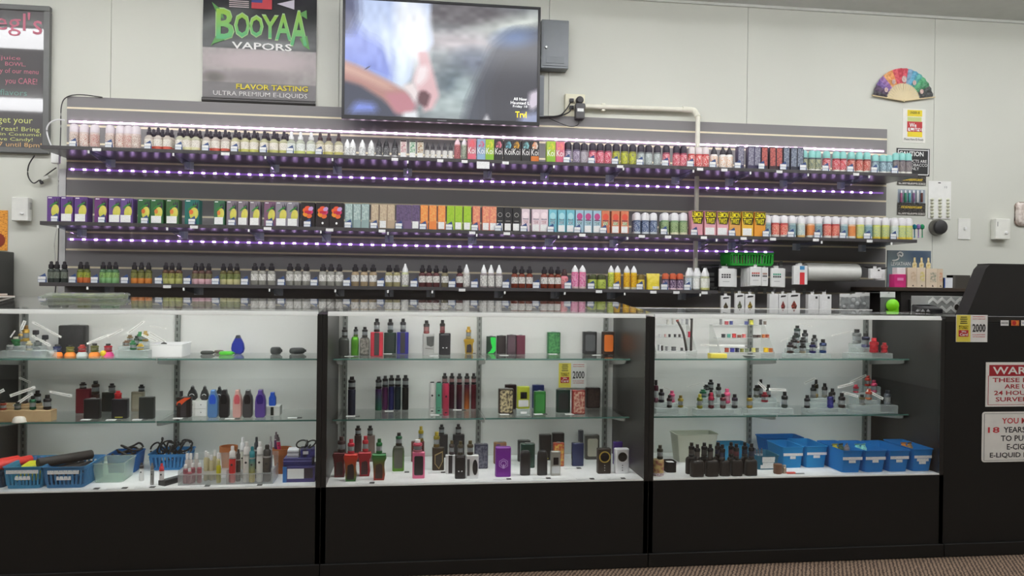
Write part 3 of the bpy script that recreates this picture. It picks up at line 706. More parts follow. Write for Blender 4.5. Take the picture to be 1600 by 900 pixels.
lone_card(542, 'white price card before the peach-tinted trio')
clr('peach-tinted white-label bottles on the lowest shelf', [555, 569, 582.8], (206, 184, 150))
lone_card(595, 'blue price card left of the straw-tinted pair')
clr('straw-tinted white-label bottles on the lowest shelf', [607.7, 619.8], (204, 196, 150), 11.5)
WCAP = (238, 238, 238)
def spout(desc, xs, body, label, w=10.8, h=36, ink=(110, 110, 110), base=None): seg(2, 'uni', desc, xs, w, h, B(body=body, label=label, cap=WCAP, ink=ink, base=base))
spout('lone white-spouted bottle right of the straw-tinted pair', [632.8], (200, 204, 160), WH)
lone_card(647, 'blue and white price card before the wine-tinted bottles')
clr('wine-tinted white-label bottles on the lowest shelf', [659.6, 670.3, 681.4], (128, 84, 84), 10.6)
clr('olive-tinted white-label bottle right of the wine-tinted ones', [695], (160, 150, 120), 11)
lone_card(706.5, 'blue and white price card left of the single wine bottle')
clr('single wine-tinted bottle beside a white-spouted bottle', [718], (128, 84, 84), 10.6)
spout('white-spouted bottle beside the single wine-tinted bottle', [728.5], (186, 180, 172), WH)
lone_card(741.6, 'blue and white price card before the white-spouted trio')
spout('white-spouted bottles standing as a trio', [755.6, 767, 779.5], (150, 140, 140), WH)
lone_card(790.7, 'blue and white price card before the first rust-tinted trio')
clr('rust-tinted white-label bottles, first trio', [803.9, 815, 827], (160, 84, 64), 10.6)
lone_card(838, 'blue and white price card before the second rust-tinted trio')
clr('rust-tinted white-label bottles, second trio', [850, 861, 871.5], (160, 84, 64), 10.6)
seg(2, 'short', 'squat pink bottle left of the tall pink pair', [881.5], 12, 30, B(body=(222, 130, 140), label=(226, 150, 150), cap=(80, 60, 60), ink=(150, 60, 70)))
lone_card(887.5, 'blue and white price card before the squat pink bottle')
seg(2, 'tall', 'tall pink bottles with white pointed caps', [898, 909.8], 11, 37, B(body=(220, 110, 150), label=(214, 90, 150), cap=WCAP, base=(236, 206, 206), ink=(250, 220, 230)))
seg(2, 'chub', 'squat lime green bottles on the lowest shelf', [925, 939.5], 14, 23, B(body=(170, 180, 70), label=(190, 204, 90), cap=(70, 76, 40), ink=(90, 110, 40)), (0,))
seg(2, 'tall', 'tall yellow-green bottle with white pointed cap', [954.4], 10, 37, B(body=(196, 200, 70), label=(206, 212, 90), cap=WCAP, base=(236, 236, 220), ink=(90, 120, 50)))
seg(2, 'tall', 'tall golden bottles with white pointed caps', [964.5, 979, 990], 10, 37, B(body=(226, 190, 40), label=(236, 196, 40), cap=WCAP, base=(240, 234, 206), ink=(190, 110, 30)), (0,))
seg(2, 'chub', 'squat yellow bottle right of the tall golden ones', [1001], 12, 24, B(body=(220, 196, 60), label=(228, 204, 70), cap=(120, 100, 40), ink=(190, 150, 40)), (0,))
def pouch(px, label, wpx, hpx):
    X = x_on(px, SF+.05, z3); s = mpp((X, SF+.05, z3)); w = wpx*s; h = hpx*s
    t = root('flavour_pouch', label, 'pouch', (X, SF+.05, z3), .05)
    rings = []
    for k in range(7):
        q = k/6; d = .03*(1-q)**.7+.003; ww = w*(1-.1*math.sin(q*PI)*.6)
        rings.append([(x, y, h*q) for x, y in rr(ww, d, d*.45, 2)])
    part('bag', mesh('bag', loft(rings), M((222, 200, 50), .3, kind='art', c2=(236, 216, 90), scale=45)), t)
    part('info_label', mesh('info_label', shift(g_prism(rect(-w*.1, w*.36, h*.04, h*.2), .001), 0, -.0165), INFO), t)
pouch(1020, 'crinkled yellow pouch on the lowest wall shelf', 22, 25)
seg(2, 'chub', 'dark purple bottles with orange caps', [1039.5, 1051, 1062], 11, 26, B(body=(70, 50, 70), label=(74, 54, 90), cap=(206, 96, 60), base=(222, 196, 206), ink=(214, 190, 210)), (0,))
for rw in range(3):
    seg(2, 'uni', 'white-capped clear bottles at right end, %s row' % ('front', 'middle', 'back')[rw], [1075+rw*2.5, 1087+rw*2, 1100+rw*1.5], 11, 35,
        [B(body=(206, 210, 206), label=(226, 230, 228), cap=WCAP, ink=(110, 150, 190), clear=True), B(body=(220, 222, 216), label=(240, 240, 238), cap=WCAP, ink=(210, 210, 200), clear=True), B(body=(214, 216, 180), label=(238, 238, 230), cap=WCAP, base=(206, 206, 130), ink=(206, 206, 190), clear=True)], (0,) if rw == 0 else (), yrow=.042*rw)
# ================================================================== things on and along the back wall
def bx(x0, y0, x1, y1, Y):
    xm, ym = (x0+x1)/2, (y0+y1)/2
    a = at_y(x0, ym, Y)[0]; b = at_y(x1, ym, Y)[0]; zt = at_y(xm, y0, Y)[2]; zb = at_y(xm, y1, Y)[2]
    return (a+b)/2, b-a, zb, zt-zb
def wtext(t, body, x0, y0, x1, y1, Y, mat, bold=False, name='lettering', rot=0.0):
    X, w, z, h = bx(x0, y0, x1, y1, Y)
    l = t.location
    return part(name, text(body, w, h, mat, bold=bold), t, (X-l[0], Y-l[1], z+h/2-l[2]), (0, rot, 0))
def wbox(t, name, x0, y0, x1, y1, Y, d, mat, r=0.0, b=.0005, lab=None, parent=None):
    """box whose front face lies on plane Y"""
    X, w, z, h = bx(x0, y0, x1, y1, Y); l = t.location
    return part(name, mesh(name, shift(g_box(w, d, h, r, b), 0, d/2, 0), mat), parent or t, (X-l[0], Y-l[1], z-l[2]), label=lab)
def polym(u, v, pts, soft=.012):
    def ins(uu, vv):
        r = np.zeros_like(uu, dtype=bool); n = len(pts)
        for i in range(n):
            x1, y1 = pts[i]; x2, y2 = pts[(i+1) % n]
            c = ((y1 > vv) != (y2 > vv)) & (uu < (x2-x1)*(vv-y1)/((y2-y1) or 1e-9)+x1); r ^= c
        return r.astype(float)
    acc = 0
    for du, dv in ((0, 0), (soft, 0), (-soft, 0), (0, soft*1.6), (0, -soft*1.6), (soft*.7, soft), (-soft*.7, -soft), (soft*.7, -soft), (-soft*.7, soft)):
        acc = acc+ins(u+du, v+dv)
    return (acc/9.0)[..., None]

# ---- television
def tv_picture(u, v):
    img = np.zeros(u.shape+(3,))+np.array((138, 146, 150.))
    img = over(img, blob(u, v, .62, .92, .3, .14, .5), (106, 102, 106))
    img = over(img, blob(u, v, .95, .86, .3, .09, .6, .35), (206, 212, 206))
    img = over(img, blob(u, v, .58, .68, .22, .08, .6), (186, 178, 182))
    img = over(img, blob(u, v, .66, .52, .1, .1, .6), (92, 102, 122))
    img = over(img, blob(u, v, .56, .3, .08, .16, .7), (100, 116, 126))
    img = over(img, blob(u, v, .55, .12, .14, .1, .6), (176, 190, 190))
    img = over(img, blob(u, v, .62, .25, .06, .1, .6), (170, 186, 188))
    img += ((vnoise(u, v, 26, 3)-.5)*34)[..., None]
    img = over(img, polym(u, v, [(.6, -.1), (.64, .18), (.7, .42), (.76, .66), (.86, .8), (1.1, .88), (1.1, -.1)], .03), (74, 78, 90))
    img = over(img, polym(u, v, [(.73, -.1), (.72, .3), (.8, .6), (1.1, .8), (1.1, -.1)], .05), (62, 62, 70))
    img = over(img, blob(u, v, .88, .74, .1, .07, .7, .4), (92, 116, 160))
    # shirt
    img = over(img, polym(u, v, [(-.1, 1.1), (.44, 1.1), (.43, .85), (.45, .66), (.42, .58), (.36, .58), (.34, .34), (.28, .22), (-.1, .5)], .012), (196, 212, 246))
    img = over(img, polym(u, v, [(-.1, .95), (.05, .8), (.1, .7), (.16, .66), (.26, .52), (.24, .3), (-.1, .5)], .03), (142, 158, 232))
    img = over(img, polym(u, v, [(.0, 1.1), (.06, 1.1), (.07, .86), (.03, .7), (-.1, .7)], .03), (108, 112, 140))
    img = over(img, blob(u, v, .3, .86, .05, .3, .6), (240, 246, 255))
    img = over(img, blob(u, v, .37, .72, .06, .3, .5), (250, 252, 255))
    img = over(img, blob(u, v, .21, .66, .02, .2, .6, .1), (214, 228, 255))
    img = over(img, blob(u, v, .29, .44, .035, .2, .6), (232, 246, 252))
    img += ((vnoise(u, v*.35, 40, 9)-.5)*22)[..., None]*polym(u, v, [(-.1, 1.1), (.44, 1.1), (.4, .4), (-.1, .4)], .02)
    # dark below the arm
    img = over(img, polym(u, v, [(-.1, .36), (.16, .26), (.26, .12), (.3, -.1), (-.1, -.1)], .02), (66, 70, 88))
    img = over(img, polym(u, v, [(.02, .02), (.06, .12), (.15, .11), (.17, .04)], .02), (126, 146, 226))
    # arm and hands
    img = over(img, polym(u, v, [(-.1, .52), (.06, .43), (.2, .32), (.32, .22), (.34, .05), (.26, .04), (.2, .14), (.08, .26), (-.1, .34)], .014), (184, 136, 128))
    img = over(img, polym(u, v, [(-.1, .5), (.06, .41), (.2, .31), (.28, .24), (.2, .24), (.05, .34), (-.1, .42)], .02), (214, 172, 158))
    img = over(img, polym(u, v, [(.37, .58), (.42, .58), (.45, .42), (.485, .2), (.45, .08), (.4, .05), (.41, .16), (.36, .2), (.35, .34), (.38, .46)], .012), (226, 186, 190))
    img = over(img, polym(u, v, [(.37, .45), (.43, .46), (.42, .34), (.38, .27), (.35, .3)], .016), (246, 232, 234))
    img = over(img, polym(u, v, [(.36, .22), (.41, .24), (.44, .2), (.42, .09), (.38, .12)], .01), (104, 66, 72))
    img = over(img, polym(u, v, [(.2, .2), (.32, .22), (.37, .12), (.35, .02), (.26, .03)], .016), (196, 132, 142))
    img = over(img, polym(u, v, [(.29, .27), (.35, .31), (.38, .22), (.36, .12), (.33, .2)], .012), (238, 226, 226))
    img = over(img, polym(u, v, [(.3, .04), (.37, .06), (.38, -.05), (.3, -.05)], .012), (232, 236, 240))
    img = over(img, blob(u, v, .115, .415, .004, .02, .4, -.7), (66, 62, 80))
    img = over(img, polym(u, v, [(.96, .26), (1.02, .3), (1.02, .16), (.97, .1), (.95, .16)], .012), (216, 206, 220))
    img = over(img, polym(u, v, [(.705, -.03), (.735, .06), (.76, -.03)], .008), (196, 196, 200))
    img = over(img, polym(u, v, [(.9, -.03), (.92, .07), (1.02, .1), (1.02, -.03)], .02), (156, 164, 196))
    return img
TVY = 1.05
X, w, z, h = bx(534.5, 2, 844, 191, TVY)
tv = root('television', 'flat television above the shelves showing hands and a white shirt', 'television', (X, TVY, z))
CASEB = M((34, 33, 36), .35)
part('housing', mesh('housing', shift(g_box(w*.9, .06, h*.8, 0, .01), 0, .055, h*.1), CASEB), tv)
bz = .013
fr = join(shift(g_box(w, .034, bz*1.5, 0, .001), 0, .017, 0), shift(g_box(w, .034, bz, 0, .001), 0, .017, h-bz),
          shift(g_box(bz, .034, h-2.5*bz, 0, 0), -w/2+bz/2, .017, bz*1.5), shift(g_box(bz, .034, h-2.5*bz, 0, 0), w/2-bz/2, .017, bz*1.5))
part('bezel', mesh('bezel', fr, CASEB), tv)
sw_, sh_ = w-2*bz, h-2.5*bz
scn = part('screen', painted('screen', sw_, sh_, 230, 130, tv_picture, M((0, 0, 0), .25, kind='screen', scale=.95)), tv, (0, .006, bz*1.5))
E1 = M((255, 255, 255), .5, kind='emit', scale=.8); E2 = M((250, 214, 40), .5, kind='emit', scale=.85)
for k, (s_, ww) in enumerate((('All New', .07), ('Haunted L', .1), ('Friday 10', .075))):
    part('caption', text(s_, ww*sw_, .02*sh_*1.3, E1), scn, (sw_*.41, -.0012, sh_*(.2-.034*k)))
part('channel_mark', text('Trvl', .06*sw_, .055*sh_, E2, bold=True), scn, (sw_*.415, -.0012, sh_*.062))
part('maker_mark', mesh('maker_mark', g_box(.045, .001, .005), M((120, 120, 124), .4)), tv, (0, -.0006, bz*.5))
part('wall_mount', mesh('wall_mount', shift(g_box(.3, WB-TVY-.085, .3, 0, .004), 0, .085+(WB-TVY-.085)/2, h*.3), M((40, 40, 42), .5)), tv)

# ---- BOOYAA banner
def banner(u, v):
    img = np.zeros(u.shape+(3,))+np.array((52, 54, 54.))
    img = over(img, blob(u, v, .5, .86, .6, .12, .5), (36, 34, 42))
    img += ((vnoise(u, v, 7, 5)-.5)*34)[..., None]
    img = over(img, blob(u, v, .1, .62, .3, .06, .7, .4), (112, 116, 114))
    img = over(img, blob(u, v, .6, .46, .3, .03, .7), (120, 124, 122))
    low = (v < .4185)[..., None].astype(float)
    img2 = np.zeros_like(img)+np.array((156, 150, 148.))+((vnoise(u, v, 5, 8)-.5)*30)[..., None]+((vnoise(u, v*1.3, 30, 12)-.5)*26)[..., None]
    img2 = over(img2, blob(u, v, .5, .33, .5, .1, .5), (190, 176, 178))
    img2 = over(img2, blob(u, v, .45, .2, .3, .05, .6), (140, 132, 132))
    img2 = over(img2, blob(u, v, .1, .19, .08, .04, .6), (104, 98, 94))
    img2 = over(img2, (v < .16)[..., None]*.8, (110, 106, 108))
    img2 = over(img2, blob(u, v, .5, .0, .9, .035, .3), (58, 54, 54))
    return img*(1-low)+img2*low
PY = WB-.006
X, w, z, h = bx(317, -38, 494.5, 161.5, PY)
po = root('vape_banner', 'tall black banner lettered BOOYAA VAPORS hanging left of the television', 'banner', (X, PY, z))
part('sheet', painted('sheet', w, h, 90, 100, banner, M((0, 0, 0), .3, kind='paint'), bend=lambda u, v: .003*np.sin(v*9)), po, (0, -.002, 0))
part('bottom_roll', mesh('bottom_roll', shift(lathe([(.012, -w/2), (.012, w/2)], 12), 0, 0, .012, ry=PI/2), M((86, 84, 84), .25, .3)), po, (0, -.004, -.004))
GO = M((150, 190, 120), .45); 
let = [('B', 338, 14, 365, 61), ('O', 367, 21, 389.5, 58), ('O', 390.5, 25, 410.5, 57), ('Y', 410, 25, 434, 59), ('A', 431, 23, 455, 62), ('A', 454, 18, 480, 71)]
for ch, x0, y0, x1, y1 in let:
    wtext(po, ch, x0-1.5, y0-2, x1+1.5, y1+2, PY-.0075, M((176, 214, 150), .5), True)
    X_, w_, z_, h_ = bx(x0, y0, x1, y1, PY)
    o_ = wtext(po, ch, x0, y0, x1, y1, PY-.0095, M((88, 186, 120), .4, kind='fade', c2=(158, 206, 70), scale=h_), True)
    o_.data = o_.data.copy(); o_.data.transform(Matrix.Translation((0, 0, h_/2))); o_.location.z -= h_/2
def wpoly(t, name, pts, Y, mat, d=.0006):
    o = []; l = t.location
    for px, py in pts:
        q = at_y(px, py, Y); o.append((q[0]-l[0], q[2]-l[2]))
    return part(name, mesh(name, g_prism(o, d), mat), t, (0, Y-l[1], 0))
for k, pts in enumerate(([(331, 3), (347, 16), (350, 30), (340, 24)], [(337, 56), (352, 62), (334, 68), (329, 72)], [(466, 22), (479, 16), (480, 30)], [(468, 60), (480, 56), (484, 78), (474, 72)])):
    wpoly(po, 'letter_spike', pts, PY-.0085, M((96, 160, 84), .45))
wtext(po, 'VAPORS', 362, 67, 456, 78, PY-.008, WHITE, True)
wtext(po, 'FLAVOR TASTING', 369, 133, 481, 141.3, PY-.006, M((232, 214, 60), .5), True)
wtext(po, 'ULTRA PREMIUM E-LIQUIDS', 333, 144.2, 480, 152.2, PY-.006, M((226, 224, 222), .5))
for k in range(4): wbox(po, 'flag_stripe', 358, 1+k*3, 389, 2.4+k*3, PY-.006, .0006, M((222, 206, 206), .5), b=0)
wbox(po, 'flag', 393, -6, 425, 14, PY-.006, .0006, M((206, 66, 76), .5), b=0)
wbox(po, 'flag_canton', 393, -6, 410, 4, PY-.0072, .0006, M((70, 80, 150), .5), b=0)
wpoly(po, 'pennant', [(433, 6), (460, 0), (460, 15)], PY-.006, M((216, 210, 224), .5))

# ---- chalkboard
BY = WB-.03
X, w, z, h = bx(-330, 7.5, 77, 240, BY)
z = at_y(70, 240, BY)[2]; h = at_y(70, 9, BY)[2]-z; xr = at_y(76.5, 120, BY)[0]; w = 1.05; X = xr-w/2
cb = root('chalkboard', 'grey-framed black menu board with chalk writing at the left edge', 'chalkboard', (X, BY, z))
FRM = M((112, 113, 112), .4)
fw = .026
for nm, g in (('frame_rail', shift(g_box(w, .026, fw, 0, .003), 0, .013, 0)), ('frame_rail', shift(g_box(w, .026, fw, 0, .003), 0, .013, h-fw)),
              ('frame_stile', shift(g_box(fw, .026, h-2*fw, 0, .003), -w/2+fw/2, .013, fw)), ('frame_stile', shift(g_box(fw, .026, h-2*fw, 0, .003), w/2-fw/2, .013, fw))):
    part(nm, mesh(nm, g, FRM), cb)
part('writing_surface', mesh('writing_surface', shift(g_box(w-2*fw+.004, .004, h-2*fw+.004), 0, .012, fw-.002), M((108, 106, 108), .035, scale=4, spec=.9)), cb)
PK = M((214, 130, 150), .7); YL = M((216, 222, 140), .7); GN = M((120, 160, 150), .7); OR = M((226, 186, 130), .7)
SY = BY+.0085
for s_, x0, y0, x1, y1, m_ in (('egl', -8, 20, 40, 56, PK), ("'s", 43, 20, 66, 54, PK), ('Ejuice', -6, 87, 32, 95, PK), ('BOWL,', 8, 97, 40, 104, PK), ('any of our menu', -10, 107, 60, 117, PK), ('you CARE!', 8, 122, 58, 134, PK), ('flavors', 0, 140, 42, 149, GN),
                               ('to get your', -22, 184, 51, 195, YL), ('Trick-or-Treat! Bring', -60, 197, 62, 206, YL), ("your kiddo's in Costume!", -70, 206, 64, 212.5, YL), ("we'll have Candy!", -40, 214, 51, 221, YL), ('Oct 27 until 8pm!', -36, 222, 65, 231, OR)):
    wtext(cb, s_, x0, y0, x1, y1, SY, m_)

# ---- electrical panel, conduit, outlet
def wroot(name, label, cat, x0, y0, x1, y1, Y, group=None):
    X, w, z, h = bx(x0, y0, x1, y1, Y)
    return root(name, label, cat, (X, Y, z), group=group), w, h
t, w, h = wroot('electrical_panel', 'grey metal electrical panel on the wall right of the television', 'electrical panel', 846, 31, 888.5, 107, WB-.07)
GM = M((122, 126, 130), .4, .2)
part('box', mesh('box', shift(g_box(w, .07, h, 0, .003), 0, .035, 0), GM), t)
dr = part('door', mesh('door', shift(g_box(w*.9, .004, h*.9, 0, .001), 0, -.002, h*.05), GM), t)
part('latch', mesh('latch', shift(lathe([(.008, 0), (.008, .006), (.005, .009)], 10), -w*.33, -.004, h*.42, rx=PI/2), M((180, 182, 182), .3, .6)), dr)
part('vent_panel', mesh('vent_panel', shift(g_box(w*.66, .003, h*.13, 0, .001), 0, -.005, h*.1), M((112, 116, 120), .4, .2)), dr)
t, w, h = wroot('junction_box', 'narrow grey junction box half hidden behind the television', 'electrical box', 826, 117, 850, 182, WB-.05)
part('box', mesh('box', shift(g_box(w, .05, h, 0, .002), 0, .025, 0), GM), t)
part('cover', mesh('cover', shift(g_box(w*.86, .003, h*.9, 0, .001), 0, -.0015, h*.05), M((112, 116, 122), .4, .2)), t)
t, w, h = wroot('wall_outlet', 'cream double wall outlet with black plugs beside the conduit', 'outlet', 883, 147, 914, 182, WB-.03)
CREAM = M((236, 232, 206), .4)
part('back_box', mesh('back_box', shift(g_box(w, .03, h, .004, .001), 0, .015, 0), CREAM), t)
for k, (zz, xx) in enumerate(((.7, -.18), (.4, -.18))):
    part('socket', mesh('socket', shift(g_box(w*.3, .004, h*.24, .004, .001), xx*w, -.002, zz*h-h*.12), M((226, 222, 200), .4)), t)
PLG = M((46, 44, 46), .45)
def wpath(pts, Y, ys=None): return [tuple(at_y(px, py, (ys[i] if ys else Y))) for i, (px, py) in enumerate(pts)]
def cable(name, label, pts, Y, r, mat, cat='cable', ys=None):
    pa = smooth_path(wpath(pts, Y, ys), 6); b = pa[0]
    return single(name, mesh(name, g_tube([(p[0]-b[0], p[1]-b[1], p[2]-b[2]) for p in pa], r), mat), label, cat, b)
for k, (a, b, nm) in enumerate((((893, 157), [(893, 157), (884, 172), (872, 181), (840, 183)], 'upper'), ((893, 168), [(893, 168), (888, 176), (870, 182), (838, 185)], 'lower'))):
    t = root('television_lead', 'black power cord from the %s outlet plug to the television' % nm, 'cable', tuple(at_y(a[0], a[1], WB-.04)))
    l = t.location
    part('plug', mesh('plug', shift(g_box(.022, .02, .018, .003, .002), 0, 0, -.009), PLG), t)
    pa = smooth_path(wpath(b, WB-.045-.012*k), 6)
    part('cord', mesh('cord', g_tube([(p[0]-l[0], p[1]-l[1], p[2]-l[2]) for p in pa], .0035), PLG), t)
t, w, h = wroot('power_adapter', 'black power adapter with a white label below the round plug', 'adapter', 900, 161, 914, 185, WB-.075)
part('brick', mesh('brick', shift(g_box(w, .044, h, .004, .002), 0, .022, 0), M((84, 82, 84), .45)), t)
part('rating_label', mesh('rating_label', shift(g_box(w*.7, .001, h*.2), 0, -.001, h*.45), WHITE), t)
part('round_plug', mesh('round_plug', shift(lathe([(.02, 0), (.02, .02), (.014, .028)], 14), 0, .035, h+.02, rx=PI/2), M((66, 64, 66), .5)), t)
part('thin_cord', mesh('thin_cord', g_tube(smooth_path([(0, .03, 0), (-.01, .03, -.03), (-.06, .03, -.036), (-.16, .03, .0)], 6), .002), PLG), t)
cx = root('conduit', 'white conduit pipe running from the outlet and down behind the shelves', 'pipe', tuple(at_y(1086, 172, WB-.035)))
l = cx.location
PIPE = M((238, 236, 220), .35)
a = at_y(914, 166, WB-.035); 
part('pipe', mesh('pipe', g_tube([(a[0]-l[0], 0, a[2]-l[2]), (-.012, 0, 0)], .0125, 12), PIPE), cx)
part('elbow', mesh('elbow', g_tube(smooth_path([(-.07, 0, .001), (-.02, 0, 0), (-.003, -.006, -.01), (0, -.045, -.05)], 6), .0155, 12), PIPE), cx)
bz_ = at_y(1081, 425, W-.012)[2]
part('pipe', mesh('pipe', g_tube([(0, -.045, -.045), (-.004, -.045, bz_-l[2])], .0125, 12), PIPE), cx)
part('strap', mesh('strap', shift(g_box(.02, .03, .04, .003, .001), a[0]-l[0]+.1, .012, a[2]-l[2]-.02), PIPE), cx)

# ---- left end: edge trim, adapter, cables, switch box, orange sheet, black cabinet
t = root('edge_channel', 'white vertical channel along the left edge of the slatwall', 'trim strip', (XL-.016, W-.004, .9))
zt = at_y(97, 264, W)[2]
part('channel', mesh('channel', shift(g_box(.03, .022, zt-.9, 0, .002), 0, .011, 0), M((226, 226, 226), .35)), t)
t, w, h = wroot('light_adapter', 'white light strip adapter hanging left of the top shelf end', 'adapter', 79, 235, 92, 255, W-.06)
part('case', mesh('case', shift(g_box(w, .026, h, .005, .003), 0, .013, 0), WHITE), t)
part('lead', mesh('lead', g_tube(smooth_path([(.01, .013, 0), (.012, .013, -.08), (.01, .013, -.2)], 5), .003), M((220, 220, 218), .5)), t)
cable('light_lead', 'white lead looping from the light strip to its adapter', [(101, 188), (90, 187), (78, 192), (73, 203), (77, 220), (84, 236)], W-.03, .0035, M((238, 238, 240), .4))
cable('connector_cord', 'thin black cord with inline connector hanging below the chalkboard', [(54, 243), (45, 258), (44, 275), (52, 286), (62, 281), (78, 269), (88, 262)], WB-.02, .003, PLG)
t, w, h = wroot('cord_connector', 'pale inline connector on the black cord below the chalkboard', 'connector', 62, 275, 77, 281, WB-.028)
part('shell', mesh('shell', shift(g_box(w, .014, h*.9, .002, .001), 0, .007, 0), M((214, 214, 206), .4)), t, rot=(0, -.42, 0))
part('grip', mesh('grip', shift(g_box(w*.3, .016, h*1.1, .002, .001), -w*.45, .007, -.012), PLG), t, rot=(0, -.42, 0))
cable('loose_lead', 'thin black cord bending over the upper left slatwall corner', [(160, 152), (125, 148), (104, 152), (96, 166), (95, 200), (94, 232)], W-.008, .0025, PLG)
cable('white_lead', 'thin white lead dropping from the middle shelf end', [(90, 352), (85, 380), (87, 420), (84, 470)], W-.02, .0022, M((214, 214, 208), .5))
cable('black_lead', 'thin black lead along the left slatwall edge to the counter', [(92, 340), (91, 400), (89, 430), (86, 460), (84, 476)], W-.03, .0025, PLG)
t, w, h = wroot('wall_switch_box', 'white wall control box with a small knob at the far left', 'thermostat', 16.5, 308, 44, 345, WB-.05)
part('cover', mesh('cover', shift(g_box(w, .05, h, .012, .003), 0, .025, 0), M((238, 238, 232), .4)), t)
part('knob', mesh('knob', shift(g_box(w*.22, .008, h*.06, .002, .001), -w*.05, -.004, h*.3), WHITE), t, rot=(0, .4, 0))
part('vent', mesh('vent', shift(g_box(.003, .02, h*.3), w/2+.0008, .025, h*.5), M((190, 190, 184), .5)), t)
t, w, h = wroot('orange_flyer', 'orange paper flyer cut off by the left frame edge', 'flyer', -60, 328, 12, 391, WB-.003)
part('paper', mesh('paper', shift(g_box(w, .0015, h), 0, 0, 0), M((246, 170, 66), .6, kind='print', c2=(206, 126, 50), scale=40)), t)
part('seal', mesh('seal', shift(g_prism(ell(.07, .07, 16, w*.5-.045, .05), .001), 0, -.0016), M((150, 60, 40), .5)), t)
X = x_on(20, 1.19, 1.1)
t = root('black_cabinet', 'glossy black cabinet standing behind the counter at the left edge', 'cabinet', (X-.3, .95, 0))
zt = at_y(10, 391, .95)[2]
GB = M((30, 29, 29), .12, scale=5)
part('body', mesh('body', shift(g_box(.6, .24, zt, 0, .003), 0, .13, 0), GB), t)
for k in range(2): part('drawer_front', mesh('drawer_front', shift(g_box(.58, .018, .115, 0, .003), 0, .001, zt-.125-.125*k), GB), t)
for k, (c, nm) in enumerate((((120, 66, 56), 'rust-covered'), ((222, 216, 206), 'pale-covered'))):
    q = at_z(6 if k == 0 else 2, 470-k*3, .988+.006*k)
    t = root('magazine', '%s magazine lying on the counter at the left edge' % nm, 'magazine', (q[0]-.21, .4, .9945+.0075*k), .08*k)
    part('cover', mesh('cover', g_box(.2, .13, .0068, 0, .0008), M(c, .35, kind='art', c2=(200, 170, 150), scale=14)), t)
    part('pages', mesh('pages', shift(g_box(.196, .127, .005), .0035, -.0025, .0009), M((230, 226, 216), .7)), t)

# ---- right of the slatwall: fan, card poster, caution sign, hanging packs, camera puck, switches
FX, FZ = at_y(1411, 158, WB-.012)[0], at_y(1411, 158, WB-.012)[2]
t = root('paper_fan', 'open folding fan with rainbow print pinned high on the wall', 'fan', (FX, WB-.012, FZ))
fs = mpp((FX, WB, FZ)); R1, R0, RW = 51*fs, 27*fs, 4*fs
cols = [(70, 66, 72), (90, 72, 96), (122, 96, 160), (150, 110, 170), (222, 160, 100), (228, 150, 90), (206, 80, 90), (196, 60, 76), (204, 70, 84), (120, 160, 190), (90, 160, 190), (84, 166, 160), (80, 160, 110), (70, 130, 92), (72, 76, 74), (64, 66, 66)]
n = len(cols)
a0, a1 = math.radians(172), math.radians(10)
for k in range(n):
    p0 = a0+(a1-a0)*k/n; p1 = a0+(a1-a0)*(k+1)/n; pm = (p0+p1)/2
    yo = (.0, -.005)
    o = [(R0*math.cos(p0), 0, R0*math.sin(p0)), (R1*math.cos(p0), 0, R1*math.sin(p0)), (R1*math.cos(pm), -.007, R1*math.sin(pm)), (R1*math.cos(p1), 0, R1*math.sin(p1)), (R0*math.cos(p1), 0, R0*math.sin(p1)), (R0*math.cos(pm), -.004, R0*math.sin(pm))]
    bk_ = [(x, y+.0012, zz) for x, y, zz in o]
    f = [(0, 1, 2, 5), (5, 2, 3, 4), (9+2, 8, 7, 6), (10, 9, 8, 11), (0, 6, 7, 1), (1, 7, 8, 2), (2, 8, 9, 3), (4, 3, 9, 10), (0, 5, 11, 6), (5, 4, 10, 11)]
    part('leaf_fold', mesh('leaf_fold', (o+bk_, f), M(cols[k], .6, kind='art', c2=tuple(min(255, c+34) for c in cols[k]), scale=60)), t)
    g = [(RW*.12*math.cos(pm+1.2), -.003-.0001*k, RW*.12*math.sin(pm+1.2)), (R0*1.04*math.cos(pm+.075), -.003, R0*1.04*math.sin(pm+.075)), (R0*1.04*math.cos(pm-.075), -.003, R0*1.04*math.sin(pm-.075)), (RW*.12*math.cos(pm-1.2), -.003-.0001*k, RW*.12*math.sin(pm-1.2))]
    part('rib', mesh('rib', (g+[(x, y+.0015, zz) for x, y, zz in g], [(0, 1, 2, 3), (7, 6, 5, 4), (0, 4, 5, 1), (1, 5, 6, 2), (2, 6, 7, 3), (3, 7, 4, 0)]), M((232, 214, 172), .5)), t)
for aa in (a0+.02, a1-.02):
    part('guard_stick', mesh('guard_stick', g_tube([(0, -.006, 0), (R1*1.05*math.cos(aa), -.006, R1*1.05*math.sin(aa))], .0035), M((226, 206, 164), .5)), t)
part('rivet', mesh('rivet', shift(lathe([(.006, 0), (.006, .006)], 10), 0, -.004, 0, rx=PI/2), M((214, 196, 150), .4)), t)
for k in range(5):                              # pale ovals of the print, without any likeness
    aa = math.radians(152-k*31); part('print_oval', mesh('print_oval', shift(g_prism(ell(.022+.008*(k == 2), .028+.01*(k == 2), 12), .0008), R1*.66*math.cos(aa), -.0085, R1*.66*math.sin(aa)), M((226, 204, 196), .6, kind='art', c2=(206, 170, 166), scale=90)), t)

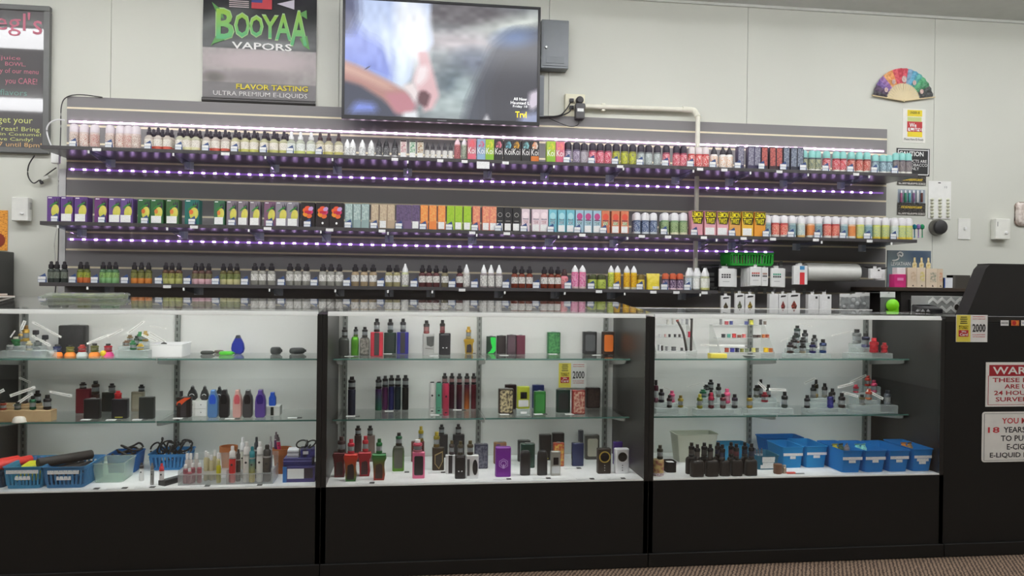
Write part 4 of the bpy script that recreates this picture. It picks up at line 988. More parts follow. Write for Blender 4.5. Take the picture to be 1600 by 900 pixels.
def paper(name, label, cat, x0, y0, x1, y1, Y, mat, d=.0015):
    t, w, h = wroot(name, label, cat, x0, y0, x1, y1, Y)
    part('sheet', mesh('sheet', shift(g_box(w, d, h), 0, d/2, 0), mat), t)
    return t
RED = M((196, 48, 52), .5); INK = M((28, 26, 28), .5); YEL = M((244, 220, 40), .5)
t = paper('age_poster', 'small white We Card poster with yellow panels below the fan', 'poster', 1410.5, 170, 1446, 223, WB-.002, M((242, 240, 232), .5))
q = WB-.0028
for a in ((1418, 172, 1441, 182, YEL), (1418, 206, 1441, 214, YEL), (1417.5, 190, 1441, 206, RED), (1418, 183, 1440, 190, M((206, 216, 140), .5)), (1419, 200, 1441, 205, WHITE)):
    wbox(t, 'colour_panel', *a[:4], q-(.0006 if a[4] is WHITE else 0), .0006, a[4], b=0)
wtext(t, "UNDER 18", 1422, 174, 1437, 178, q-.001, INK)
wtext(t, 'We', 1421, 192, 1432, 199, q-.001, WHITE, True); wtext(t, 'Card', 1421, 198.5, 1440, 205, q-.0018, RED, True)
wtext(t, 'Please Have ID Ready', 1413, 216, 1443, 220.5, q-.001, INK)
t = paper('caution_sign', 'black CAUTION sign half hidden by the top shelf end', 'sign', 1401, 232, 1452.5, 275, WB-.004, M((44, 43, 45), .4), .003)
q = WB-.005
for a in ((1403.5, 233.8, 1450, 235), (1403.5, 272, 1450, 273.2), (1402.8, 234, 1404, 273), (1450, 234, 1451.2, 273)): wbox(t, 'border_line', *a, q, .0006, WHITE, b=0)
wtext(t, 'CAUTION', 1405, 236.5, 1443, 244, q-.0002, WHITE, True)
wtext(t, 'PRODUCTS ARE', 1406, 249.5, 1448, 254, q-.0002, WHITE); wtext(t, 'FOR TOBACCO', 1407, 255.5, 1449, 260, q-.0002, WHITE); wtext(t, 'USE ONLY', 1407, 261, 1436, 265.5, q-.0002, WHITE)
def tubes_pack(label, x0, y0, x1, y1, split, tubecols, Y):
    """card of little tubes; split = pixel row where the black printed card starts"""
    t, w, h = wroot('tube_pack', label, 'hanging pack', x0, y0, x1, y1, Y)
    l = t.location
    wbox(t, 'card', x0, split, x1, y1, Y, .0025, M((48, 46, 44), .45, kind='print', c2=(96, 90, 84), scale=40))
    wbox(t, 'gold_line', x0+5, split+5, x1-5, split+8.5, Y-.001, .0008, M((206, 176, 60), .4, kind='print', c2=(60, 50, 30), scale=60), b=0)
    wbox(t, 'foot_pattern', x0+1, y1-3.5, x1-1, y1-.6, Y-.001, .0008, M((190, 186, 180), .45, kind='print', c2=(40, 38, 38), scale=40), b=0)
    if tubecols:
        wbox(t, 'blister', x0+.5, y0, x1-.5, split, Y+.001, .0015, CLR)
        m_ = len(tubecols)
        for k, c in enumerate(tubecols):
            px = x0+2.5+(x1-x0-5)*(k+.5)/m_
            p_ = at_y(px, split-1, Y-.006); hh = at_y(px, y0+1, Y-.006)[2]-p_[2]
            tb = part('tube', mk('tube', M(c, .25, .3), lathe, [(.0055, 0), (.006, .003), (.006, round(hh*.72, 3)), (.005, round(hh*.76, 3))], 10), t, (p_[0]-l[0], p_[1]-l[1], p_[2]-l[2]))
            part('tube_cap', mk('tube_cap', M((216, 216, 216), .3, .3), lathe, [(.0045, 0), (.0045, round(hh*.18, 3)), (.002, round(hh*.22, 3))], 8), tb, (0, 0, hh*.76))
    return t
tubes_pack('black hanging card with gold lettering under the caution sign', 1402.5, 274, 1447, 289, 274, None, WB-.006)
tubes_pack('hanging card of six coloured metal tubes under the caution sign', 1402.5, 296, 1446, 336, 317, [(190, 110, 150), (60, 150, 110), (90, 170, 176), (150, 110, 150), (236, 236, 236), (110, 66, 60)], WB-.006)
t = paper('bead_pack', 'white hanging card with three strips of cloudy beads', 'hanging pack', 1450.5, 283, 1486, 342, WB-.004, M((240, 240, 236), .5))
l = t.location
wtext(t, '12', 1476, 291, 1480, 294, WB-.0052, M((110, 110, 110), .5))
BEAD = M((236, 236, 222), .25, kind='clear', c2=(228, 228, 206), scale=.85)
for i in range(3):
    for j in range(6):
        p_ = at_y(1456.5+i*12.4, 312+j*5.2, WB-.008)
        part('bead', mk('bead', BEAD, lathe, [(.001, -.008), (.008, -.005), (.0105, 0), (.008, .005), (.001, .008)], 10), t, (p_[0]-l[0], p_[1]-l[1], p_[2]-l[2]))
wbox(t, 'hang_hole', 1466, 285, 1470, 286.5, WB-.0046, .0006, M((60, 60, 60), .6), b=0)
t, w, h = wroot('door_chime', 'round dark knob speaker mounted on the wall right of the shelves', 'speaker', 1460.5, 343, 1483.5, 366, WB-.055)
part('collar', mesh('collar', shift(lathe([(w*.5, 0), (w*.5, .03), (w*.46, .036)], 20), 0, .055, h/2, rx=PI/2), M((120, 118, 112), .35, .5)), t)
part('grille', mesh('grille', shift(lathe([(w*.43, .03), (w*.43, .05), (w*.36, .055)], 20), 0, .055, h/2, rx=PI/2), M((50, 49, 50), .5)), t)
t, w, h = wroot('light_switch', 'white wall light switch plate right of the round speaker', 'light switch', 1497.5, 341.5, 1516.5, 374, WB-.006)
part('plate', mesh('plate', shift(g_box(w, .006, h, .002, .001), 0, .003, 0), M((236, 236, 230), .4)), t)
part('toggle', mesh('toggle', shift(g_box(w*.16, .012, h*.12, 0, .001), 0, -.006, h*.46), WHITE), t)
t, w, h = wroot('thermostat', 'white thermostat box with a round knob at the right', 'thermostat', 1556, 341.5, 1579.5, 374, WB-.045)
part('cover', mesh('cover', shift(g_box(w, .045, h, .008, .003), 0, .0225, 0), M((238, 238, 230), .4)), t)
part('knob', mesh('knob', shift(lathe([(.009, 0), (.009, .007), (.006, .01)], 12), w*.18, 0, h*.32, rx=PI/2), WHITE), t)
part('dial_window', mesh('dial_window', shift(g_box(.004, .001, h*.22), -w*.38, -.0005, h*.62), M((140, 140, 136), .4)), t)
t, w, h = wroot('wall_ornament', 'pale crumpled wall ornament cut off by the right frame edge', 'ornament', 1591, 316, 1625, 352, WB-.03)
gg = loft([[(x+random.uniform(-.004, .004), y, zz+h/2+random.uniform(-.004, .004)) for x, zz in rr(w*k_, h*k_, w*.18, 4)] for k_, y in ((1, .03), (1.0, .018), (.86, .006), (.5, -.002), (.2, -.004))])
part('shell', mesh('shell', gg, M((232, 222, 214), .6, kind='art', c2=(196, 180, 170), scale=40)), t)
part('rim', mesh('rim', g_tube([(x, .024, zz+h/2) for x, zz in rr(w, h, w*.18, 4)], .004), M((150, 130, 118), .6)), t)
# ================================================================== goods inside the display cases
Q = .1625                                        # survey sheets were read at this scale
UP, LO, DK = .775, .540, ZD
def spot(org, zx, zy, Z, y0=None, y1=None):
    px, py = org[0]+zx*Q, org[1]+zy*Q
    if y0 is None: y0, y1 = (.225, .44) if Z > .5 else (.03, .44)
    Y = min(max(float(at_z(px, py, Z)[1]), y0), y1)
    return x_on(px, Y, Z), Y
BLK = (44, 43, 44)
def metal(c, r=.28): return M(c, r, .55)
GLS = M((222, 228, 230), .05, kind='clear', c2=(196, 200, 202), scale=.35)
def tank_part(w, h, base, cap, tip=BLK, glass=None):
    """small atomiser: base ring with glass, top cap and mouthpiece riding on it"""
    w = round(w, 4); h = round(h, 4); r = w/2
    gm = M(glass, .15, kind='clear', c2=glass, scale=.6) if glass else GLS
    return ('tank', mk('tank', metal(base), lathe, [(r*.62, 0), (r*.8, h*.03), (r*.98, h*.05), (r*.98, h*.2), (r*.85, h*.22)], 14), [
        ('glass', mk('glass', gm, lathe, [(r*.84, h*.22), (r*.9, h*.28), (r*.9, h*.48), (r*.84, h*.53)], 14)),
        ('chimney', mk('chimney', metal((150, 150, 150)), lathe, [(r*.4, h*.22), (r*.46, h*.3), (r*.3, h*.44), (r*.3, h*.53)], 8)),
        ('top_cap', mk('top_cap', metal(cap), lathe, [(r*.9, h*.53), (r*1.0, h*.55), (r*1.0, h*.7), (r*.8, h*.76), (r*.5, h*.77)], 14)),
        ('mouthpiece', mk('mouthpiece', M(tip, .35), lathe, [(r*.5, h*.77), (r*.62, h*.82), (r*.56, h*.94), (r*.62, h*1.0), (r*.4, h*.995)], 12))])
def put_tank(t, loc, *a, **k):
    nm, me, subs = tank_part(*a, **k)
    o = part(nm, me, t, loc)
    for n_, m_ in subs: part(n_, m_, o)
def atty(org, zx, ztop, zbase, zw, Y, Z, base, cap, label, tip=BLK, glass=None, group='atomisers on the clear stands'):
    px = org[0]+zx*Q; X = x_on(px, Y, Z); s = mpp((X, Y, Z))*Q
    t = root('atomizer', label, 'atomizer', (X, Y, Z), 0, group)
    w = zw*s; h = (zbase-ztop)*s
    nm, me, subs = tank_part(w, h, base, cap, tip, glass)
    part('base', me, t)
    for n_, m_ in subs: part(n_, m_, t)
    return t
def front(t, name, out, mat, y, lab=None): return part(name, mesh(name, g_prism(out, .001), mat), t, (0, y, 0), label=lab)
def mod(org, Z, x0, x1, top, base, c, label, style='box', panel=None, tank=None, deco=None, c2=None, rough=.32, met=.25, cat='vape mod', name='vape_mod', rot=0.0, dz=0.0, yoff=0.0, depth=None):
    X, Y = spot(org, (x0+x1)/2, base, Z); Y = min(.45, Y+yoff); X = x_on(org[0]+(x0+x1)/2*Q, Y, Z)
    s = mpp((X, Y, Z))*Q; w = (x1-x0)*s; h = (base-top)*s; d = depth or max(.02, w*.6)
    t = root(name, label, cat, (X, Y, Z+dz), rot)
    m_ = M(c, rough, met, kind='fade', c2=c2, scale=h) if c2 and deco not in ('ring', 'art') else M(c, rough, met)
    y = -d/2
    if style == 'tube':
        d = w; y = -w/2; r = w/2
        part('body', mesh('body', lathe([(r*.92, 0), (r, h*.01), (r, h*.97), (r*.92, h)], 16), m_), t)
    elif style == 'round':
        rings = [[(x, yy, 0) for x, yy in rr(w*.9, d*.9, d*.3, 3)]]
        for q_, k_ in ((.02, 1), (.78, 1), (.9, .93), (.97, .78), (1, .6)): rings.append([(x*k_, yy*k_, h*q_) for x, yy in rr(w, d, d*.35, 3)])
        part('body', mesh('body', loft(rings), m_), t)
    elif style == 'grip':
        o = [(-.34, 0), (.36, 0), (.42, .2), (.36, .5), (.4, .72), (.5, .84), (.46, 1), (-.42, 1), (-.5, .9), (-.42, .74), (-.36, .4)]
        part('body', mesh('body', g_prism([(a*w, b*h) for a, b in o], d, w*.05), m_), t)
    elif style == 'pod':
        o = [(-.36, 0), (.36, 0), (.48, .05), (.5, .12), (.5, .6), (.42, .76), (.24, .88), (.2, 1), (-.2, 1), (-.24, .88), (-.42, .76), (-.5, .6), (-.5, .12), (-.48, .05)]
        part('body', mesh('body', g_prism([(a*w, b*h) for a, b in o], d, w*.06), m_), t)
    elif style == 'drop':
        o = [(-.22, 0), (.22, 0), (.42, .1), (.5, .3), (.44, .55), (.26, .8), (.1, .97), (-.1, .97), (-.26, .8), (-.44, .55), (-.5, .3), (-.42, .1)]
        part('body', mesh('body', g_prism([(a*w, b*h) for a, b in o], d, w*.08), m_), t)
    else:
        part('body', mesh('body', g_box(w, d, h, min(w, d)*.22, w*.03, 3), m_), t)
    if panel: 
        if style == 'grip': front(t, 'side_panel', [(a*w, b*h) for a, b in ((-.24, .08), (.24, .08), (.26, .3), (.22, .6), (.1, .66), (-.2, .6), (-.22, .3))], M(panel, .4), y-.0004)
        elif style == 'pod': front(t, 'cartridge_window', [(a*w, b*h) for a, b in ((-.26, .5), (.26, .5), (.34, .62), (.28, .76), (.12, .84), (-.12, .84), (-.28, .76), (-.34, .62))], M(panel, .2), y-.0004)
        else: front(t, 'front_panel', rr_at(w*.72, h*.74, w*.12, 0, h*.5), M(panel, .35), y-.0004)
    if deco == 'band': front(t, 'centre_band', rect(-w*.2, w*.2, h*.04, h*.99), M((56, 52, 54), .35), y-.0004)
    elif deco == 'eyes':
        for sg in (-1, 1): front(t, 'eye_mark', ell(w*.16, h*.05, 10, sg*w*.15, h*.33, sg*.3), WHITE, y-.0006)
        front(t, 'brow_line', [(-w*.4, h*.92), (w*.4, h*.92), (w*.3, h*.96), (-w*.3, h*.96)], M((130, 130, 134), .3, .5), y-.0006)
    elif deco == 'screen':
        front(t, 'screen', rect(-w*.26, w*.26, h*.46, h*.76), M((20, 22, 26), .1), y-.0006)
        front(t, 'name_plate', rect(-w*.4, w*.4, h*.1, h*.4), M((206, 208, 208), .35), y-.0005)
    elif deco == 'shield':
        front(t, 'shield_trim', [(-w*.3, h*.7), (w*.36, h*.86), (w*.38, h*.4), (w*.06, h*.06), (-w*.3, h*.3)], metal((190, 170, 120)), y-.0005)
        front(t, 'shield', [(-w*.25, h*.66), (w*.31, h*.8), (w*.32, h*.4), (w*.05, h*.12), (-w*.25, h*.32)], M((60, 54, 46), .3), y-.0011)
    elif deco == 'ring':
        front(t, 'ring', ell(w*.84, w*.84, 20, 0, h*.68), metal(c2 or (214, 190, 90)), y-.0006)
        front(t, 'dial', ell(w*.66, w*.66, 20, 0, h*.68), M((26, 25, 26), .25), y-.0014)
        for k in range(3): front(t, 'button', ell(w*.08, w*.08, 8, 0, h*(.14+.1*k)), M((180, 180, 176), .3) if c[0] < 120 else M((40, 40, 42), .4), y-.0008)
    elif deco == 'emblem':
        for k, (r1, mt) in enumerate(((.66, M((206, 170, 226), .4)), (.58, m_), (.4, M((206, 170, 226), .4)), (.3, m_))):
            front(t, 'emblem_ring', ell(w*r1, w*r1, 6 if k < 2 else 16, 0, h*.46, PI/6), mt, y-.0004-.0005*k)
        front(t, 'emblem_stem', [(-w*.08, h*.3), (w*.08, h*.3), (w*.04, h*.44), (-w*.04, h*.44)], M((206, 170, 226), .4), y-.0026)
    elif deco == 'art':
        front(t, 'artwork', rr_at(w*.84, h*.9, w*.14, 0, h*.5), M(c, .35, kind='art', c2=c2 or (214, 200, 170), scale=95), y-.0005)
    elif deco == 'buttons':
        front(t, 'fire_button', ell(w*.3, h*.07, 12, 0, h*.6), M((30, 30, 32), .4), y-.0008)
        for sg in (-1, 1): front(t, 'dot', ell(w*.12, h*.03, 8, sg*w*.14, h*.2), M((50, 50, 52), .4), y-.0008)
        front(t, 'charge_port', ell(w*.44, h*.04, 12, 0, h*.1), M((30, 30, 32), .4), y-.0008)
    elif deco == 'label': front(t, 'print_line', rect(-w*.24, w*.24, h*.06, h*.1), M((196, 190, 80), .5), y-.0006)
    elif deco == 'top': part('top_plate', mesh('top_plate', shift(g_box(w*.86, d*.86, .003, d*.2, .001), 0, 0, h), metal((206, 208, 208))), t)
    if deco in (None, 'art', 'band') and style == 'box' and not tank: 
        part('connector', mesh('connector', shift(lathe([(w*.2, 0), (w*.2, .002), (w*.1, .003)], 12), 0, 0, h), metal((150, 150, 150))), t)
    if tank:
        tx0, tx1, ttop, base_c, cap_c = tank[:5]; tip = tank[5] if len(tank) > 5 else BLK; gl = tank[6] if len(tank) > 6 else None
        put_tank(t, (((tx0+tx1)-(x0+x1))/2*s, 0, h*.995), (tx1-tx0)*s, (top-ttop)*s, base_c, cap_c, tip, gl)
    return t
def rr_at(w, h, r, cx, cz): return [(cx+a, cz+b) for a, b in rr(w, h, r, 3)]
FLATN = [0]
def flat_card(org, zx, zy, Z, label, w=.036, black=True):
    X, Y = spot(org, zx, zy, Z, .012, .44)
    t = root('shelf_card', label, 'price card', (X, Y, Z+.0004), random.uniform(-.05, .05), 'white cards lying on the case shelves')
    part('card', mk('card', INFO, g_box, w, .022, .0012), t)
    if black: part('dark_square', mk('dark_square', M((70, 70, 70), .5), g_box, .018, .02, .0013), t, (w/2+.009, 0, 0))
def strip(org, x0, y0, x1, y1, Y, label, hz=20):
    a = at_y(org[0]+x0*Q, org[1]+y0*Q, Y); b = at_y(org[0]+x1*Q, org[1]+y1*Q, Y)
    L_ = math.hypot(b[0]-a[0], b[2]-a[2]); hh = hz*Q*mpp(a)
    t = root('paper_strip', label, 'paper strip', (a[0], Y, a[2]), (0, -math.atan2(b[2]-a[2], b[0]-a[0]), 0), 'paper name strips tied to atomisers')
    part('paper', mesh('paper', shift(g_box(L_, .0006, hh), L_/2, 0, -hh/2), M((250, 249, 244), .6)), t)
    part('print', mesh('print', shift(g_box(L_*.84, .0007, hh*.3), L_/2, -.0002, -hh*.15), M((150, 148, 142), .6, kind='print', c2=(236, 235, 230), scale=160)), t)
ACR = M((246, 250, 249), .25, kind='clear', c2=(214, 222, 220), scale=.3)
def stand(org, Z, label, tiers, dy=.05, y0=.235, mat=None):
    """tiers front to back: (x0, x1, ztop) in sheet units; returns (Y, top z) of each tier"""
    res = []; t = None
    for k, (x0, x1, zt) in enumerate(tiers):
        Y = y0+dy*k; zz = float(at_y(org[0]+(x0+x1)/2*Q, org[1]+zt*Q, Y)[2]); zz = max(zz, Z+.006)
        a = x_on(org[0]+x0*Q, Y, zz); b = x_on(org[0]+x1*Q, Y, zz)
        if t is None: t = root('display_stand', label, 'display stand', ((a+b)/2, y0, Z)); X_ = (a+b)/2
        part('step', mesh('step', shift(g_box(b-a, dy*.98, zz-Z, 0, .0012), (a+b)/2-X_, dy*k, 0), mat or ACR), t)
        res.append((Y, zz))
    return res
def tub(label, X, Y, Z, w, d, h, c, rot=0.0, cloudy=.8, slots=False, taper=.86, cards=(), name='plastic_tub', cat='tub'):
    t = root(name, label, cat, (X, Y, Z), rot)
    m_ = M(c, .3, kind='clear', c2=c, scale=cloudy)
    th = .003
    def ring(k, z, i=0): return [(x, y, z) for x, y in rr(w*k-2*i, d*k-2*i, .012, 2)]
    if not slots:
        rings = [ring(taper, 0), ring(1, h), ring(1, h, th), ring(taper, th, th)]
        v, f = loft(rings); part('shell', mesh('shell', (v, f), m_), t)
    else:
        part('floor', mesh('floor', loft([ring(taper, 0), ring(taper+.01, .004)]), m_), t)
        part('rim', mesh('rim', loft([ring(.965, h*.82), ring(1, h), ring(1, h, th), ring(.965, h*.82, th), ring(.965, h*.82)], cap=False), m_), t)
        part('foot_band', mesh('foot_band', loft([ring(taper, 0), ring(taper+.02, h*.16), ring(taper+.02, h*.16, th), ring(taper, 0, th)], cap=False), m_), t)
        nx = max(5, int(w/.016)); ny = max(4, int(d/.016))
        for side in range(4):
            n = nx if side % 2 == 0 else ny
            for k in range(n+1):
                u = -.5+k/n
                def pt(kk, z):
                    W_, D_ = w*kk, d*kk
                    return {0: (u*(W_-.02), -D_/2+.0015, z), 2: (u*(W_-.02), D_/2-.0015, z), 1: (W_/2-.0015, u*(D_-.02), z), 3: (-W_/2+.0015, u*(D_-.02), z)}[side]
                part('slat', mesh('slat', g_tube([pt(taper+.02, h*.14), pt(.962, h*.84)], .0042, 4), m_), t)
    part('lip', mesh('lip', loft([ring(1.0, h-.003), ring(1.03, h-.002), ring(1.03, h+.001), ring(1.0, h+.001)], cap=False), m_), t)
    for k, (cw, cz, chh) in enumerate(cards):
        part('name_label', mesh('name_label', shift(g_box(cw, .001, chh), 0, -d/2*(taper+(1-taper)*cz/h)-.002, cz), INFO), t, rot=(0, 0, 0))
    return t
def tubpx(label, org, x0, x1, ztop, zbase, d, c, Z=DK, **k):
    X, Y = spot(org, (x0+x1)/2, zbase, Z); X = x_on(org[0]+(x0+x1)/2*Q, Y, Z); s = mpp((X, Y, Z))*Q
    w = (x1-x0)*s; h = (zbase-ztop)*s
    cards = k.pop('cards', ()); cards = [(cw*s, cz*s, ch_*s) for cw, cz, ch_ in cards]
    Yc = min(Y+d/2, .462-d/2)
    return tub(label, x_on(org[0]+(x0+x1)/2*Q, Y, Z), Yc, Z, w, d, h, c, cards=cards, **k), w, h, Yc
def roll(name, label, cat, X, Y, Z, L_, r, mat, ang=0.0, tilt=0.0):
    t = root(name, label, cat, (X, Y, Z), (0, 0, ang))
    part('sleeve', mesh('sleeve', shift(lathe([(r*.9, -L_/2), (r, -L_/2+.002), (r, L_/2-.002), (r*.9, L_/2)], 14), 0, 0, r, rx=PI/2+tilt), mat), t)
    part('end_ring', mesh('end_ring', shift(lathe([(r*.55, -L_/2-.001), (r*.55, -L_/2+.001)], 12), 0, 0, r, rx=PI/2+tilt), M((40, 40, 40), .5)), t)

# ------------------------------------------------------------------ left case, upper shelf
A = (0, 480)
st = stand(A, UP, 'clear stepped stand at the left of the upper left shelf', [(30, 520, 415), (90, 420, 372), (150, 330, 330)])
gold, bron, drk, grn = (206, 168, 82), (140, 104, 72), (60, 58, 60), (52, 110, 66)
atty(A, 100, 345, 415, 62, *st[0], (150, 150, 146), (176, 176, 172), 'small silver atomizer at the front of the leftmost stand')
atty(A, 150, 285, 372, 80, *st[1], grn, (50, 130, 74), 'green atomizer on the leftmost stand', tip=(190, 186, 170), glass=(70, 130, 80))
atty(A, 205, 232, 330, 56, *st[2], gold, (196, 160, 90), 'gold atomizer with silver ring on the leftmost stand', tip=(220, 214, 200))
atty(A, 250, 175, 330, 60, *st[2], gold, (206, 164, 70), 'tall gold atomizer at the top of the leftmost stand', tip=(150, 110, 50))
atty(A, 280, 325, 415, 60, *st[0], (190, 186, 170), (206, 196, 160), 'pale brass atomizer at the front of the leftmost stand', tip=(206, 196, 160))
atty(A, 365, 320, 372, 70, *st[1], (110, 120, 116), (130, 136, 132), 'squat grey atomizer right on the leftmost stand')
strip(A, 205, 215, 240, 130, .3, 'short paper strip standing up over the gold atomizers', 30)
strip(A, 310, 140, 590, 290, .33, 'long paper strip falling from the leftmost stand toward the black box')
strip(A, 305, 275, 490, 372, .28, 'paper strip lying below the long one on the leftmost stand')
strip(A, 100, 290, 145, 225, .27, 'tiny curled paper strip left of the green atomizer', 12)
for k, (zx, zy) in enumerate(((345, 240), (435, 287))):
    X = x_on(zx*Q, .36, .86); zz = at_y(zx*Q, 480+(zy+22)*Q, .36)[2]
    t = root('spare_coil', '%s black coil above the leftmost stand' % ('upper', 'lower')[k], 'coil', (X, .36, zz-.012))
    part('post', mesh('post', g_box(.004, .004, .012), STEEL), t)
    part('head', mesh('head', shift(g_box(.02, .016, .018, .003, .002), 0, 0, .011), M((50, 50, 56), .35)), t)
dome = [(215, 462, (206, 60, 100), bron, (176, 150, 124), 'bronze', 'pink', 370), (350, 462, (104, 84, 160), (60, 62, 90), (60, 60, 84), 'navy', 'purple', 378), (550, 470, (240, 132, 44), (52, 66, 120), (60, 70, 120), 'blue', 'first orange', 360),
        (675, 470, (240, 140, 52), (150, 140, 50), (140, 136, 60), 'olive gold', 'second orange', 365), (790, 470, (196, 206, 202), (186, 52, 52), (196, 70, 64), 'red', 'clear grey', 362), (910, 470, (240, 140, 48), (120, 124, 60), (130, 134, 76), 'moss green', 'third orange', 350), (1040, 470, (226, 70, 140), (190, 40, 60), (190, 44, 60), 'crimson', 'magenta', 352)]
for zx, zb, c, b_, cp_, nm, dn, tp in dome:
    X, Y = spot(A, zx, zb, UP); s = mpp((X, Y, UP))*Q; r = 52*s; hh = 40*s
    t = root('silicone_stand', '%s silicone dome holding the %s atomizer' % (dn, nm), 'atomizer stand', (X, Y, UP))
    part('dome', mesh('dome', lathe([(r, 0), (r*.97, hh*.3), (r*.8, hh*.75), (r*.6, hh)], 18), M(c, .5)), t)
    part('socket', mesh('socket', lathe([(r*.5, hh*.98), (r*.5, hh*1.02), (r*.3, hh*1.02)], 12), M(tuple(int(v*.75) for v in c), .5)), t)
    atty(A, zx, tp, zb-40, 74, Y, UP+hh*1.02, b_, cp_, '%s atomizer seated on the %s silicone dome' % (nm, dn), tip=cp_ if nm in ('red', 'bronze') else BLK, glass=tuple(int(v*.6+80) for v in b_), group='atomisers on silicone domes')
for k, (zx, c, nm) in enumerate(((610, (226, 228, 226), 'white'), (1090, (236, 206, 40), 'yellow'))):
    X, Y = spot(A, zx, 450, UP); t = root('silicone_ball', 'small %s silicone ball between the domes' % nm, 'ball', (X, .29, UP))
    part('ball', mesh('ball', shift(lathe([(.0115*math.sin(PI*q/8), .0115-.0115*math.cos(PI*q/8)) for q in range(9)], 14), 0, 0, 0), M(c, .4)), t)
    part('seam', mesh('seam', lathe([(.0113, .011), (.0119, .0115), (.0113, .012)], 14), M(tuple(int(v*.9) for v in c), .5)), t)
mod(A, UP, 585, 830, 180, 446, (46, 45, 47), 'square black box with a pale swoosh behind the domes', deco='art', c2=(60, 58, 60), cat='box', name='product_box', met=0, yoff=.06, depth=.05)
strip(A, 835, 352, 1045, 265, .3, 'paper strip rising right of the black swoosh box')
strip(A, 1035, 290, 1180, 212, .31, 'paper strip above the crimson atomizer')
st = stand(A, UP, 'second clear stepped stand on the upper left shelf', [(1130, 1440, 410), (1160, 1400, 372), (1200, 1420, 330)])
for a in ((1215, 318, 372, 56, 1, (120, 92, 72), (130, 100, 76), 'brown atomizer at the left of the second stand'), (1250, 268, 330, 58, 2, (130, 104, 70), (140, 116, 80), 'tan atomizer at the back of the second stand'),
          (1278, 318, 410, 60, 0, (48, 112, 70), (56, 124, 78), 'green atomizer at the front of the second stand'), (1312, 275, 372, 50, 1, (36, 50, 44), (40, 54, 46), 'black-green atomizer on the second stand'),
          (1345, 236, 330, 56, 2, (50, 120, 70), (60, 140, 84), 'bright green atomizer at the back of the second stand'), (1350, 350, 410, 62, 0, (206, 172, 70), (220, 190, 80), 'squat yellow-gold atomizer on the second stand'),
          (1398, 228, 330, 56, 2, (170, 140, 80), (186, 156, 90), 'tall brass atomizer on the second stand')):
    atty(A, a[0], a[1], a[2], a[3], *st[a[4]], a[5], a[6], a[7], tip=a[6])
strip(A, 1225, 255, 1388, 132, .31, 'paper strip rising over the second stand', 22)
strip(A, 1440, 180, 1600, 206, .34, 'thin paper strip reaching right over the white tray', 12)
strip(A, 1430, 240, 1592, 335, .31, 'paper strip falling into the white tray')
strip(A, 1362, 264, 1515, 330, .29, 'paper strip across the front of the second stand')
X, Y = spot(A, 1600, 470, UP); s = mpp((X, .3, UP))*Q
t = tub('white open tray on the upper left shelf', x_on(265, .31, UP), .33, UP, 300*s, .13, 120*s, (240, 240, 240), cloudy=.97, taper=.97, name='white_tray', cat='tray')
t = root('round_coil', 'dark round coil resting in the white tray', 'coil', (x_on(256, .3, UP+.04), .3, UP+.004))
part('disc', mesh('disc', lathe([(.012, 0), (.012, 105*s), (.009, 118*s), (.004, 122*s)], 14), M((60, 58, 58), .35, .4)), t)
part('pin', mesh('pin', shift(lathe([(.003, 0), (.003, .003)], 8), 0, 0, 122*s), STEEL), t)
A2 = (240, 480)
def puck(zx, zy, wz, hz, dm, c, label, rot=0.0, name='pod_device'):
    X, Y = spot(A2, zx, zy+hz*.4, UP); s = mpp((X, Y, UP))*Q
    t = root(name, label, 'pod device', (X, Y, UP), rot)
    w = wz*s; h = hz*s
    rings = [[(x*k_, y*k_, h*q_) for x, y in rr(w, dm, dm*.45, 4)] for q_, k_ in ((0, .7), (.15, .92), (.5, 1), (.85, .92), (1, .7))]
    part('body', mesh('body', loft(rings), M(c, .35)), t)
    part('mouth_tip', mesh('mouth_tip', shift(g_box(w*.12, dm*.4, h*.4, .003, .001), w*.5, 0, h*.3), M(tuple(int(v*.7) for v in c), .35)), t)
puck(515, 440, 125, 36, .03, (66, 70, 66), 'flat dark grey oval pod lying left of the green one')
puck(628, 430, 90, 30, .03, (104, 90, 84), 'flat brown oval pod lying behind the green one')
puck(700, 445, 140, 36, .032, (84, 196, 52), 'flat bright green oval pod')
X, Y = spot(A2, 812, 462, UP)
t = mod(A2, UP, 750, 872, 268, 452, (42, 56, 168), 'upright blue teardrop pod with a dark tip', style='drop', depth=.022, cat='pod device', name='pod_device')
h = (452-268)*mpp((X, Y, UP))*Q
part('dark_tip', mesh('dark_tip', shift(g_prism([(-.011, 0), (.011, 0), (.006, h*.17), (-.006, h*.17)], .0225, .002), 0, 0, h*.84), M((66, 68, 70), .35)), t)
puck(1175, 425, 105, 68, .05, (62, 64, 64), 'thick dark grey pod lying toward the right, left one', .3)
puck(1380, 425, 150, 58, .04, (56, 60, 60), 'long dark grey pod lying toward the right, right one', .35)

# ------------------------------------------------------------------ left case, lower shelf
C = (0, 570)
WOOD = M((176, 146, 106), .6, kind='art', c2=(192, 164, 124), scale=14)
st = stand(C, LO, 'light wooden stepped block on the lower left shelf', [(-30, 520, 432), (-10, 400, 405), (4, 380, 370)], mat=WOOD)
for a in ((30, 345, 432, 60, 0, (170, 70, 54), (180, 84, 66), 'copper red atomizer at the left of the wooden block'), (170, 355, 432, 62, 0, (74, 84, 76), (84, 96, 86), 'grey-green atomizer on the wooden block'), (315, 300, 432, 60, 0, (40, 90, 66), (46, 104, 74), 'dark green atomizer on the wooden block'),
          (360, 248, 370, 64, 2, (40, 46, 42), (40, 42, 40), 'black atomizer at the back of the wooden block'), (455, 290, 432, 72, 0, (40, 36, 36), (42, 38, 38), 'black-capped clear atomizer at the right of the wooden block'), (235, 270, 370, 60, 2, (90, 80, 70), (60, 70, 62), 'dim brown atomizer behind the paper strips')):
    atty(C, a[0], a[1], a[2], a[3], *st[a[4]], a[5], a[6], a[7])
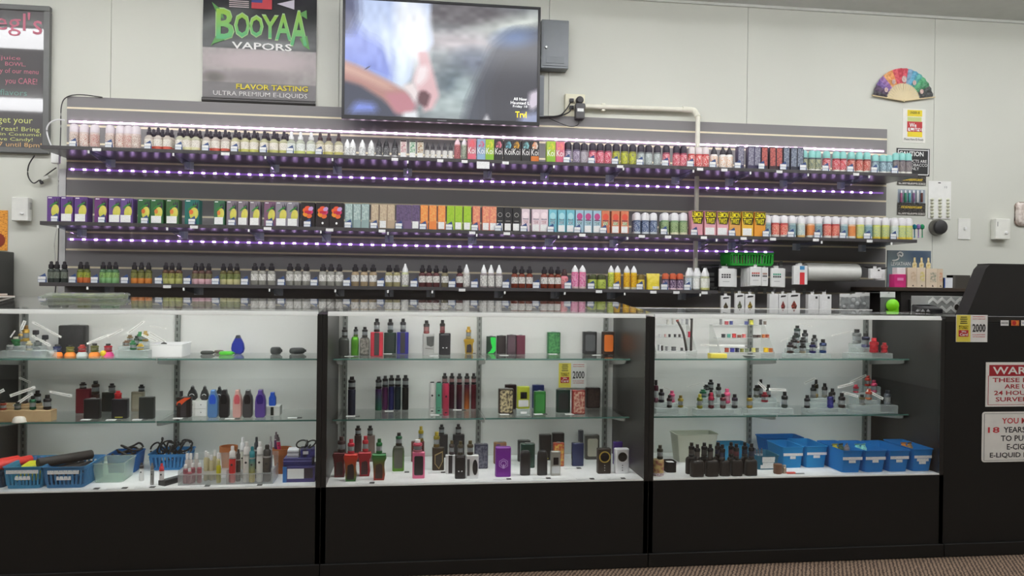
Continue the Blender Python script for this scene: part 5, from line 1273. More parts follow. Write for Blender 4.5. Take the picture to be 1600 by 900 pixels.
strip(C, -24, 272, 40, 240, .25, 'paper strip cut off at the left frame edge', 30)
strip(C, 95, 300, 340, 215, .24, 'long paper strip crossing the wooden block', 30)
strip(C, 130, 398, 315, 272, .235, 'long paper strip slanting down on the wooden block', 28)
strip(C, 185, 122, 292, 172, .32, 'paper strip high above the wooden block', 20)
strip(C, 478, 258, 695, 300, .3, 'paper strip right of the wooden block pointing at the red mod', 26)
X, Y = spot(C, 210, 548, LO); t = root('white_dome', 'white round knob in front of the wooden block', 'knob', (X, .206, LO))
part('knob', mesh('knob', lathe([(.023, 0), (.022, .012), (.016, .02), (.004, .022)], 18), M((238, 232, 220), .4)), t)
part('base_ring', mesh('base_ring', lathe([(.0245, 0), (.0245, .003), (.023, .003)], 18), M((220, 212, 198), .4)), t)
mod(C, LO, 740, 866, 236, 468, (120, 44, 54), 'tall dark red box mod with a brown tank', tank=(764, 828, 174, (60, 46, 44), (54, 44, 42)), yoff=.02)
mod(C, LO, 868, 950, 300, 468, (92, 70, 64), 'slim brown mod with tall tank behind the black box', tank=(880, 952, 172, (80, 66, 60), (66, 54, 50)), yoff=.05)
mod(C, LO, 818, 962, 325, 515, (38, 37, 38), 'plain black box mod left of the white-rimmed one')
mod(C, LO, 988, 1100, 242, 428, (42, 46, 44), 'tall black mod with a bright top rim', deco='top', tank=(1040, 1104, 160, (120, 120, 118), (60, 58, 58)), yoff=.06)
mod(C, LO, 1085, 1230, 325, 512, (40, 40, 44), 'black box mod with a red mouthpiece and yellow print', deco='label', tank=(1102, 1168, 250, (190, 40, 48), (206, 48, 56), (206, 48, 56), (196, 60, 64)))
mod(C, LO, 1270, 1385, 262, 450, (150, 142, 124), 'silver tan mod with a black mouth tube', panel=(166, 158, 138), tank=(1328, 1386, 195, BLK, BLK), yoff=.05)
mod(C, LO, 1345, 1482, 308, 515, (52, 56, 54), 'dark slate box mod at the right of the lower left group')
for k, (zx, zy, nm) in enumerate(((830, 530, 'the plain black box mod'), (1070, 532, 'the yellow-print black mod'), (1322, 530, 'the dark slate mod'))):
    flat_card(C, zx, zy, LO, 'white card lying before %s' % nm)
C2 = (240, 570)
t = mod(C2, LO, 230, 362, 306, 500, (46, 40, 38), 'black mod with an orange slash', tank=None, deco='band')
X, Y = spot(C2, 296, 500, LO); s = mpp((X, Y, LO))*Q
part('strap', mesh('strap', g_prism([(-64*s, 0), (-58*s, 30*s), (10*s, 70*s), (72*s, 72*s), (20*s, 40*s), (-20*s, 0)], .002), M((220, 84, 44), .4)), t, (0, -132*s*.3-.0014, 118*s))
part('ring', mesh('ring', g_prism(ell(34*s, 34*s, 14, -36*s, 6*s), .003), M((60, 48, 46), .4)), t, (0, -132*s*.3-.0018, 118*s))
part('mouth_tube', mesh('mouth_tube', lathe([(19*s, 0), (16*s, 10*s), (16*s, 46*s), (18*s, 54*s), (10*s, 54*s)], 12), M(BLK, .35)), t, (-31*s, 0, 194*s))
bxs = [(360, 412, 384, 458, 0, 'lower left'), (416, 522, 384, 458, 0, 'lower right'), (360, 412, 300, 382, 1, 'upper left'), (416, 522, 300, 382, 1, 'upper right')]
bh = 74*s
for x0, x1, z0, z1, lv, nm in bxs:
    Xb = x_on(C2[0]+(x0+x1)/2*Q, .33, LO); w = (x1-x0)*s
    t = root('white_box', '%s of four stacked small white boxes' % nm, 'box', (Xb, .34, LO+lv*bh), 0, 'four stacked white boxes')
    part('carton', mesh('carton', g_box(w, .07, bh-.0004, 0, .0006), M((236, 236, 230), .5)), t)
    part('dot_mark', mesh('dot_mark', shift(g_prism(ell(.004, .004, 8, 0, bh*.5), .0006), 0, -.0352), M((90, 90, 90), .5)), t)
for (x0, x1, tp, nm) in ((320, 411, 160, 'left'), (445, 521, 160, 'middle'), (590, 661, 165, 'right')):
    dz = 2*bh if nm != 'right' else 0.0
    t = mod(C2, LO, x0, x1, tp, 290 if nm != 'right' else 458, (52, 54, 54), 'black teardrop pod with a white arc, %s of three' % nm, style='drop', cat='pod device', name='pod_device', depth=.02, dz=dz, yoff=0) if False else None
    Xp = x_on(C2[0]+(x0+x1)/2*Q, .325, LO); w = (x1-x0)*s; h = (290-tp)*s
    zb = LO+2*bh
    if nm == 'right':
        t = root('white_box', 'tall white box under the right teardrop pod', 'box', (Xp, .345, LO)); part('carton', mesh('carton', g_box(w, .05, 2*bh-.0003, 0, .0006), M((236, 236, 230), .5)), t)
        part('dot_mark', mesh('dot_mark', shift(g_prism(ell(.004, .004, 8, 0, bh), .0006), 0, -.0252), M((90, 90, 90), .5)), t)
    t = root('pod_device', 'black teardrop pod with a white arc, %s of three' % nm, 'pod device', (Xp, .335, zb), 0, 'black teardrop pods')
    o = [(-.3, 0), (.3, 0), (.5, .16), (.48, .4), (.34, .66), (.16, .84), (.14, .99), (-.14, .99), (-.16, .84), (-.34, .66), (-.48, .4), (-.5, .16)]
    part('body', mesh('body', g_prism([(a_*w, b_*h) for a_, b_ in o], .02, w*.07), M((54, 56, 56), .35)), t)
    part('arc_mark', mesh('arc_mark', shift(g_tube([(w*.26*math.cos(q_), 0, h*.3+w*.26*math.sin(q_)) for q_ in (0.3, .8, 1.3, 1.8, 2.3, 2.8)], .0012), 0, -.0105), WHITE), t)
    part('mouth_tip', mesh('mouth_tip', shift(g_box(w*.2, .012, h*.1, .002, .001), 0, 0, h*.97), M((150, 152, 150), .4)), t)
for (x0, x1, c, pn, nm) in ((527, 620, (96, 140, 196), (48, 92, 206), 'light blue bottle-shaped pod with a blue window'), (636, 726, (46, 44, 46), (36, 35, 37), 'glossy black bottle-shaped pod'), (768, 846, (226, 176, 168), (206, 96, 104), 'pale pink bottle-shaped pod with a red window'),
                            (862, 951, (84, 82, 84), (44, 40, 42), 'charcoal bottle-shaped pod with a black window'), (980, 1075, (104, 80, 162), (56, 38, 120), 'purple bottle-shaped pod with a dark window')):
    mod(C2, LO, x0, x1, 240, 503, c, nm, style='pod', panel=pn, cat='pod device', name='pod_device', depth=.03)
Xw = x_on(C2[0]+1150*Q, .32, LO); w = 140*s
t = root('white_box', 'white box with black corner supporting the small blue pod', 'box', (Xw, .33, LO)); part('carton', mesh('carton', g_box(w, .06, 92*s, 0, .0006), M((226, 228, 222), .5)), t)
part('black_corner', mesh('black_corner', shift(g_box(w*.2, .002, 80*s), -w*.02, -.031, .002), M((36, 42, 36), .4)), t)
hh = (370-240)*s; w = 66*s
t = root('pod_device', 'small bright blue pod standing on a white box', 'pod device', (x_on(C2[0]+1142*Q, .32, LO+.05), .325, LO+92*s))
part('body', mesh('body', g_prism([(a_*w, b_*hh) for a_, b_ in ((-.4, 0), (.4, 0), (.5, .1), (.5, .6), (.3, .8), (.26, 1), (-.26, 1), (-.3, .8), (-.5, .6), (-.5, .1))], .022, w*.06), M((44, 92, 200), .3)), t)
part('button', mesh('button', shift(g_prism(ell(w*.16, w*.16, 10, 0, hh*.5), .001), 0, -.0115), M((80, 120, 220), .3)), t)
for zx, zy, nm in ((235, 517, 'the orange-slashed mod'), (735, 520, 'the black and pink pods'), (1335, 512, 'the right end of the lower left shelf')):
    flat_card(C2, zx, zy, LO, 'white card lying before %s' % nm)

# ------------------------------------------------------------------ left case, deck
D = (0, 660)
blu = (84, 156, 196)
t, w, h, Yc = tubpx('dark basket of red sleeves cut off at the left frame edge', D, -230, 20, 480, 640, .2, (70, 90, 110), cloudy=.85, slots=True, name='plastic_basket', cat='basket')
X = x_on(8, .1, DK+.05)
for k in range(2): roll('foam_sleeve', '%s red foam sleeve in the leftmost basket' % ('left', 'right')[k], 'sleeve', X-.04+.044*k, Yc+.0*k, DK+h*.9, .13, .0165, M((232, 66, 58), .5), -.6)
t, w, h, Yc = tubpx('blue basket of yellow pads at the left of the deck', D, 30, 385, 430, 645, .19, blu, cloudy=.82, slots=True, cards=((290, 150, 34), (140, 88, 36)), name='plastic_basket', cat='basket')
Xc = t.location[0]
for k in range(3):
    p_ = root('yellow_pad', '%s yellow pad lying in the left blue basket' % ('lowest', 'middle', 'top')[k], 'pad', (Xc+.005*k, Yc-.02+.008*k, DK+h*(.3+.22*k)), .06*k)
    part('pad', mesh('pad', g_box(w*.6, .09, h*.2, .006, .003), M((226, 226, 50), .5, kind='art', c2=(206, 206, 40), scale=60)), p_)
    part('band', mesh('band', shift(g_box(w*.1, .092, h*.205, .002), w*.2, 0, 0), M((206, 200, 60), .5)), p_)
for k in range(5):
    q_ = root('small_vial', '%s clear vial at the back of the left blue basket' % ('first', 'second', 'third', 'fourth', 'fifth')[k], 'vial', (Xc-.02+.02*k, Yc+.055, DK+.005))
    part('tube', mk('tube', GLS, lathe, [(.007, 0), (.007, .055), (.005, .06)], 10), q_); part('cap', mk('cap', M((70, 96, 150), .4), lathe, [(.0075, .06), (.0075, .075), (.005, .078)], 10), q_)
t, w, h, Yc = tubpx('blue basket of black sleeves on the deck', D, 405, 800, 430, 640, .2, (84, 140, 188), cloudy=.85, slots=True, cards=((285, 140, 36), (130, 80, 36)), name='plastic_basket', cat='basket')
Xc = t.location[0]
roll('foam_sleeve', 'thick black sleeve resting on top of the right blue basket', 'sleeve', Xc-.035, Yc+.01, DK+h*.86, .19, .017, M((52, 48, 44), .6), -.75)
for k in range(4): roll('foam_sleeve', '%s thin black sleeve inside the right blue basket' % ('first', 'second', 'third', 'fourth')[k], 'sleeve', Xc-.04+.027*k, Yc, DK+h*.5, .14, .0125, M((46, 43, 42), .6), -.25)
t, w, h, Yc = tubpx('cloudy white-green open tub in the middle of the left deck', D, 880, 1180, 395, 585, .14, (236, 246, 240), cloudy=.16)
t, w, h, Yc = tubpx('blue tub behind the cloudy tub on the left deck', D, 1020, 1290, 320, 490, .13, (60, 118, 186), cloudy=.85, taper=.9)
Xc = t.location[0]
for k in range(3):
    pa = [(.035*math.cos(a_)*(1+.2*math.sin(3*a_+k)), .035*math.sin(a_), .012*k+.01*math.sin(2*a_)) for a_ in np.linspace(0, 6.1, 20)]
    single('charging_cable', mesh('charging_cable', g_tube(pa, .004), M((44, 42, 42), .5)), '%s coiled black cable in the blue tub behind the cloudy tub' % ('lower', 'middle', 'upper')[k], 'cable', (Xc-.02+.02*k, Yc, DK+h*.8+.005*k))
X, Y = spot(D, 480, 390, DK); 
zz = at_y(82, 660+375*Q, .455)[2]
t = root('paper_note', 'small white paper note standing against the back of the left deck', 'note', (x_on(80, .455, zz), .452, zz-.03)); s = mpp((X, .45, DK))*Q
part('paper', mesh('paper', g_box(240*s, .001, 95*s+.03), M((226, 226, 218), .6)), t)
part('text_line', mesh('text_line', shift(g_box(225*s, .0012, 20*s), 0, -.0004, .03), PRICE), t)
E2_ = (240, 660)
t, w, h, Yc = tubpx('blue basket heaped with black cables', E2_, -50, 300, 310, 465, .15, (70, 134, 190), cloudy=.85, slots=True, name='plastic_basket', cat='basket')
Xc = t.location[0]; random.seed(11)
for k in range(9):
    R_ = random.uniform(.022, .04); ax = random.uniform(-.9, .9); az = random.uniform(0, 3)
    pa = [(R_*math.cos(a_)*(1+.15*math.sin(2*a_)), .3*R_*math.sin(2*a_+az), R_*.8*math.sin(a_)) for a_ in np.linspace(0, 6.0, 20)]
    single('charging_cable', mesh('charging_cable', g_tube(pa, .0036), M((46, 46, 44), .5)), '%s looped black cable heaped on the cable basket' % ('first', 'second', 'third', 'fourth', 'fifth', 'sixth', 'seventh', 'eighth', 'ninth')[k], 'cable', (Xc-.055+.014*k, Yc+random.uniform(-.03, .03), DK+h*.95+random.uniform(-.005, .028)), (ax*.3, ax, az), group='black cables heaped in the basket')
def vape_pen(org, zx, top, base, wz, c, label, Z=DK, tip=BLK, ring=(200, 200, 198), lean=0.0, Y=None, dz=0.0, c2=None, name='vape_pen'):
    X, Y_ = spot(org, zx, base, Z); Y = Y_ if Y is None else Y; X = x_on(org[0]+zx*Q, Y, Z)
    s = mpp((X, Y, Z))*Q; h = (base-top)*s; r = wz*s/2
    t = root(name, label, 'vape pen', (X, Y, Z+dz), (0, lean, 0))
    m_ = M(c, .35, kind='fade', c2=c2, scale=h*.7) if c2 else M(c, .35)
    part('barrel', mesh('barrel', lathe([(r*.8, 0), (r, h*.03), (r, h*.62), (r*.92, h*.66)], 14), m_), t)
    part('ring', mesh('ring', lathe([(r*1.02, h*.66), (r*1.02, h*.7)], 14), metal(ring)), t)
    part('head', mesh('head', lathe([(r*.9, h*.7), (r*.9, h*.84), (r*.6, h*.88)], 14), M(tuple(min(255, int(v*.9+20)) for v in tip), .35)), t)
    part('mouthpiece', mesh('mouthpiece', lathe([(r*.5, h*.88), (r*.55, h*.95), (r*.45, h)], 12), M(tip, .35)), t)
    part('button', mesh('button', shift(g_prism(ell(r*.7, r*.7, 10, 0, h*.5), .0012), 0, -r*1.0), M((60, 60, 60), .4)), t)
vape_pen(D, 1360, 388, 560, 44, (226, 226, 224), 'short white pen with black tip on the left deck')
vape_pen(D, 1462, 390, 600, 34, (150, 148, 146), 'short grey patterned pen on the left deck', tip=(120, 118, 116))
vape_pen(D, 1553, 395, 600, 46, (232, 226, 224), 'short white pen with a red head on the left deck', tip=(206, 50, 62), ring=(206, 50, 50))
X, Y = spot(E2_, 160, 600, DK); s = mpp((X, Y, DK))*Q
t = root('flat_black_box', 'flat black carton lying slanted on the left deck', 'box', (X, Y+.03, DK), -.55)
part('carton', mesh('carton', g_box(.032, .1, .018, 0, .001), M((46, 46, 46), .35)), t); part('name_strip', mesh('name_strip', shift(g_box(.004, .07, .001), 0, 0, .018), M((150, 150, 150), .4)), t)
for zx, zy, nm in ((830, 640, 'the cloudy tub'), (1100, 635, 'the blue tub behind the cloudy one'), (1370, 625, 'the short grey pen')): flat_card(D, zx, zy, DK, 'white card with dark square before %s' % nm, w=.05)
flat_card(E2_, 420, 614, DK, 'white card with dark square before the vial rack', w=.05); flat_card(E2_, 940, 605, DK, 'white card with dark square before the pen rack', w=.04)
def rack(label, org, x0, x1, ztop, zbase, d, Y):
    X = x_on(org[0]+(x0+x1)/2*Q, Y, DK); s = mpp((X, Y, DK))*Q; w = (x1-x0)*s; h = (zbase-ztop)*s
    t = root('acrylic_rack', label, 'rack', (X, Y+d/2, DK))
    for nm, g in (('front_wall', shift(g_box(w, .002, h*.4), 0, -d/2, 0)), ('back_wall', shift(g_box(w, .002, h), 0, d/2, 0)), ('end_wall', shift(g_box(.002, d, h*.55), -w/2, 0, 0)), ('end_wall', shift(g_box(.002, d, h*.55), w/2, 0, 0)), ('shelf_plate', shift(g_box(w, d, .002), 0, 0, h*.38)), ('floor_plate', shift(g_box(w, d, .002), 0, 0, 0))):
        part(nm, mesh(nm, g, M((252, 253, 253), .3, kind='clear', c2=(232, 234, 234), scale=.12)), t)
    return h
rh = rack('clear acrylic rack of little vials on the left deck', E2_, 245, 700, 335, 590, .1, .045)
def vial(zx, top, base, wz, c, label, Y, capc=(238, 236, 234), Z=DK+.003):
    X = x_on(E2_[0]+zx*Q, Y, Z); s = mpp((X, Y, Z))*Q; h = (base-top)*s; r = wz*s/2
    t = root('liquid_vial', label, 'vial', (X, Y, Z), 0, 'little vials in the acrylic rack')
    part('tube', mk('tube', M(c, .15, kind='clear', c2=c, scale=.7), lathe, [(round(r*.8, 4), 0), (round(r, 4), .004), (round(r, 4), round(h*.74, 4)), (round(r*.5, 4), round(h*.8, 4))], 12), t)
    part('cap', mk('cap', M(capc, .4), lathe, [(round(r*.6, 4), round(h*.8, 4)), (round(r*.7, 4), round(h*.9, 4)), (round(r*.6, 4), round(h, 4))], 10), t)
for k, (zx, tp, Y_) in enumerate(((305, 385, .065), (345, 420, .06), (375, 380, .075), (440, 375, .07))): vial(zx, tp, 565, 44, (190, 120, 128), '%s pink vial in the front of the vial rack' % ('first', 'second', 'third', 'fourth')[k], Y_)
for k, zx in enumerate((320, 355, 412)): vial(zx, 255, 520, 42, (214, 206, 200), '%s clear vial behind the pink ones' % ('left', 'middle', 'right')[k], .1)
for k, zx in enumerate((500, 518, 553, 585, 620)): vial(zx, 240+20*(k % 3), 520, 40, (216, 206, 166), '%s straw-coloured vial in the back of the rack' % ('first', 'second', 'third', 'fourth', 'fifth')[k], .105+.015*(k % 2))
vial(625, 362, 575, 44, (206, 196, 50), 'yellow vial at the right of the vial rack', .065, (196, 190, 120))
rack('clear acrylic rack of vape pens on the left deck', E2_, 708, 1140, 335, 585, .12, .045)
for a in ((755, 225, 575, 62, (226, 218, 212), 'white pen with a red lower half in the pen rack', (236, 230, 226), .065, (214, 50, 50)), (812, 262, 570, 44, (84, 70, 62), 'brown pen in the pen rack', (70, 62, 58), .08, None), (852, 150, 540, 46, (226, 228, 214), 'tall white pen with green print at the back of the pen rack', (238, 238, 238), .13, None),
          (890, 185, 572, 62, (226, 222, 214), 'plain white pen in the pen rack', (240, 236, 232), .065, None), (945, 230, 572, 58, (206, 180, 60), 'teal, orange and yellow pen in the pen rack', (40, 130, 140), .065, (40, 130, 140)), (985, 148, 540, 46, (58, 62, 66), 'tall black pen at the back of the pen rack', (52, 56, 60), .13, None),
          (1018, 185, 572, 62, (232, 230, 224), 'white pen with dark buttons in the pen rack', (240, 238, 234), .065, None), (1088, 220, 570, 78, (84, 80, 74), 'wide dark patterned pen at the right of the pen rack', (60, 58, 56), .075, None), (1122, 150, 540, 34, (150, 146, 148), 'thin grey pen at the back right of the pen rack', (160, 156, 158), .14, None)):
    vape_pen(E2_, a[0], a[1], a[2], a[3], a[4] if not a[8] or a[4][0] < 210 else a[8], a[5], tip=a[6], Y=a[7], dz=.003, c2=a[8] if a[8] and a[4][0] < 210 else None)
def pot(org, x0, x1, top, base, label, Y):
    X = x_on(org[0]+(x0+x1)/2*Q, Y, DK); s = mpp((X, Y, DK))*Q; h = (base-top)*s; r = (x1-x0)*s/2
    t = root('clay_pot', label, 'pot', (X, Y, DK))
    part('bowl', mesh('bowl', lathe([(r*.68, 0), (r*.7, .003), (r*.86, h*.78), (r*.8, h*.78), (r*.64, .006)], 20), M((164, 96, 50), .7)), t)
    part('rim', mesh('rim', lathe([(r*.9, h*.76), (r, h*.77), (r, h), (r*.88, h), (r*.84, h*.78)], 20), M((172, 100, 52), .7)), t)
    return X, h
pot(E2_, 635, 805, 240, 470, 'clay pot behind the vial rack', .28)
X, h = pot(E2_, 1140, 1330, 232, 470, 'clay pot holding purple and pink pens', .22)
vape_pen(E2_, 1174, 75, 300, 36, (92, 52, 92), 'purple pen standing in the clay pot', Y=.22, dz=h*.7, tip=(110, 100, 104))
vape_pen(E2_, 1214, 88, 298, 36, (206, 40, 100), 'hot pink pen leaning in the clay pot', Y=.215, dz=h*.68, lean=-.13, tip=(70, 60, 66))
X, Y = spot(E2_, 1400, 580, DK); s = mpp((X, Y, DK))*Q; w = 300*s
t = root('purple_box', 'blue and purple carton with a white label at the right of the left deck', 'box', (x_on(E2_[0]+1396*Q, .06, DK), .1, DK))
part('carton', mesh('carton', g_box(w, .08, 150*s, 0, .001), M((66, 62, 122), .4)), t); part('blue_side', mesh('blue_side', shift(g_box(w*.12, .081, 150*s), -w*.445, 0, 0), M((54, 120, 190), .4)), t)
part('white_label', mesh('white_label', shift(g_box(w*.52, .001, 96*s), -w*.1, -.041, 35*s), INFO), t); part('dark_patch', mesh('dark_patch', shift(g_box(w*.28, .001, 96*s), w*.3, -.0408, 38*s), M((60, 54, 66), .5)), t)
zt = DK+150*s
t = root('blue_carton', 'indigo carton lying on the purple carton', 'box', (x_on(E2_[0]+1396*Q, .1, zt), .112, zt), -.03); part('carton', mesh('carton', g_box(w*.9, .075, 72*s, 0, .001), M((58, 60, 118), .4)), t); part('edge_band', mesh('edge_band', shift(g_box(w*.9, .001, 10*s), 0, -.0382, 40*s), M((120, 120, 180), .4)), t)
zt += 72*s
for k in range(2):
    t = root('slim_white_box', '%s slim white box on the indigo carton' % ('lower', 'upper')[k], 'box', (x_on(E2_[0]+1345*Q, .11, zt), .12, zt+k*36*s), .05*k); part('carton', mesh('carton', g_box(110*s, .06, 35*s, 0, .0008), M((226, 226, 230), .5)), t); part('stripe', mesh('stripe', shift(g_box(108*s, .0008, 8*s), 0, -.0304, 10*s), M((120, 120, 130), .5)), t)
t = root('dark_carton', 'dark blue-black carton right of the slim white boxes', 'box', (x_on(E2_[0]+1480*Q, .11, zt), .12, zt), .1); part('carton', mesh('carton', g_box(135*s, .06, 80*s, 0, .0008), M((40, 40, 60), .4, kind='art', c2=(70, 70, 150), scale=30)), t); part('label', mesh('label', shift(g_box(50*s, .0008, 30*s), -20*s, -.0304, 30*s), M((214, 214, 220), .5)), t)
for k in range(3):
    pa = [(.02*math.cos(a_), .012*math.sin(a_*1.3+k), .013*math.sin(a_)) for a_ in np.linspace(0, 5.8, 16)]
    single('charging_cable', mesh('charging_cable', g_tube(pa, .003), M((50, 52, 50), .5)), '%s black cable curled on the dark carton' % ('left', 'middle', 'right')[k], 'cable', (x_on(E2_[0]+(1430+45*k)*Q, .12, zt+.06), .12, zt+80*s+.013), (0, 0, k))
# ------------------------------------------------------------------ middle case, upper shelf
A = (500, 480)
mod(A, UP, 180, 278, 290, 462, (70, 72, 70), 'gunmetal mod with rounded shoulders at the left of the middle case', style='round', met=.7, tank=(208, 264, 190, (60, 60, 58), (52, 50, 48)))
mod(A, UP, 298, 372, 282, 460, (96, 170, 44), 'bright green mod with rounded shoulders', style='round', met=.6, tank=(320, 364, 188, (120, 150, 70), (44, 44, 42)))
mod(A, UP, 382, 476, 290, 460, (96, 96, 90), 'grey skull-print mod with rounded shoulders', style='round', met=.3, deco='art', c2=(170, 166, 156), tank=(402, 456, 188, (90, 86, 80), (44, 42, 42)))
mod(A, UP, 485, 605, 240, 470, (206, 54, 72), 'tall red mod with a black centre band', deco='band', tank=(515, 572, 108, (70, 54, 56), (52, 48, 50)))
mod(A, UP, 615, 730, 240, 440, (34, 62, 52), 'tall dark green mod with a black panel', panel=(38, 50, 48), tank=(645, 702, 108, (44, 54, 50), (50, 48, 50)))
mod(A, UP, 738, 850, 240, 447, (52, 48, 150), 'tall royal blue mod with a black band', deco='band', tank=(768, 824, 108, (54, 52, 70), (50, 48, 52)))
t = mod(A, UP, 985, 1096, 255, 462, (190, 190, 188), 'white and silver mod with a dark shield', panel=None, deco=None, tank=(992, 1050, 125, (170, 90, 92), (62, 58, 58), BLK, (190, 140, 140)), met=.4)
X, Y = spot(A, 1040, 462, UP); s = mpp((X, Y, UP))*Q
part('plate', mesh('plate', g_prism([(-20*s, 180*s), (54*s, 186*s), (50*s, 96*s), (24*s, 84*s), (-16*s, 100*s)], .001), M((86, 86, 84), .4, kind='art', c2=(66, 66, 66), scale=90)), t, (0, -111*s*.3-.0009, 0))
part('trim', mesh('trim', g_prism([(-30*s, 74*s), (46*s, 66*s), (46*s, 60*s), (-30*s, 66*s)], .001), M((140, 138, 134), .3, .5)), t, (0, -111*s*.3-.0009, 0))
mod(A, UP, 1143, 1253, 250, 456, (40, 38, 44), 'black mod with two bright eye marks', deco='eyes', tank=(1148, 1200, 122, (130, 60, 66), (50, 44, 46), BLK, (170, 110, 112)))
mod(A, UP, 1380, 1480, 290, 430, (196, 158, 54), 'small gold mod with a black panel', style='grip', panel=(44, 34, 40), met=.7, tank=(1400, 1452, 172, (190, 170, 110), (186, 146, 50), (206, 166, 70)))
for zx, zy, nm in ((280, 474, 'the gunmetal mod'), (650, 450, 'the dark green mod'), (1095, 470, 'the white silver mod'), (1415, 440, 'the small gold mod')): flat_card(A, zx, zy, UP, 'white card lying before %s' % nm)
A2 = (750, 480)
t = mod(A2, UP, 60, 150, 272, 437, (36, 58, 46), 'black box mod with a bright green swirl', deco=None)
X, Y = spot(A2, 105, 437, UP)
part('swirl_panel', mesh('swirl_panel', g_prism([(-10*s, 162*s), (44*s, 162*s), (44*s, 30*s), (20*s, 6*s), (-40*s, 2*s), (-10*s, 26*s), (10*s, 60*s), (-4*s, 110*s)], .001), M((34, 214, 76), .35)), t, (0, -90*s*.3-.0009, 0))
part('edge_line', mesh('edge_line', g_prism([(-14*s, 162*s), (-9*s, 162*s), (-3*s, 110*s), (-8*s, 110*s)], .0014), M((20, 120, 50), .4)), t, (0, -90*s*.3-.0009, 0))
mod(A2, UP, 160, 248, 270, 442, (54, 44, 46), 'brown-black box mod right of the green swirl'); mod(A2, UP, 256, 345, 266, 450, (80, 64, 72), 'mauve-grey glossy box mod with clear edge', panel=(92, 70, 80)); mod(A2, UP, 346, 432, 270, 450, (104, 44, 64), 'maroon glossy box mod beside the mauve one')
mod(A2, UP, 644, 768, 235, 441, (40, 110, 62), 'green glitter box mod standing alone', deco='art', c2=(86, 156, 90))
mod(A2, UP, 985, 1118, 235, 446, (52, 53, 54), 'dark grey mod with a lighter front near the right side', panel=(92, 94, 96)); mod(A2, UP, 1168, 1288, 235, 452, (60, 38, 30), 'orange-fronted mod with a black rim', panel=(226, 116, 40))
for zx, zy, nm in ((230, 465, 'the mauve-grey mod'), (700, 452, 'the green glitter mod'), (1120, 464, 'the orange-fronted mod')): flat_card(A2, zx, zy, UP, 'white card lying before %s' % nm, black=False)

# ------------------------------------------------------------------ middle case, lower shelf
C = (500, 570)
def penmod(org, x0, x1, top, bodytop, base, c, label, cap=(44, 42, 44), c2=None, Z=LO, yoff=0.0, glass=None):
    return mod(org, Z, x0, x1, bodytop, base, c, label, style='tube', c2=c2, tank=((x0+x1)/2-(x1-x0)*.48, (x0+x1)/2+(x1-x0)*.48, top, (50, 50, 54), cap, BLK, glass), cat='vape pen', name='pen_mod', yoff=yoff, met=.5)
penmod(C, 266, 340, 112, 236, 480, (38, 42, 58), 'navy pen mod alone at the left of the middle case')
penmod(C, 530, 592, 112, 232, 436, (40, 110, 84), 'rainbow pen mod fading from purple to green', c2=(76, 44, 100))
penmod(C, 595, 652, 104, 214, 430, (96, 46, 92), 'violet pen mod, second of the five'); penmod(C, 656, 712, 98, 208, 430, (40, 44, 100), 'deep blue pen mod, third of the five'); penmod(C, 716, 776, 98, 210, 430, (40, 56, 66), 'dark teal pen mod, fourth of the five'); penmod(C, 788, 850, 98, 214, 430, (42, 42, 42), 'black pen mod, rightmost of the five')
for (x0, x1, tp, bs, c, nm) in ((1046, 1106, 160, 470, (226, 226, 222), 'white tube mod with black dots'), (1112, 1168, 160, 466, (96, 176, 146), 'mint green tube mod with black dots'), (1178, 1240, 165, 486, (180, 56, 84), 'raspberry tube mod without dots')):
    t = mod(C, LO, x0, x1, tp+12, bs, c, nm, style='tube', deco='buttons' if 'dots' in nm else None, cat='vape pen', name='tube_mod', met=.2)
    X, Y = spot(C, (x0+x1)/2, bs, LO); s = mpp((X, Y, LO))*Q
    part('dark_top', mesh('dark_top', shift(lathe([(20*s, 0), (20*s, 8*s), (14*s, 9*s)], 14), 0, 0, (bs-tp-12)*s), M((40, 36, 38), .4)), t)
for (x0, x1, c, c2, nm) in ((1170, 1222, (120, 40, 60), None, 'first'), (1240, 1290, (76, 30, 46), None, 'second'), (1310, 1364, (60, 38, 60), (96, 34, 44), 'third'), (1384, 1436, (196, 110, 50), (100, 36, 60), 'fourth, sunset'), (1450, 1500, (104, 34, 46), None, 'fifth')):
    penmod(C, x0, x1, 70, 178, 412, c, '%s tall dark red pen mod in the rear row of five' % nm, c2=c2, yoff=.0 if x0 > 1300 else .03, glass=(190, 150, 150))
for zx, zy, nm in ((295, 497, 'the lone navy pen mod'), (665, 447, 'the five pen mods'), (1105, 485, 'the white tube mod'), (1320, 436, 'the rear row of red pen mods')): flat_card(C, zx, zy, LO, 'white card lying before %s' % nm)
C2 = (750, 560)
mod(C2, LO, 236, 346, 272, 505, (56, 40, 44), 'dark mod half hidden behind the comic-print mod', yoff=.06)
mod(C2, LO, 175, 318, 290, 526, (70, 62, 54), 'tan comic-print mod on the lower shelf', deco='art', c2=(206, 190, 150))
X, Y = spot(C2, 413, 545, LO); s = mpp((X, .27, LO))*Q
t = root('acrylic_block', 'small clear block carrying the lime-edged mod', 'display stand', (x_on(C2[0]+413*Q, .27, LO), .27, LO)); part('block', mesh('block', g_box(130*s, .04, 62*s, .002, .001), ACR), t); part('price_label', mesh('price_label', shift(g_box(60*s, .0008, 20*s), 0, -.0205, 18*s), INFO), t)
t = mod(C2, LO, 355, 470, 268, 470, (176, 186, 60), 'lime-edged silver mod with a dark screen on a clear block', deco='screen')
t.location = (x_on(C2[0]+413*Q, .27, LO+.03), .27, LO+62*s)
mod(C2, LO, 500, 612, 268, 490, (44, 58, 116), 'blue mod behind the green one', yoff=.06); mod(C2, LO, 515, 628, 315, 526, (52, 122, 58), 'green mod with a dark name slot', panel=(60, 134, 66))
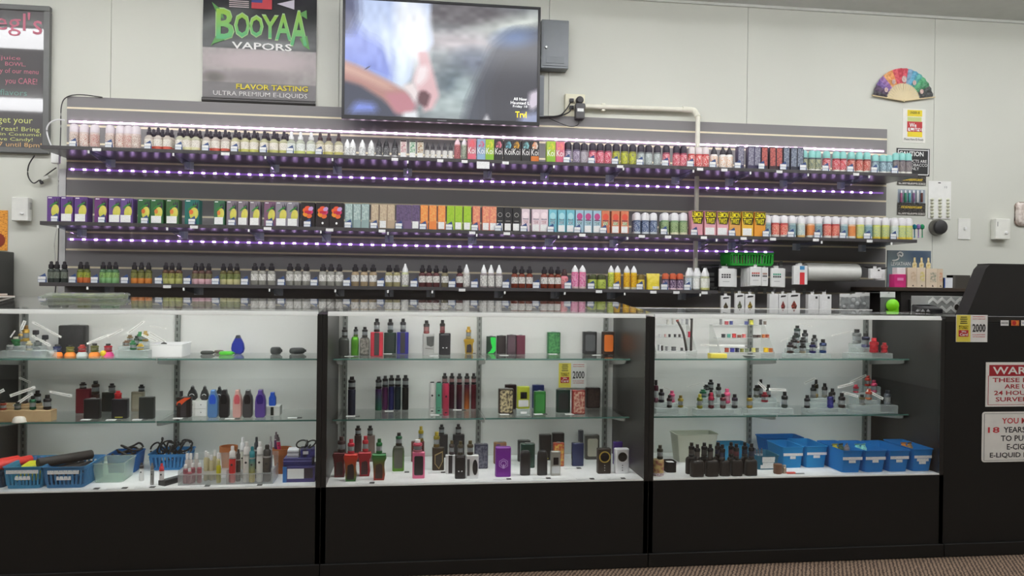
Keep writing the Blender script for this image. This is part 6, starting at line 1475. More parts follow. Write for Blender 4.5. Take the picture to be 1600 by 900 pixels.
mod(C2, LO, 730, 862, 298, 516, (38, 60, 52), 'dark green skull mod on the lower shelf', panel=(40, 44, 44)); mod(C2, LO, 882, 1006, 304, 532, (150, 60, 56), 'red comic-art mod with silver rim', deco='art', c2=(206, 170, 150))
mod(C2, LO, 1014, 1150, 278, 470, (44, 34, 34), 'black leopard-grain mod at the right of the middle case', deco='art', c2=(66, 50, 46), yoff=.02)
for zx, zy, nm in ((235, 540, 'the comic-print mod'), (560, 538, 'the green mod'), (860, 538, 'the dark green skull mod')): flat_card(C2, zx, zy, LO, 'white card lying before %s' % nm)
def date_sign(label, x0, y0, x1, y1, Y, holder=False):
    t, w, h = wroot('date_sign', label, 'sign', x0, y0, x1, y1, Y)
    part('sheet', mesh('sheet', shift(g_box(w, .0015, h), 0, .0008, 0), M((240, 238, 234), .5)), t)
    part('yellow_panel', mesh('yellow_panel', shift(g_box(w*.44, .0008, h*.98), -w*.27, -.0005, h*.01), M((236, 220, 90), .5)), t)
    part('we_card_box', mesh('we_card_box', shift(g_box(w*.31, .0008, h*.24), -w*.27, -.0013, h*.2), RED), t)
    part('lettering', text('Card', w*.25, h*.1, WHITE, bold=True), t, (-w*.27, -.0025, h*.28)); part('lettering', text('We', w*.15, h*.07, WHITE, bold=True), t, (-w*.27, -.0025, h*.385))
    for k in range(4): part('text_line', mesh('text_line', shift(g_box(w*(.2+.03*(k % 2)), .0006, h*.03), -w*.27, -.0013, h*(.9-.075*k)), M((60, 56, 40), .5)), t)
    part('tobacco_panel', mesh('tobacco_panel', shift(g_box(w*.3, .0006, h*.14), -w*.27, -.0013, h*.47), M((220, 196, 40), .5, kind='print', c2=(50, 44, 30), scale=110)), t)
    part('lettering', text('2000', w*.42, h*.3, INK, bold=True), t, (w*.22, -.0014, h*.52))
    for k, zz in enumerate((.92, .84, .26, .18)): part('red_line', mesh('red_line', shift(g_box(w*.4, .0006, h*.028), w*.22, -.0006, h*zz), M((206, 110, 110), .5, kind='print', c2=(236, 214, 210), scale=150)), t)
date_sign('yellow and white birth year sign reading 2000 inside the middle case', 872.5, 567, 916, 606, .462)

# ------------------------------------------------------------------ middle case, deck
D = (500, 650)
TK = lambda a, b, t_, c, tip=None, gl=None: (a, b, t_, c, c, tip or c, gl)
mod(D, DK, 120, 252, 348, 582, (96, 30, 38), 'maroon pistol-grip mod at the left of the middle deck', style='grip', panel=(60, 36, 38), tank=(165, 242, 198, (60, 44, 44), (74, 54, 54), (80, 56, 56)))
mod(D, DK, 226, 362, 362, 622, (50, 110, 50), 'pistol-grip mod fading from red to green', style='grip', panel=(44, 34, 36), c2=(206, 50, 40), tank=TK(262, 328, 222, (206, 54, 72)))
mod(D, DK, 330, 396, 250, 500, (74, 54, 52), 'slim brown mod behind the red pistol-grips', tank=(334, 392, 155, (70, 52, 50), (66, 50, 48)), yoff=.12)
mod(D, DK, 362, 492, 345, 572, (170, 40, 52), 'crimson pistol-grip mod on the deck', style='grip', panel=(70, 34, 40), tank=TK(404, 462, 192, (206, 60, 70)))
mod(D, DK, 450, 526, 250, 500, (130, 112, 104), 'silver-brown mod behind the crimson pistol-grip', tank=(452, 506, 155, (110, 100, 96), (66, 62, 62)), yoff=.12)
mod(D, DK, 495, 636, 362, 610, (156, 46, 40), 'pistol-grip mod fading from green to red', style='grip', panel=(60, 44, 40), c2=(40, 116, 56), tank=TK(536, 596, 218, (38, 116, 62)))
mod(D, DK, 695, 808, 285, 527, (96, 150, 44), 'grey and lime mod with a dark green tank', style='round', panel=(84, 88, 78), c2=(70, 72, 64), tank=(724, 786, 160, (60, 62, 52), (44, 96, 66)))
mod(D, DK, 876, 1000, 270, 460, (112, 54, 50), 'brown-red mod with a gold tank behind the pink one', tank=(942, 992, 125, (150, 130, 60), (196, 172, 50), (200, 176, 60)), yoff=.05)
mod(D, DK, 888, 1006, 345, 594, (226, 110, 148), 'pink mod with a black side panel', panel=(44, 40, 44), tank=(892, 980, 228, (206, 120, 140), (226, 96, 120), (240, 236, 236)))
mod(D, DK, 1078, 1192, 300, 517, (62, 52, 40), 'dark bronze mod with a gold shield', deco='shield', tank=(1088, 1148, 152, (120, 104, 60), (150, 136, 52), (190, 170, 50)))
mod(D, DK, 1142, 1226, 212, 430, (46, 45, 47), 'black mod behind the bronze shield mod', tank=(1140, 1192, 114, (70, 70, 70), (50, 48, 50)), yoff=.08); mod(D, DK, 1275, 1386, 214, 430, (46, 45, 48), 'black mod behind the black-and-white trio', tank=(1300, 1354, 114, (70, 70, 70), (50, 48, 50)), yoff=.08)
ol = (104, 96, 66)
mod(D, DK, 1205, 1298, 372, 552, (226, 226, 226), 'left white-sided mod of the black-and-white trio', deco='band', tank=(1238, 1290, 235, (84, 80, 80), (80, 74, 70), ol))
mod(D, DK, 1296, 1396, 376, 598, (44, 43, 45), 'middle black mod of the black-and-white trio', deco='eyes', tank=(1318, 1376, 240, (84, 80, 72), (90, 84, 70), ol))
t = mod(D, DK, 1400, 1522, 372, 596, (232, 232, 232), 'right white mod of the black-and-white trio with black oval', tank=(1410, 1472, 236, (84, 76, 66), (96, 84, 64), ol))
X, Y = spot(D, 1461, 596, DK); s = mpp((X, Y, DK))*Q
front(t, 'black_oval', ell(50*s, 150*s, 16, 26*s, 110*s), M((40, 40, 42), .4), -122*s*.3-.0006); front(t, 'metal_strip', rect(-50*s, -26*s, 30*s, 190*s), metal((110, 110, 112)), -122*s*.3-.0006)
mod(D, DK, 1482, 1612, 268, 500, (56, 60, 78), 'dark blue-black mod with silver skull art', deco='art', c2=(110, 112, 124))
D2 = (750, 650)
mod(D2, DK, 130, 252, 268, 470, (150, 110, 70), 'iridescent mod behind the purple emblem mod', deco='art', c2=(90, 60, 120), yoff=.03); mod(D2, DK, 145, 293, 296, 577, (124, 42, 152), 'purple mod with a white hexagon emblem', deco='emblem', met=.1)
mod(D2, DK, 360, 482, 232, 432, (50, 52, 52), 'dark grey mod behind the green one'); mod(D2, DK, 386, 524, 262, 492, (36, 66, 56), 'glossy dark green mod on the deck', rough=.12); mod(D2, DK, 384, 482, 330, 566, (44, 43, 44), 'short black cylinder-shaped mod, left of two', style='round')
mod(D2, DK, 565, 682, 176, 420, (46, 45, 45), 'tall black mod with chrome badge, left of two', deco='label'); mod(D2, DK, 690, 806, 176, 420, (46, 45, 45), 'tall black mod with chrome badge, right of two', deco='label', yoff=.03)
mod(D2, DK, 700, 806, 256, 478, (170, 70, 50), 'red and gold patterned mod on the deck', deco='art', c2=(206, 166, 80)); mod(D2, DK, 548, 646, 330, 566, (44, 43, 44), 'short black cylinder-shaped mod, right of two', style='round')
mod(D2, DK, 676, 770, 338, 568, (170, 168, 160), 'silver ornate mod with a dark square', deco='screen', met=.6)
mod(D2, DK, 880, 992, 256, 476, (48, 58, 96), 'glossy navy blue mod on the deck', rough=.15); mod(D2, DK, 942, 990, 160, 400, (90, 94, 102), 'thin grey mod behind the navy one', yoff=.05)
mod(D2, DK, 1004, 1142, 180, 410, (84, 84, 78), 'dark-framed mod with a pale silver face', panel=(176, 174, 156)); mod(D2, DK, 1122, 1254, 310, 547, (52, 44, 38), 'black mod with a gold ringed dial', deco='ring', c2=(216, 190, 90)); 
mod(D2, DK, 1278, 1366, 245, 462, (80, 54, 140), 'purple mod behind the white dial mod'); mod(D2, DK, 1290, 1426, 310, 545, (232, 232, 234), 'white mod with a black dial', deco='ring', c2=(236, 236, 238))
for zx, zy, nm in ((190, 608, 'the purple emblem mod'), (570, 600, 'the black cylinder mods'), (990, 606, 'the gold-dial mod'), (1290, 602, 'the white dial mod'), (870, 505, 'the navy blue mod')): flat_card(D2, zx, zy, DK, 'white card with dark square before %s' % nm, w=.05)
for zx, zy, nm in ((410, 645, 'the green-red pistol-grip'), (750, 543, 'the grey and lime mod'), (1100, 545, 'the bronze shield mod')): flat_card(D, zx, zy, DK, 'white card with dark square before %s' % nm, w=.05)

# ------------------------------------------------------------------ right case, upper shelf
A = (1010, 480)
def tip_rack(label, x0, x1, rows, Y0=.27):
    """sloping clear rack with three ledges; rows: list of (zy, [(zx, wz, col)...])"""
    z0 = UP; Ys = [Y0+.1, Y0+.05, Y0]
    X = x_on(A[0]+(x0+x1)/2*Q, Y0, UP); s = mpp((X, Y0, UP))*Q; w = (x1-x0)*s
    t = root('drip_tip_rack', label, 'rack', (X, Y0, UP))
    zs = []
    for k, (zy, _) in enumerate(rows):
        zz = float(at_y(A[0]+(x0+x1)/2*Q, A[1]+zy*Q, Ys[k])[2]); zs.append(zz)
        part('ledge', mesh('ledge', shift(g_box(w, .03, .003, 0, .0005), 0, Ys[k]-Y0, zz-UP-.003), M((252, 253, 252), .5, kind='clear', c2=(232, 234, 232), scale=.08)), t)
    for sg in (-1, 1):
        o = [(-.015, 0), (-.015, zs[2]-UP), (.035, zs[1]-UP), (.085, zs[0]-UP), (.115, zs[0]-UP), (.115, 0)]
        part('end_plate', mesh('end_plate', loft([[(sg*w/2-.001, y, z) for y, z in o], [(sg*w/2+.001, y, z) for y, z in o]]), M((252, 253, 252), .5, kind='clear', c2=(232, 234, 232), scale=.06)), t)
    n_ = 0
    for k, (zy, items) in enumerate(rows):
        for i, (zx, wz, hz, c) in enumerate(items):
            Xt = x_on(A[0]+zx*Q, Ys[k], zs[k]); r = wz*s/2; h = hz*s
            tt = root('drip_tip', '%s small coloured mouthpiece on the %s ledge of the %s' % ((ORD[i+1] if i < len(items)-1 else 'last'), ('back', 'middle', 'front')[k], label.split(' of ')[0]), 'drip tip', (Xt, Ys[k], zs[k]), 0, 'small mouthpieces on the clear racks')
            part('barrel', mesh('barrel', lathe([(r*.8, 0), (r, h*.1), (r*.85, h*.5), (r, h*.95), (r*.6, h)], 12), M(c, .3)), tt)
            part('stem', mesh('stem', lathe([(r*.55, -.0), (r*.55, h*.12)], 8), STEEL), tt)
wg, dg = (226, 226, 226), (110, 110, 112)
tip_rack('left mouthpiece rack of the right case', 75, 480, [(165, [(205, 34, 50, (214, 212, 204)), (255, 26, 60, (200, 198, 190)), (350, 36, 56, wg), (390, 32, 56, (150, 152, 156))]),
    (288, [(130, 26, 32, wg), (180, 24, 30, (190, 150, 146)), (222, 26, 30, (60, 60, 62)), (275, 28, 30, (70, 70, 72)), (318, 26, 30, (84, 76, 76)), (412, 28, 56, (206, 54, 84))]), (418, [(125, 34, 60, (220, 220, 222)), (150, 24, 50, (70, 64, 62)), (195, 30, 44, (150, 150, 150)), (262, 50, 40, dg), (340, 30, 30, (90, 88, 90))])])
tip_rack('right mouthpiece rack of the right case', 690, 1230, [(168, [(715, 28, 56, (150, 148, 148)), (770, 42, 34, (206, 90, 100)), (815, 34, 36, (70, 80, 150)), (960, 40, 34, (84, 92, 160)), (1010, 40, 46, (216, 210, 50)), (1098, 32, 54, (80, 78, 78)), (1140, 32, 36, (140, 124, 112))]),
    (293, [(740, 42, 36, (56, 56, 60)), (793, 38, 36, (84, 170, 150)), (843, 42, 40, (216, 66, 66)), (893, 44, 28, (150, 90, 76)), (937, 40, 36, (206, 100, 100)), (1040, 44, 28, (70, 58, 56)), (1080, 44, 28, (84, 64, 60)), (1125, 36, 34, (206, 120, 60)), (1163, 40, 34, (180, 84, 54))]),
    (432, [(772, 44, 42, (170, 74, 60)), (825, 48, 42, (64, 64, 150)), (872, 42, 42, (44, 46, 70)), (918, 42, 36, (150, 150, 80)), (965, 42, 36, (140, 150, 130)), (1030, 42, 42, (196, 190, 110)), (1065, 34, 42, (110, 110, 100)), (1150, 52, 44, (236, 190, 40)), (1196, 40, 40, (190, 110, 60))])])
for k, (pts, nm) in enumerate((([(300, 135), (350, 235), (372, 330), (385, 418)], 'bent'), ([(437, 118), (434, 220), (430, 320), (428, 418)], 'straight'))):
    pa = [at_y(A[0]+a_*Q, A[1]+b_*Q, .245-.01*(3-i)/3) for i, (a_, b_) in enumerate(pts)]; b_ = pa[-1]; zf = UP+.0003
    t = root('coil_tool', '%s black coil tool leaning between the mouthpiece racks' % nm, 'tool', (b_[0], b_[1], zf))
    dzt = zf-b_[2]
    pp = smooth_path([(p[0]-b_[0], p[1]-b_[1], max(0.004, p[2]-zf)) for p in pa], 5)
    part('handle', mesh('handle', g_tube(pp, .005, 8), M((54, 48, 44), .5)), t)
    part('grip_tip', mesh('grip_tip', g_tube([pp[0], (pp[0][0]-.002, pp[0][1], pp[0][2]+.006)], .0062, 8), M((150, 70, 60) if k == 0 else (40, 38, 38), .4)), t)
X, Y = spot(A, 585, 465, UP); s = mpp((X, .23, UP))*Q
t = root('yellow_pad', 'yellow pad lying on the shelf between the mouthpiece racks', 'pad', (X, .235, UP)); part('pad', mesh('pad', g_box(165*s, .04, 44*s, .003, .002), M((234, 216, 84), .5)), t); part('paper_top', mesh('paper_top', shift(g_box(150*s, .034, .0012), 0, 0, 44*s), M((236, 230, 180), .6)), t)
strip(A, 520, 362, 680, 368, .245, 'thin paper strip above the yellow pad', 14)
zz = at_y(A[0]+840*Q, A[1]+380*Q, .25)[2]
t = root('white_tweezers', 'white ceramic tweezers lying across the right mouthpiece rack', 'tweezers', (x_on(A[0]+840*Q, .25, zz), .252, zz)); 
for sg in (-1, 1): part('arm', mesh('arm', shift(g_prism([(-150*s, 12*s), (-110*s, 22*s), (100*s, 16*s), (146*s, 0), (100*s, 2*s), (-120*s, 4*s)], .002), 0, sg*.004), WHITE), t)
part('hinge', mesh('hinge', shift(g_box(.012, .012, .005, .001), 125*s, 0, 0), STEEL), t)
t = root('steel_dish', 'small steel dish lying in front of the right mouthpiece rack', 'dish', (x_on(A[0]+985*Q, .225, UP), .225, UP)); part('bowl', mesh('bowl', lathe([(.008, 0), (.02, .004), (.028, .012), (.027, .012), (.018, .006)], 18), metal((170, 174, 172))), t); part('rim', mesh('rim', lathe([(.0275, .011), (.029, .012), (.0275, .013)], 18), metal((196, 200, 198))), t)
B_ = (1220, 480)
st = stand(B_, UP, 'four-step clear stand in the upper right case', [(35, 450, 442), (60, 360, 398), (80, 300, 345), (100, 200, 290)], dy=.048)
for a in ((90, 335, 442, 66, 0, (70, 54, 52), (60, 48, 48), 'maroon-black atomizer, front left of the four-step stand'), (210, 345, 442, 62, 0, (150, 140, 120), (46, 44, 44), 'clear black-capped atomizer, front of the four-step stand'), (305, 335, 442, 64, 0, (56, 54, 120), (50, 50, 100), 'violet blue atomizer, front of the four-step stand'), (405, 308, 442, 66, 0, (40, 74, 130), (36, 50, 84), 'bright blue atomizer, front right of the four-step stand'),
          (125, 285, 398, 64, 1, (64, 56, 54), (56, 50, 50), 'brown-black atomizer on the second step'), (212, 288, 398, 60, 1, (120, 118, 112), (50, 48, 48), 'silver black-capped atomizer on the second step'), (322, 266, 398, 58, 1, (130, 130, 128), (70, 70, 70), 'grey atomizer at the right of the second step'),
          (145, 246, 345, 66, 2, (110, 60, 56), (70, 80, 76), 'copper and black atomizer on the third step'), (232, 218, 345, 58, 2, (150, 152, 150), (44, 44, 46), 'silver atomizer on the third step'), (157, 176, 290, 62, 3, (60, 90, 84), (66, 84, 80), 'teal-grey atomizer on the top step')):
    atty(B_, a[0], a[1], a[2], a[3], *st[a[4]], a[5], a[6], a[7])
strip(B_, 178, 156, 300, 184, .38, 'thin paper strip above the four-step stand', 10); strip(B_, 0, 332, 90, 294, .3, 'thin paper strip left of the four-step stand', 12)
st = stand(B_, UP, 'clear stand with red and silver atomizers in the upper right case', [(620, 1045, 438), (700, 850, 388), (680, 770, 348)])
for a in ((730, 212, 348, 84, 2, (170, 172, 172), (150, 152, 152), 'shiny silver atomizer at the back of the red stand', None), (815, 250, 388, 76, 1, (110, 112, 150), (60, 62, 84), 'blue-silver atomizer on the red stand', None), (895, 296, 438, 84, 0, (200, 50, 62), (210, 60, 70), 'large red atomizer on the red stand', (206, 50, 62)), (995, 342, 438, 64, 0, (200, 56, 66), (206, 64, 72), 'small red atomizer at the right of the red stand', (206, 54, 64))):
    atty(B_, a[0], a[1], a[2], a[3], *st[a[4]], a[5], a[6], a[7], tip=a[8] or BLK, glass=a[8])
strip(B_, 485, 276, 690, 232, .31, 'thin paper strip left of the shiny silver atomizer', 12)

# ------------------------------------------------------------------ right case, lower shelf
C = (1010, 570)
def group(org, Z, label, tiers, items, suffix):
    st = stand(org, Z, label, tiers)
    for zx, tp, wz, k, b_, c_, nm, *rest in items:
        atty(org, zx, tp, tiers[k][2], wz, *st[k], b_, c_, nm+' '+suffix, tip=rest[0] if rest else BLK, glass=rest[1] if len(rest) > 1 else None)
pk = (226, 100, 140)
group(C, LO, 'first clear stand from left on the lower right shelf', [(75, 382, 412), (85, 290, 362)], [(90, 145, 50, 1, (110, 70, 84), (96, 50, 66), 'plum atomizer'), (143, 232, 58, 1, (60, 60, 70), (50, 48, 56), 'slate atomizer'), (245, 250, 58, 1, pk, pk, 'pink atomizer', pk, (226, 170, 186)), (220, 290, 52, 0, (50, 50, 50), (60, 40, 44), 'black atomizer'), (328, 295, 54, 0, (150, 134, 60), (170, 150, 66), 'gold atomizer', (130, 112, 50))], 'on the first lower right stand')
strip(C, 158, 215, 240, 245, .31, 'grey paper strip above the first lower right stand', 14); strip(C, 392, 212, 552, 172, .31, 'thin paper strip between the first two lower right stands', 10)
group(C, LO, 'second clear stand from left on the lower right shelf', [(460, 900, 418), (500, 820, 372), (530, 740, 312), (540, 660, 242)],
      [(512, 280, 56, 0, (150, 150, 60), (120, 130, 50), 'olive gold atomizer', (170, 160, 60)), (622, 268, 58, 0, (110, 50, 60), (180, 50, 80), 'crimson-capped atomizer', (176, 46, 76)), (735, 280, 58, 0, (104, 74, 74), (104, 50, 60), 'wine-capped atomizer'), (848, 284, 58, 0, (60, 60, 62), (56, 46, 60), 'charcoal atomizer'), (775, 232, 62, 1, pk, pk, 'bright pink atomizer', pk, (226, 170, 186)),
       (545, 236, 70, 2, (60, 110, 100), (40, 110, 80), 'teal green atomizer', (60, 130, 90)), (620, 240, 54, 1, (70, 70, 72), (52, 40, 44), 'black-red atomizer'), (693, 180, 52, 2, (140, 140, 134), (54, 54, 50), 'clear dark-capped atomizer'), (575, 190, 56, 3, (56, 56, 60), (50, 50, 54), 'black squat atomizer'), (618, 142, 56, 3, (70, 70, 74), (54, 54, 58), 'tall dark grey atomizer')], 'on the second lower right stand')
group(C, LO, 'third clear stand from left on the lower right shelf', [(935, 1388, 415), (1000, 1260, 358), (1020, 1225, 312)],
      [(992, 285, 58, 0, (170, 140, 60), (150, 130, 60), 'gold black-tipped atomizer'), (1328, 260, 60, 0, (74, 84, 80), (52, 54, 54), 'dark green-grey atomizer'), (1137, 262, 66, 1, (150, 50, 62), (130, 46, 56), 'red squat atomizer', (140, 44, 56)), (1058, 195, 60, 2, (110, 112, 100), (52, 60, 50), 'olive black atomizer'), (1098, 140, 46, 2, (70, 70, 70), (50, 50, 46), 'tall black atomizer'), (1172, 190, 50, 2, (70, 50, 52), (50, 48, 46), 'brown black atomizer')], 'on the third lower right stand')
strip(C, 1075, 165, 1150, 240, .3, 'short paper strip crossing the third lower right stand', 26); strip(C, 1178, 235, 1342, 242, .29, 'level paper strip at the third lower right stand', 26)
C2 = (1220, 570)
group(C2, LO, 'fourth clear stand from left on the lower right shelf', [(225, 625, 415), (280, 520, 362), (290, 450, 316)],
      [(252, 290, 56, 0, (60, 60, 62), (46, 46, 48), 'black dark-glass atomizer'), (475, 268, 62, 0, (60, 60, 140), (54, 54, 110), 'indigo atomizer', BLK, (90, 90, 170)), (585, 272, 64, 0, (70, 62, 60), (50, 46, 46), 'brown-black wide atomizer'), (495, 228, 56, 1, (50, 46, 44), (46, 44, 42), 'black tall-capped atomizer'), (312, 190, 58, 2, (130, 132, 130), (42, 44, 42), 'clear black-capped atomizer'), (338, 142, 44, 2, (140, 120, 70), (60, 56, 40), 'tall brass black atomizer'), (420, 178, 52, 2, (140, 140, 130), (46, 44, 44), 'silver black-capped atomizer')], 'on the fourth lower right stand')
X = x_on(C2[0]+38*Q, .26, LO); 
strip(C2, 225, 180, 332, 130, .33, 'paper strip above the fourth lower right stand', 22)
group(C2, LO, 'fifth clear stand from left on the lower right shelf', [(660, 1095, 385), (760, 900, 335), (690, 930, 268), (800, 930, 205)],
      [(780, 285, 58, 0, (150, 150, 146), (120, 116, 90), 'silver olive atomizer'), (1025, 245, 64, 0, (150, 156, 162), (84, 90, 98), 'blue-grey silver atomizer', (70, 74, 80)), (845, 232, 62, 1, (206, 130, 90), (214, 100, 80), 'orange atomizer', (206, 80, 66)), (722, 190, 52, 2, (206, 80, 96), (214, 70, 90), 'red-pink atomizer', (214, 70, 90)), (835, 104, 56, 3, (206, 70, 60), (214, 80, 66), 'scarlet top atomizer', (206, 70, 60)), (895, 148, 58, 2, (206, 100, 130), (196, 70, 104), 'magenta atomizer', (196, 70, 104))], 'on the fifth lower right stand')
strip(C2, 545, 215, 700, 180, .3, 'paper strip left of the fifth lower right stand', 26); strip(C2, 668, 168, 822, 100, .33, 'paper strip rising to the scarlet atomizer', 24); strip(C2, 590, 262, 745, 306, .29, 'paper strip falling to the silver olive atomizer', 24); strip(C2, 828, 246, 985, 328, .28, 'paper strip falling toward the right side panel', 26)

# ------------------------------------------------------------------ right case, deck
D = (1010, 660)
X, Y = spot(D, 132, 525, DK); s = mpp((X, Y, DK))*Q; r = 58*s; h = 155*s
t = root('art_can', 'round can with red and gold artwork at the left of the right deck', 'can', (X, Y+.03, DK))
part('body', mesh('body', lathe([(r*.97, 0), (r, .002), (r, h-.003), (r*.9, h)], 20), M((150, 90, 76), .35, kind='art', c2=(196, 170, 110), scale=55)), t); part('foot_band', mesh('foot_band', lathe([(r*1.01, h*.02), (r*1.01, h*.2)], 20), M((206, 190, 196), .4, kind='print', c2=(120, 80, 90), scale=90)), t)
atty(D, 130, 232, 368, 60, Y+.03, DK+h, (70, 72, 64), (64, 62, 54), 'dark atomizer standing on the artwork can', tip=(84, 80, 70))
X, Y = spot(D, 255, 490, DK)
t = tub('small open black box with a white card beside the artwork can', X, Y+.04, DK, 105*s, .06, 100*s, (44, 44, 44), cloudy=.97, taper=.98, name='open_box', cat='box'); 
t2 = root('white_insert', 'white insert lying in the small black box', 'card', (X, Y+.04, DK+.004)); part('insert', mesh('insert', g_box(88*s, .046, 78*s), M((236, 236, 232), .6)), t2); part('fold', mesh('fold', shift(g_box(88*s, .01, .001), 0, -.018, 78*s), M((220, 220, 216), .6)), t2)
t, w, h_, Yc = tubpx('cloudy white tub at the back of the right deck', D, 285, 700, 118, 385, .1, (226, 228, 214), cloudy=.6)
blackmods = [(420, 550, 370, 530, 458, 514, 220, 'front', 'first'), (566, 690, 370, 530, 582, 640, 222, 'front', 'second'), (702, 802, 366, 512, 700, 754, 213, 'front', 'third'), (812, 920, 366, 526, 832, 890, 220, 'front', 'fourth'), (946, 1062, 366, 522, 978, 1036, 214, 'front', 'fifth'),
             (376, 470, 330, 492, 402, 462, 194, 'rear', 'first'), (512, 590, 330, 492, 524, 584, 194, 'rear', 'second'), (640, 716, 330, 492, 656, 716, 190, 'rear', 'third'), (776, 850, 330, 492, 784, 838, 190, 'rear', 'fourth'), (905, 980, 330, 492, 914, 970, 191, 'rear', 'fifth')]
tint = [(120, 116, 112), (110, 108, 108), (84, 88, 110), (130, 84, 92), (96, 100, 116)]
for k, (x0, x1, bt, bs, a0_, a1_, tp, rw, nm) in enumerate(blackmods):
    mod(D, DK, x0, x1, bt, bs, (48, 45, 43), '%s black ribbed mod in the %s row of the right deck' % (nm, rw), style='round', tank=(a0_, a1_, tp, (80, 80, 80), (44, 44, 46), BLK, tint[k % 5]), rough=.45, met=.1)
TB = (52, 150, 214)
def name_cards(w): return ((190, 118, 26), (56, 88, 26))
t, w, h_, Yc = tubpx('teal-blue tub behind the rear black mods', D, 700, 1010, 222, 395, .1, (60, 150, 190), cloudy=.75)
t, w, h_, Yc = tubpx('low blue tray of pens with stacked white labels', D, 1060, 1290, 322, 458, .12, (60, 116, 140), cloudy=.85, cards=((128, 100, 26), (124, 72, 26), (110, 44, 24), (150, 12, 34)))
for k, zx in enumerate((1045, 1075, 1105)): vape_pen(D, zx, 250, 420, 24, (190, 190, 196), '%s grey pen standing in the low blue tray' % ('left', 'middle', 'right')[k], Y=Yc, dz=.004, tip=(90, 92, 100))
t, w, h_, Yc = tubpx('tall blue tub at the back of the right deck', D, 1125, 1530, 152, 330, .1, (34, 112, 184), cloudy=.9)
t, w, h_, Yc = tubpx('blue tub with name labels in front of the tall blue tub', D, 1300, 1525, 238, 442, .15, TB, cloudy=.86, cards=((196, 118, 26), (56, 88, 26)))
D2 = (1220, 660)
t, w, h_, Yc = tubpx('blue tub with name labels, second from the tall tub', D2, 236, 462, 232, 440, .17, TB, cloudy=.86, cards=((200, 126, 24), (66, 96, 26)))
for k, (x0, x1, tp, bs, cc, nm) in enumerate(((590, 800, 282, 500, ((200, 126, 28), (70, 96, 26)), 'first'), (806, 1030, 282, 495, ((206, 124, 28), (62, 96, 26)), 'second'), (1040, 1255, 276, 486, ((190, 126, 28), (64, 94, 26)), 'third'), (1266, 1480, 270, 488, ((180, 130, 26), (120, 100, 26), (70, 72, 26)), 'fourth'))):
    t, w, h_, Yc = tubpx('%s of four labelled blue tubs in a row on the right deck' % nm, D2, x0, x1, tp, bs, .21, (46, 132, 206), cloudy=.86, cards=cc)
    Xc = t.location[0]
    fill = {0: [((176, 170, 60), 'olive'), ((60, 80, 60), 'dark green'), ((120, 110, 110), 'grey')], 1: [((110, 190, 180), 'aqua'), ((130, 200, 190), 'pale aqua')], 2: [], 3: [((206, 130, 50), 'orange'), ((150, 110, 60), 'brown')]}[k]
    for j, (c, cn) in enumerate(fill):
        hh = h_*.98
        q = root('wrapped_coil', '%s wrapped coil packet in the %s labelled blue tub' % (cn, nm), 'packet', (Xc-.026+.026*j, Yc-.012, DK+.006), .4*j)
        part('packet', mesh('packet', loft([[(x, y, hh*z_) for x, y in rr(.024*k_, .02*k_, .007, 2)] for z_, k_ in ((0, .8), (.3, 1), (.85, 1.05), (1.0, .6))]), M(c, .3, kind='art', c2=tuple(min(255, v+40) for v in c), scale=120)), q)
        part('seal_strip', mesh('seal_strip', shift(g_box(.026, .002, .006), 0, 0, hh), M(tuple(int(v*.8) for v in c), .4)), q)
t, w, h_, Yc = tubpx('blue tub standing askew behind the labelled row', D2, 405, 535, 238, 405, .1, (40, 126, 186), cloudy=.8)
X, Y = spot(D, 1262, 490, DK); t = root('brown_jar', 'small brown threaded jar on the right deck', 'jar', (X, Y, DK)); r = 42*s; part('jar', mesh('jar', lathe([(r*.9, 0), (r, .002), (r, 75*s), (r*.85, 80*s)], 16), M((110, 74, 54), .4)), t); part('lid', mesh('lid', lathe([(r*1.03, 60*s), (r*1.03, 92*s), (r*.8, 95*s)], 16), M((120, 84, 62), .4)), t)
t = root('steel_bit', 'small steel cylinder right of the brown jar', 'adapter', (x_on(D[0]+1326*Q, Y, DK), Y, DK)); part('barrel', mesh('barrel', lathe([(20*s, 0), (20*s, 55*s), (14*s, 60*s)], 12), metal((176, 160, 140))), t); part('cap', mesh('cap', lathe([(16*s, 60*s), (16*s, 80*s), (10*s, 84*s)], 12), metal((196, 190, 180))), t)
t = root('red_tool', 'small red-handled tool lying on the right deck', 'tool', (x_on(D[0]+1390*Q, Y-.01, DK), Y-.01, DK)); part('handle', mesh('handle', shift(g_box(90*s, .014, .007, .003, .002), 0, 0, 0), M((222, 84, 70), .4)), t); part('jaw', mesh('jaw', shift(g_box(100*s, .008, .003, .002, .001), 85*s, -.004, 0), metal((120, 120, 120))), t)
t = root('red_pack', 'small red and white pack at the back right corner of the deck', 'pack', (x_on(D2[0]+865*Q, .43, DK), .44, DK)); part('pack', mesh('pack', g_box(80*s, .03, 90*s, 0, .001), M((236, 232, 226), .5)), t); part('red_band', mesh('red_band', shift(g_box(82*s, .031, 50*s), 0, 0, 40*s), M((196, 60, 70), .5)), t)
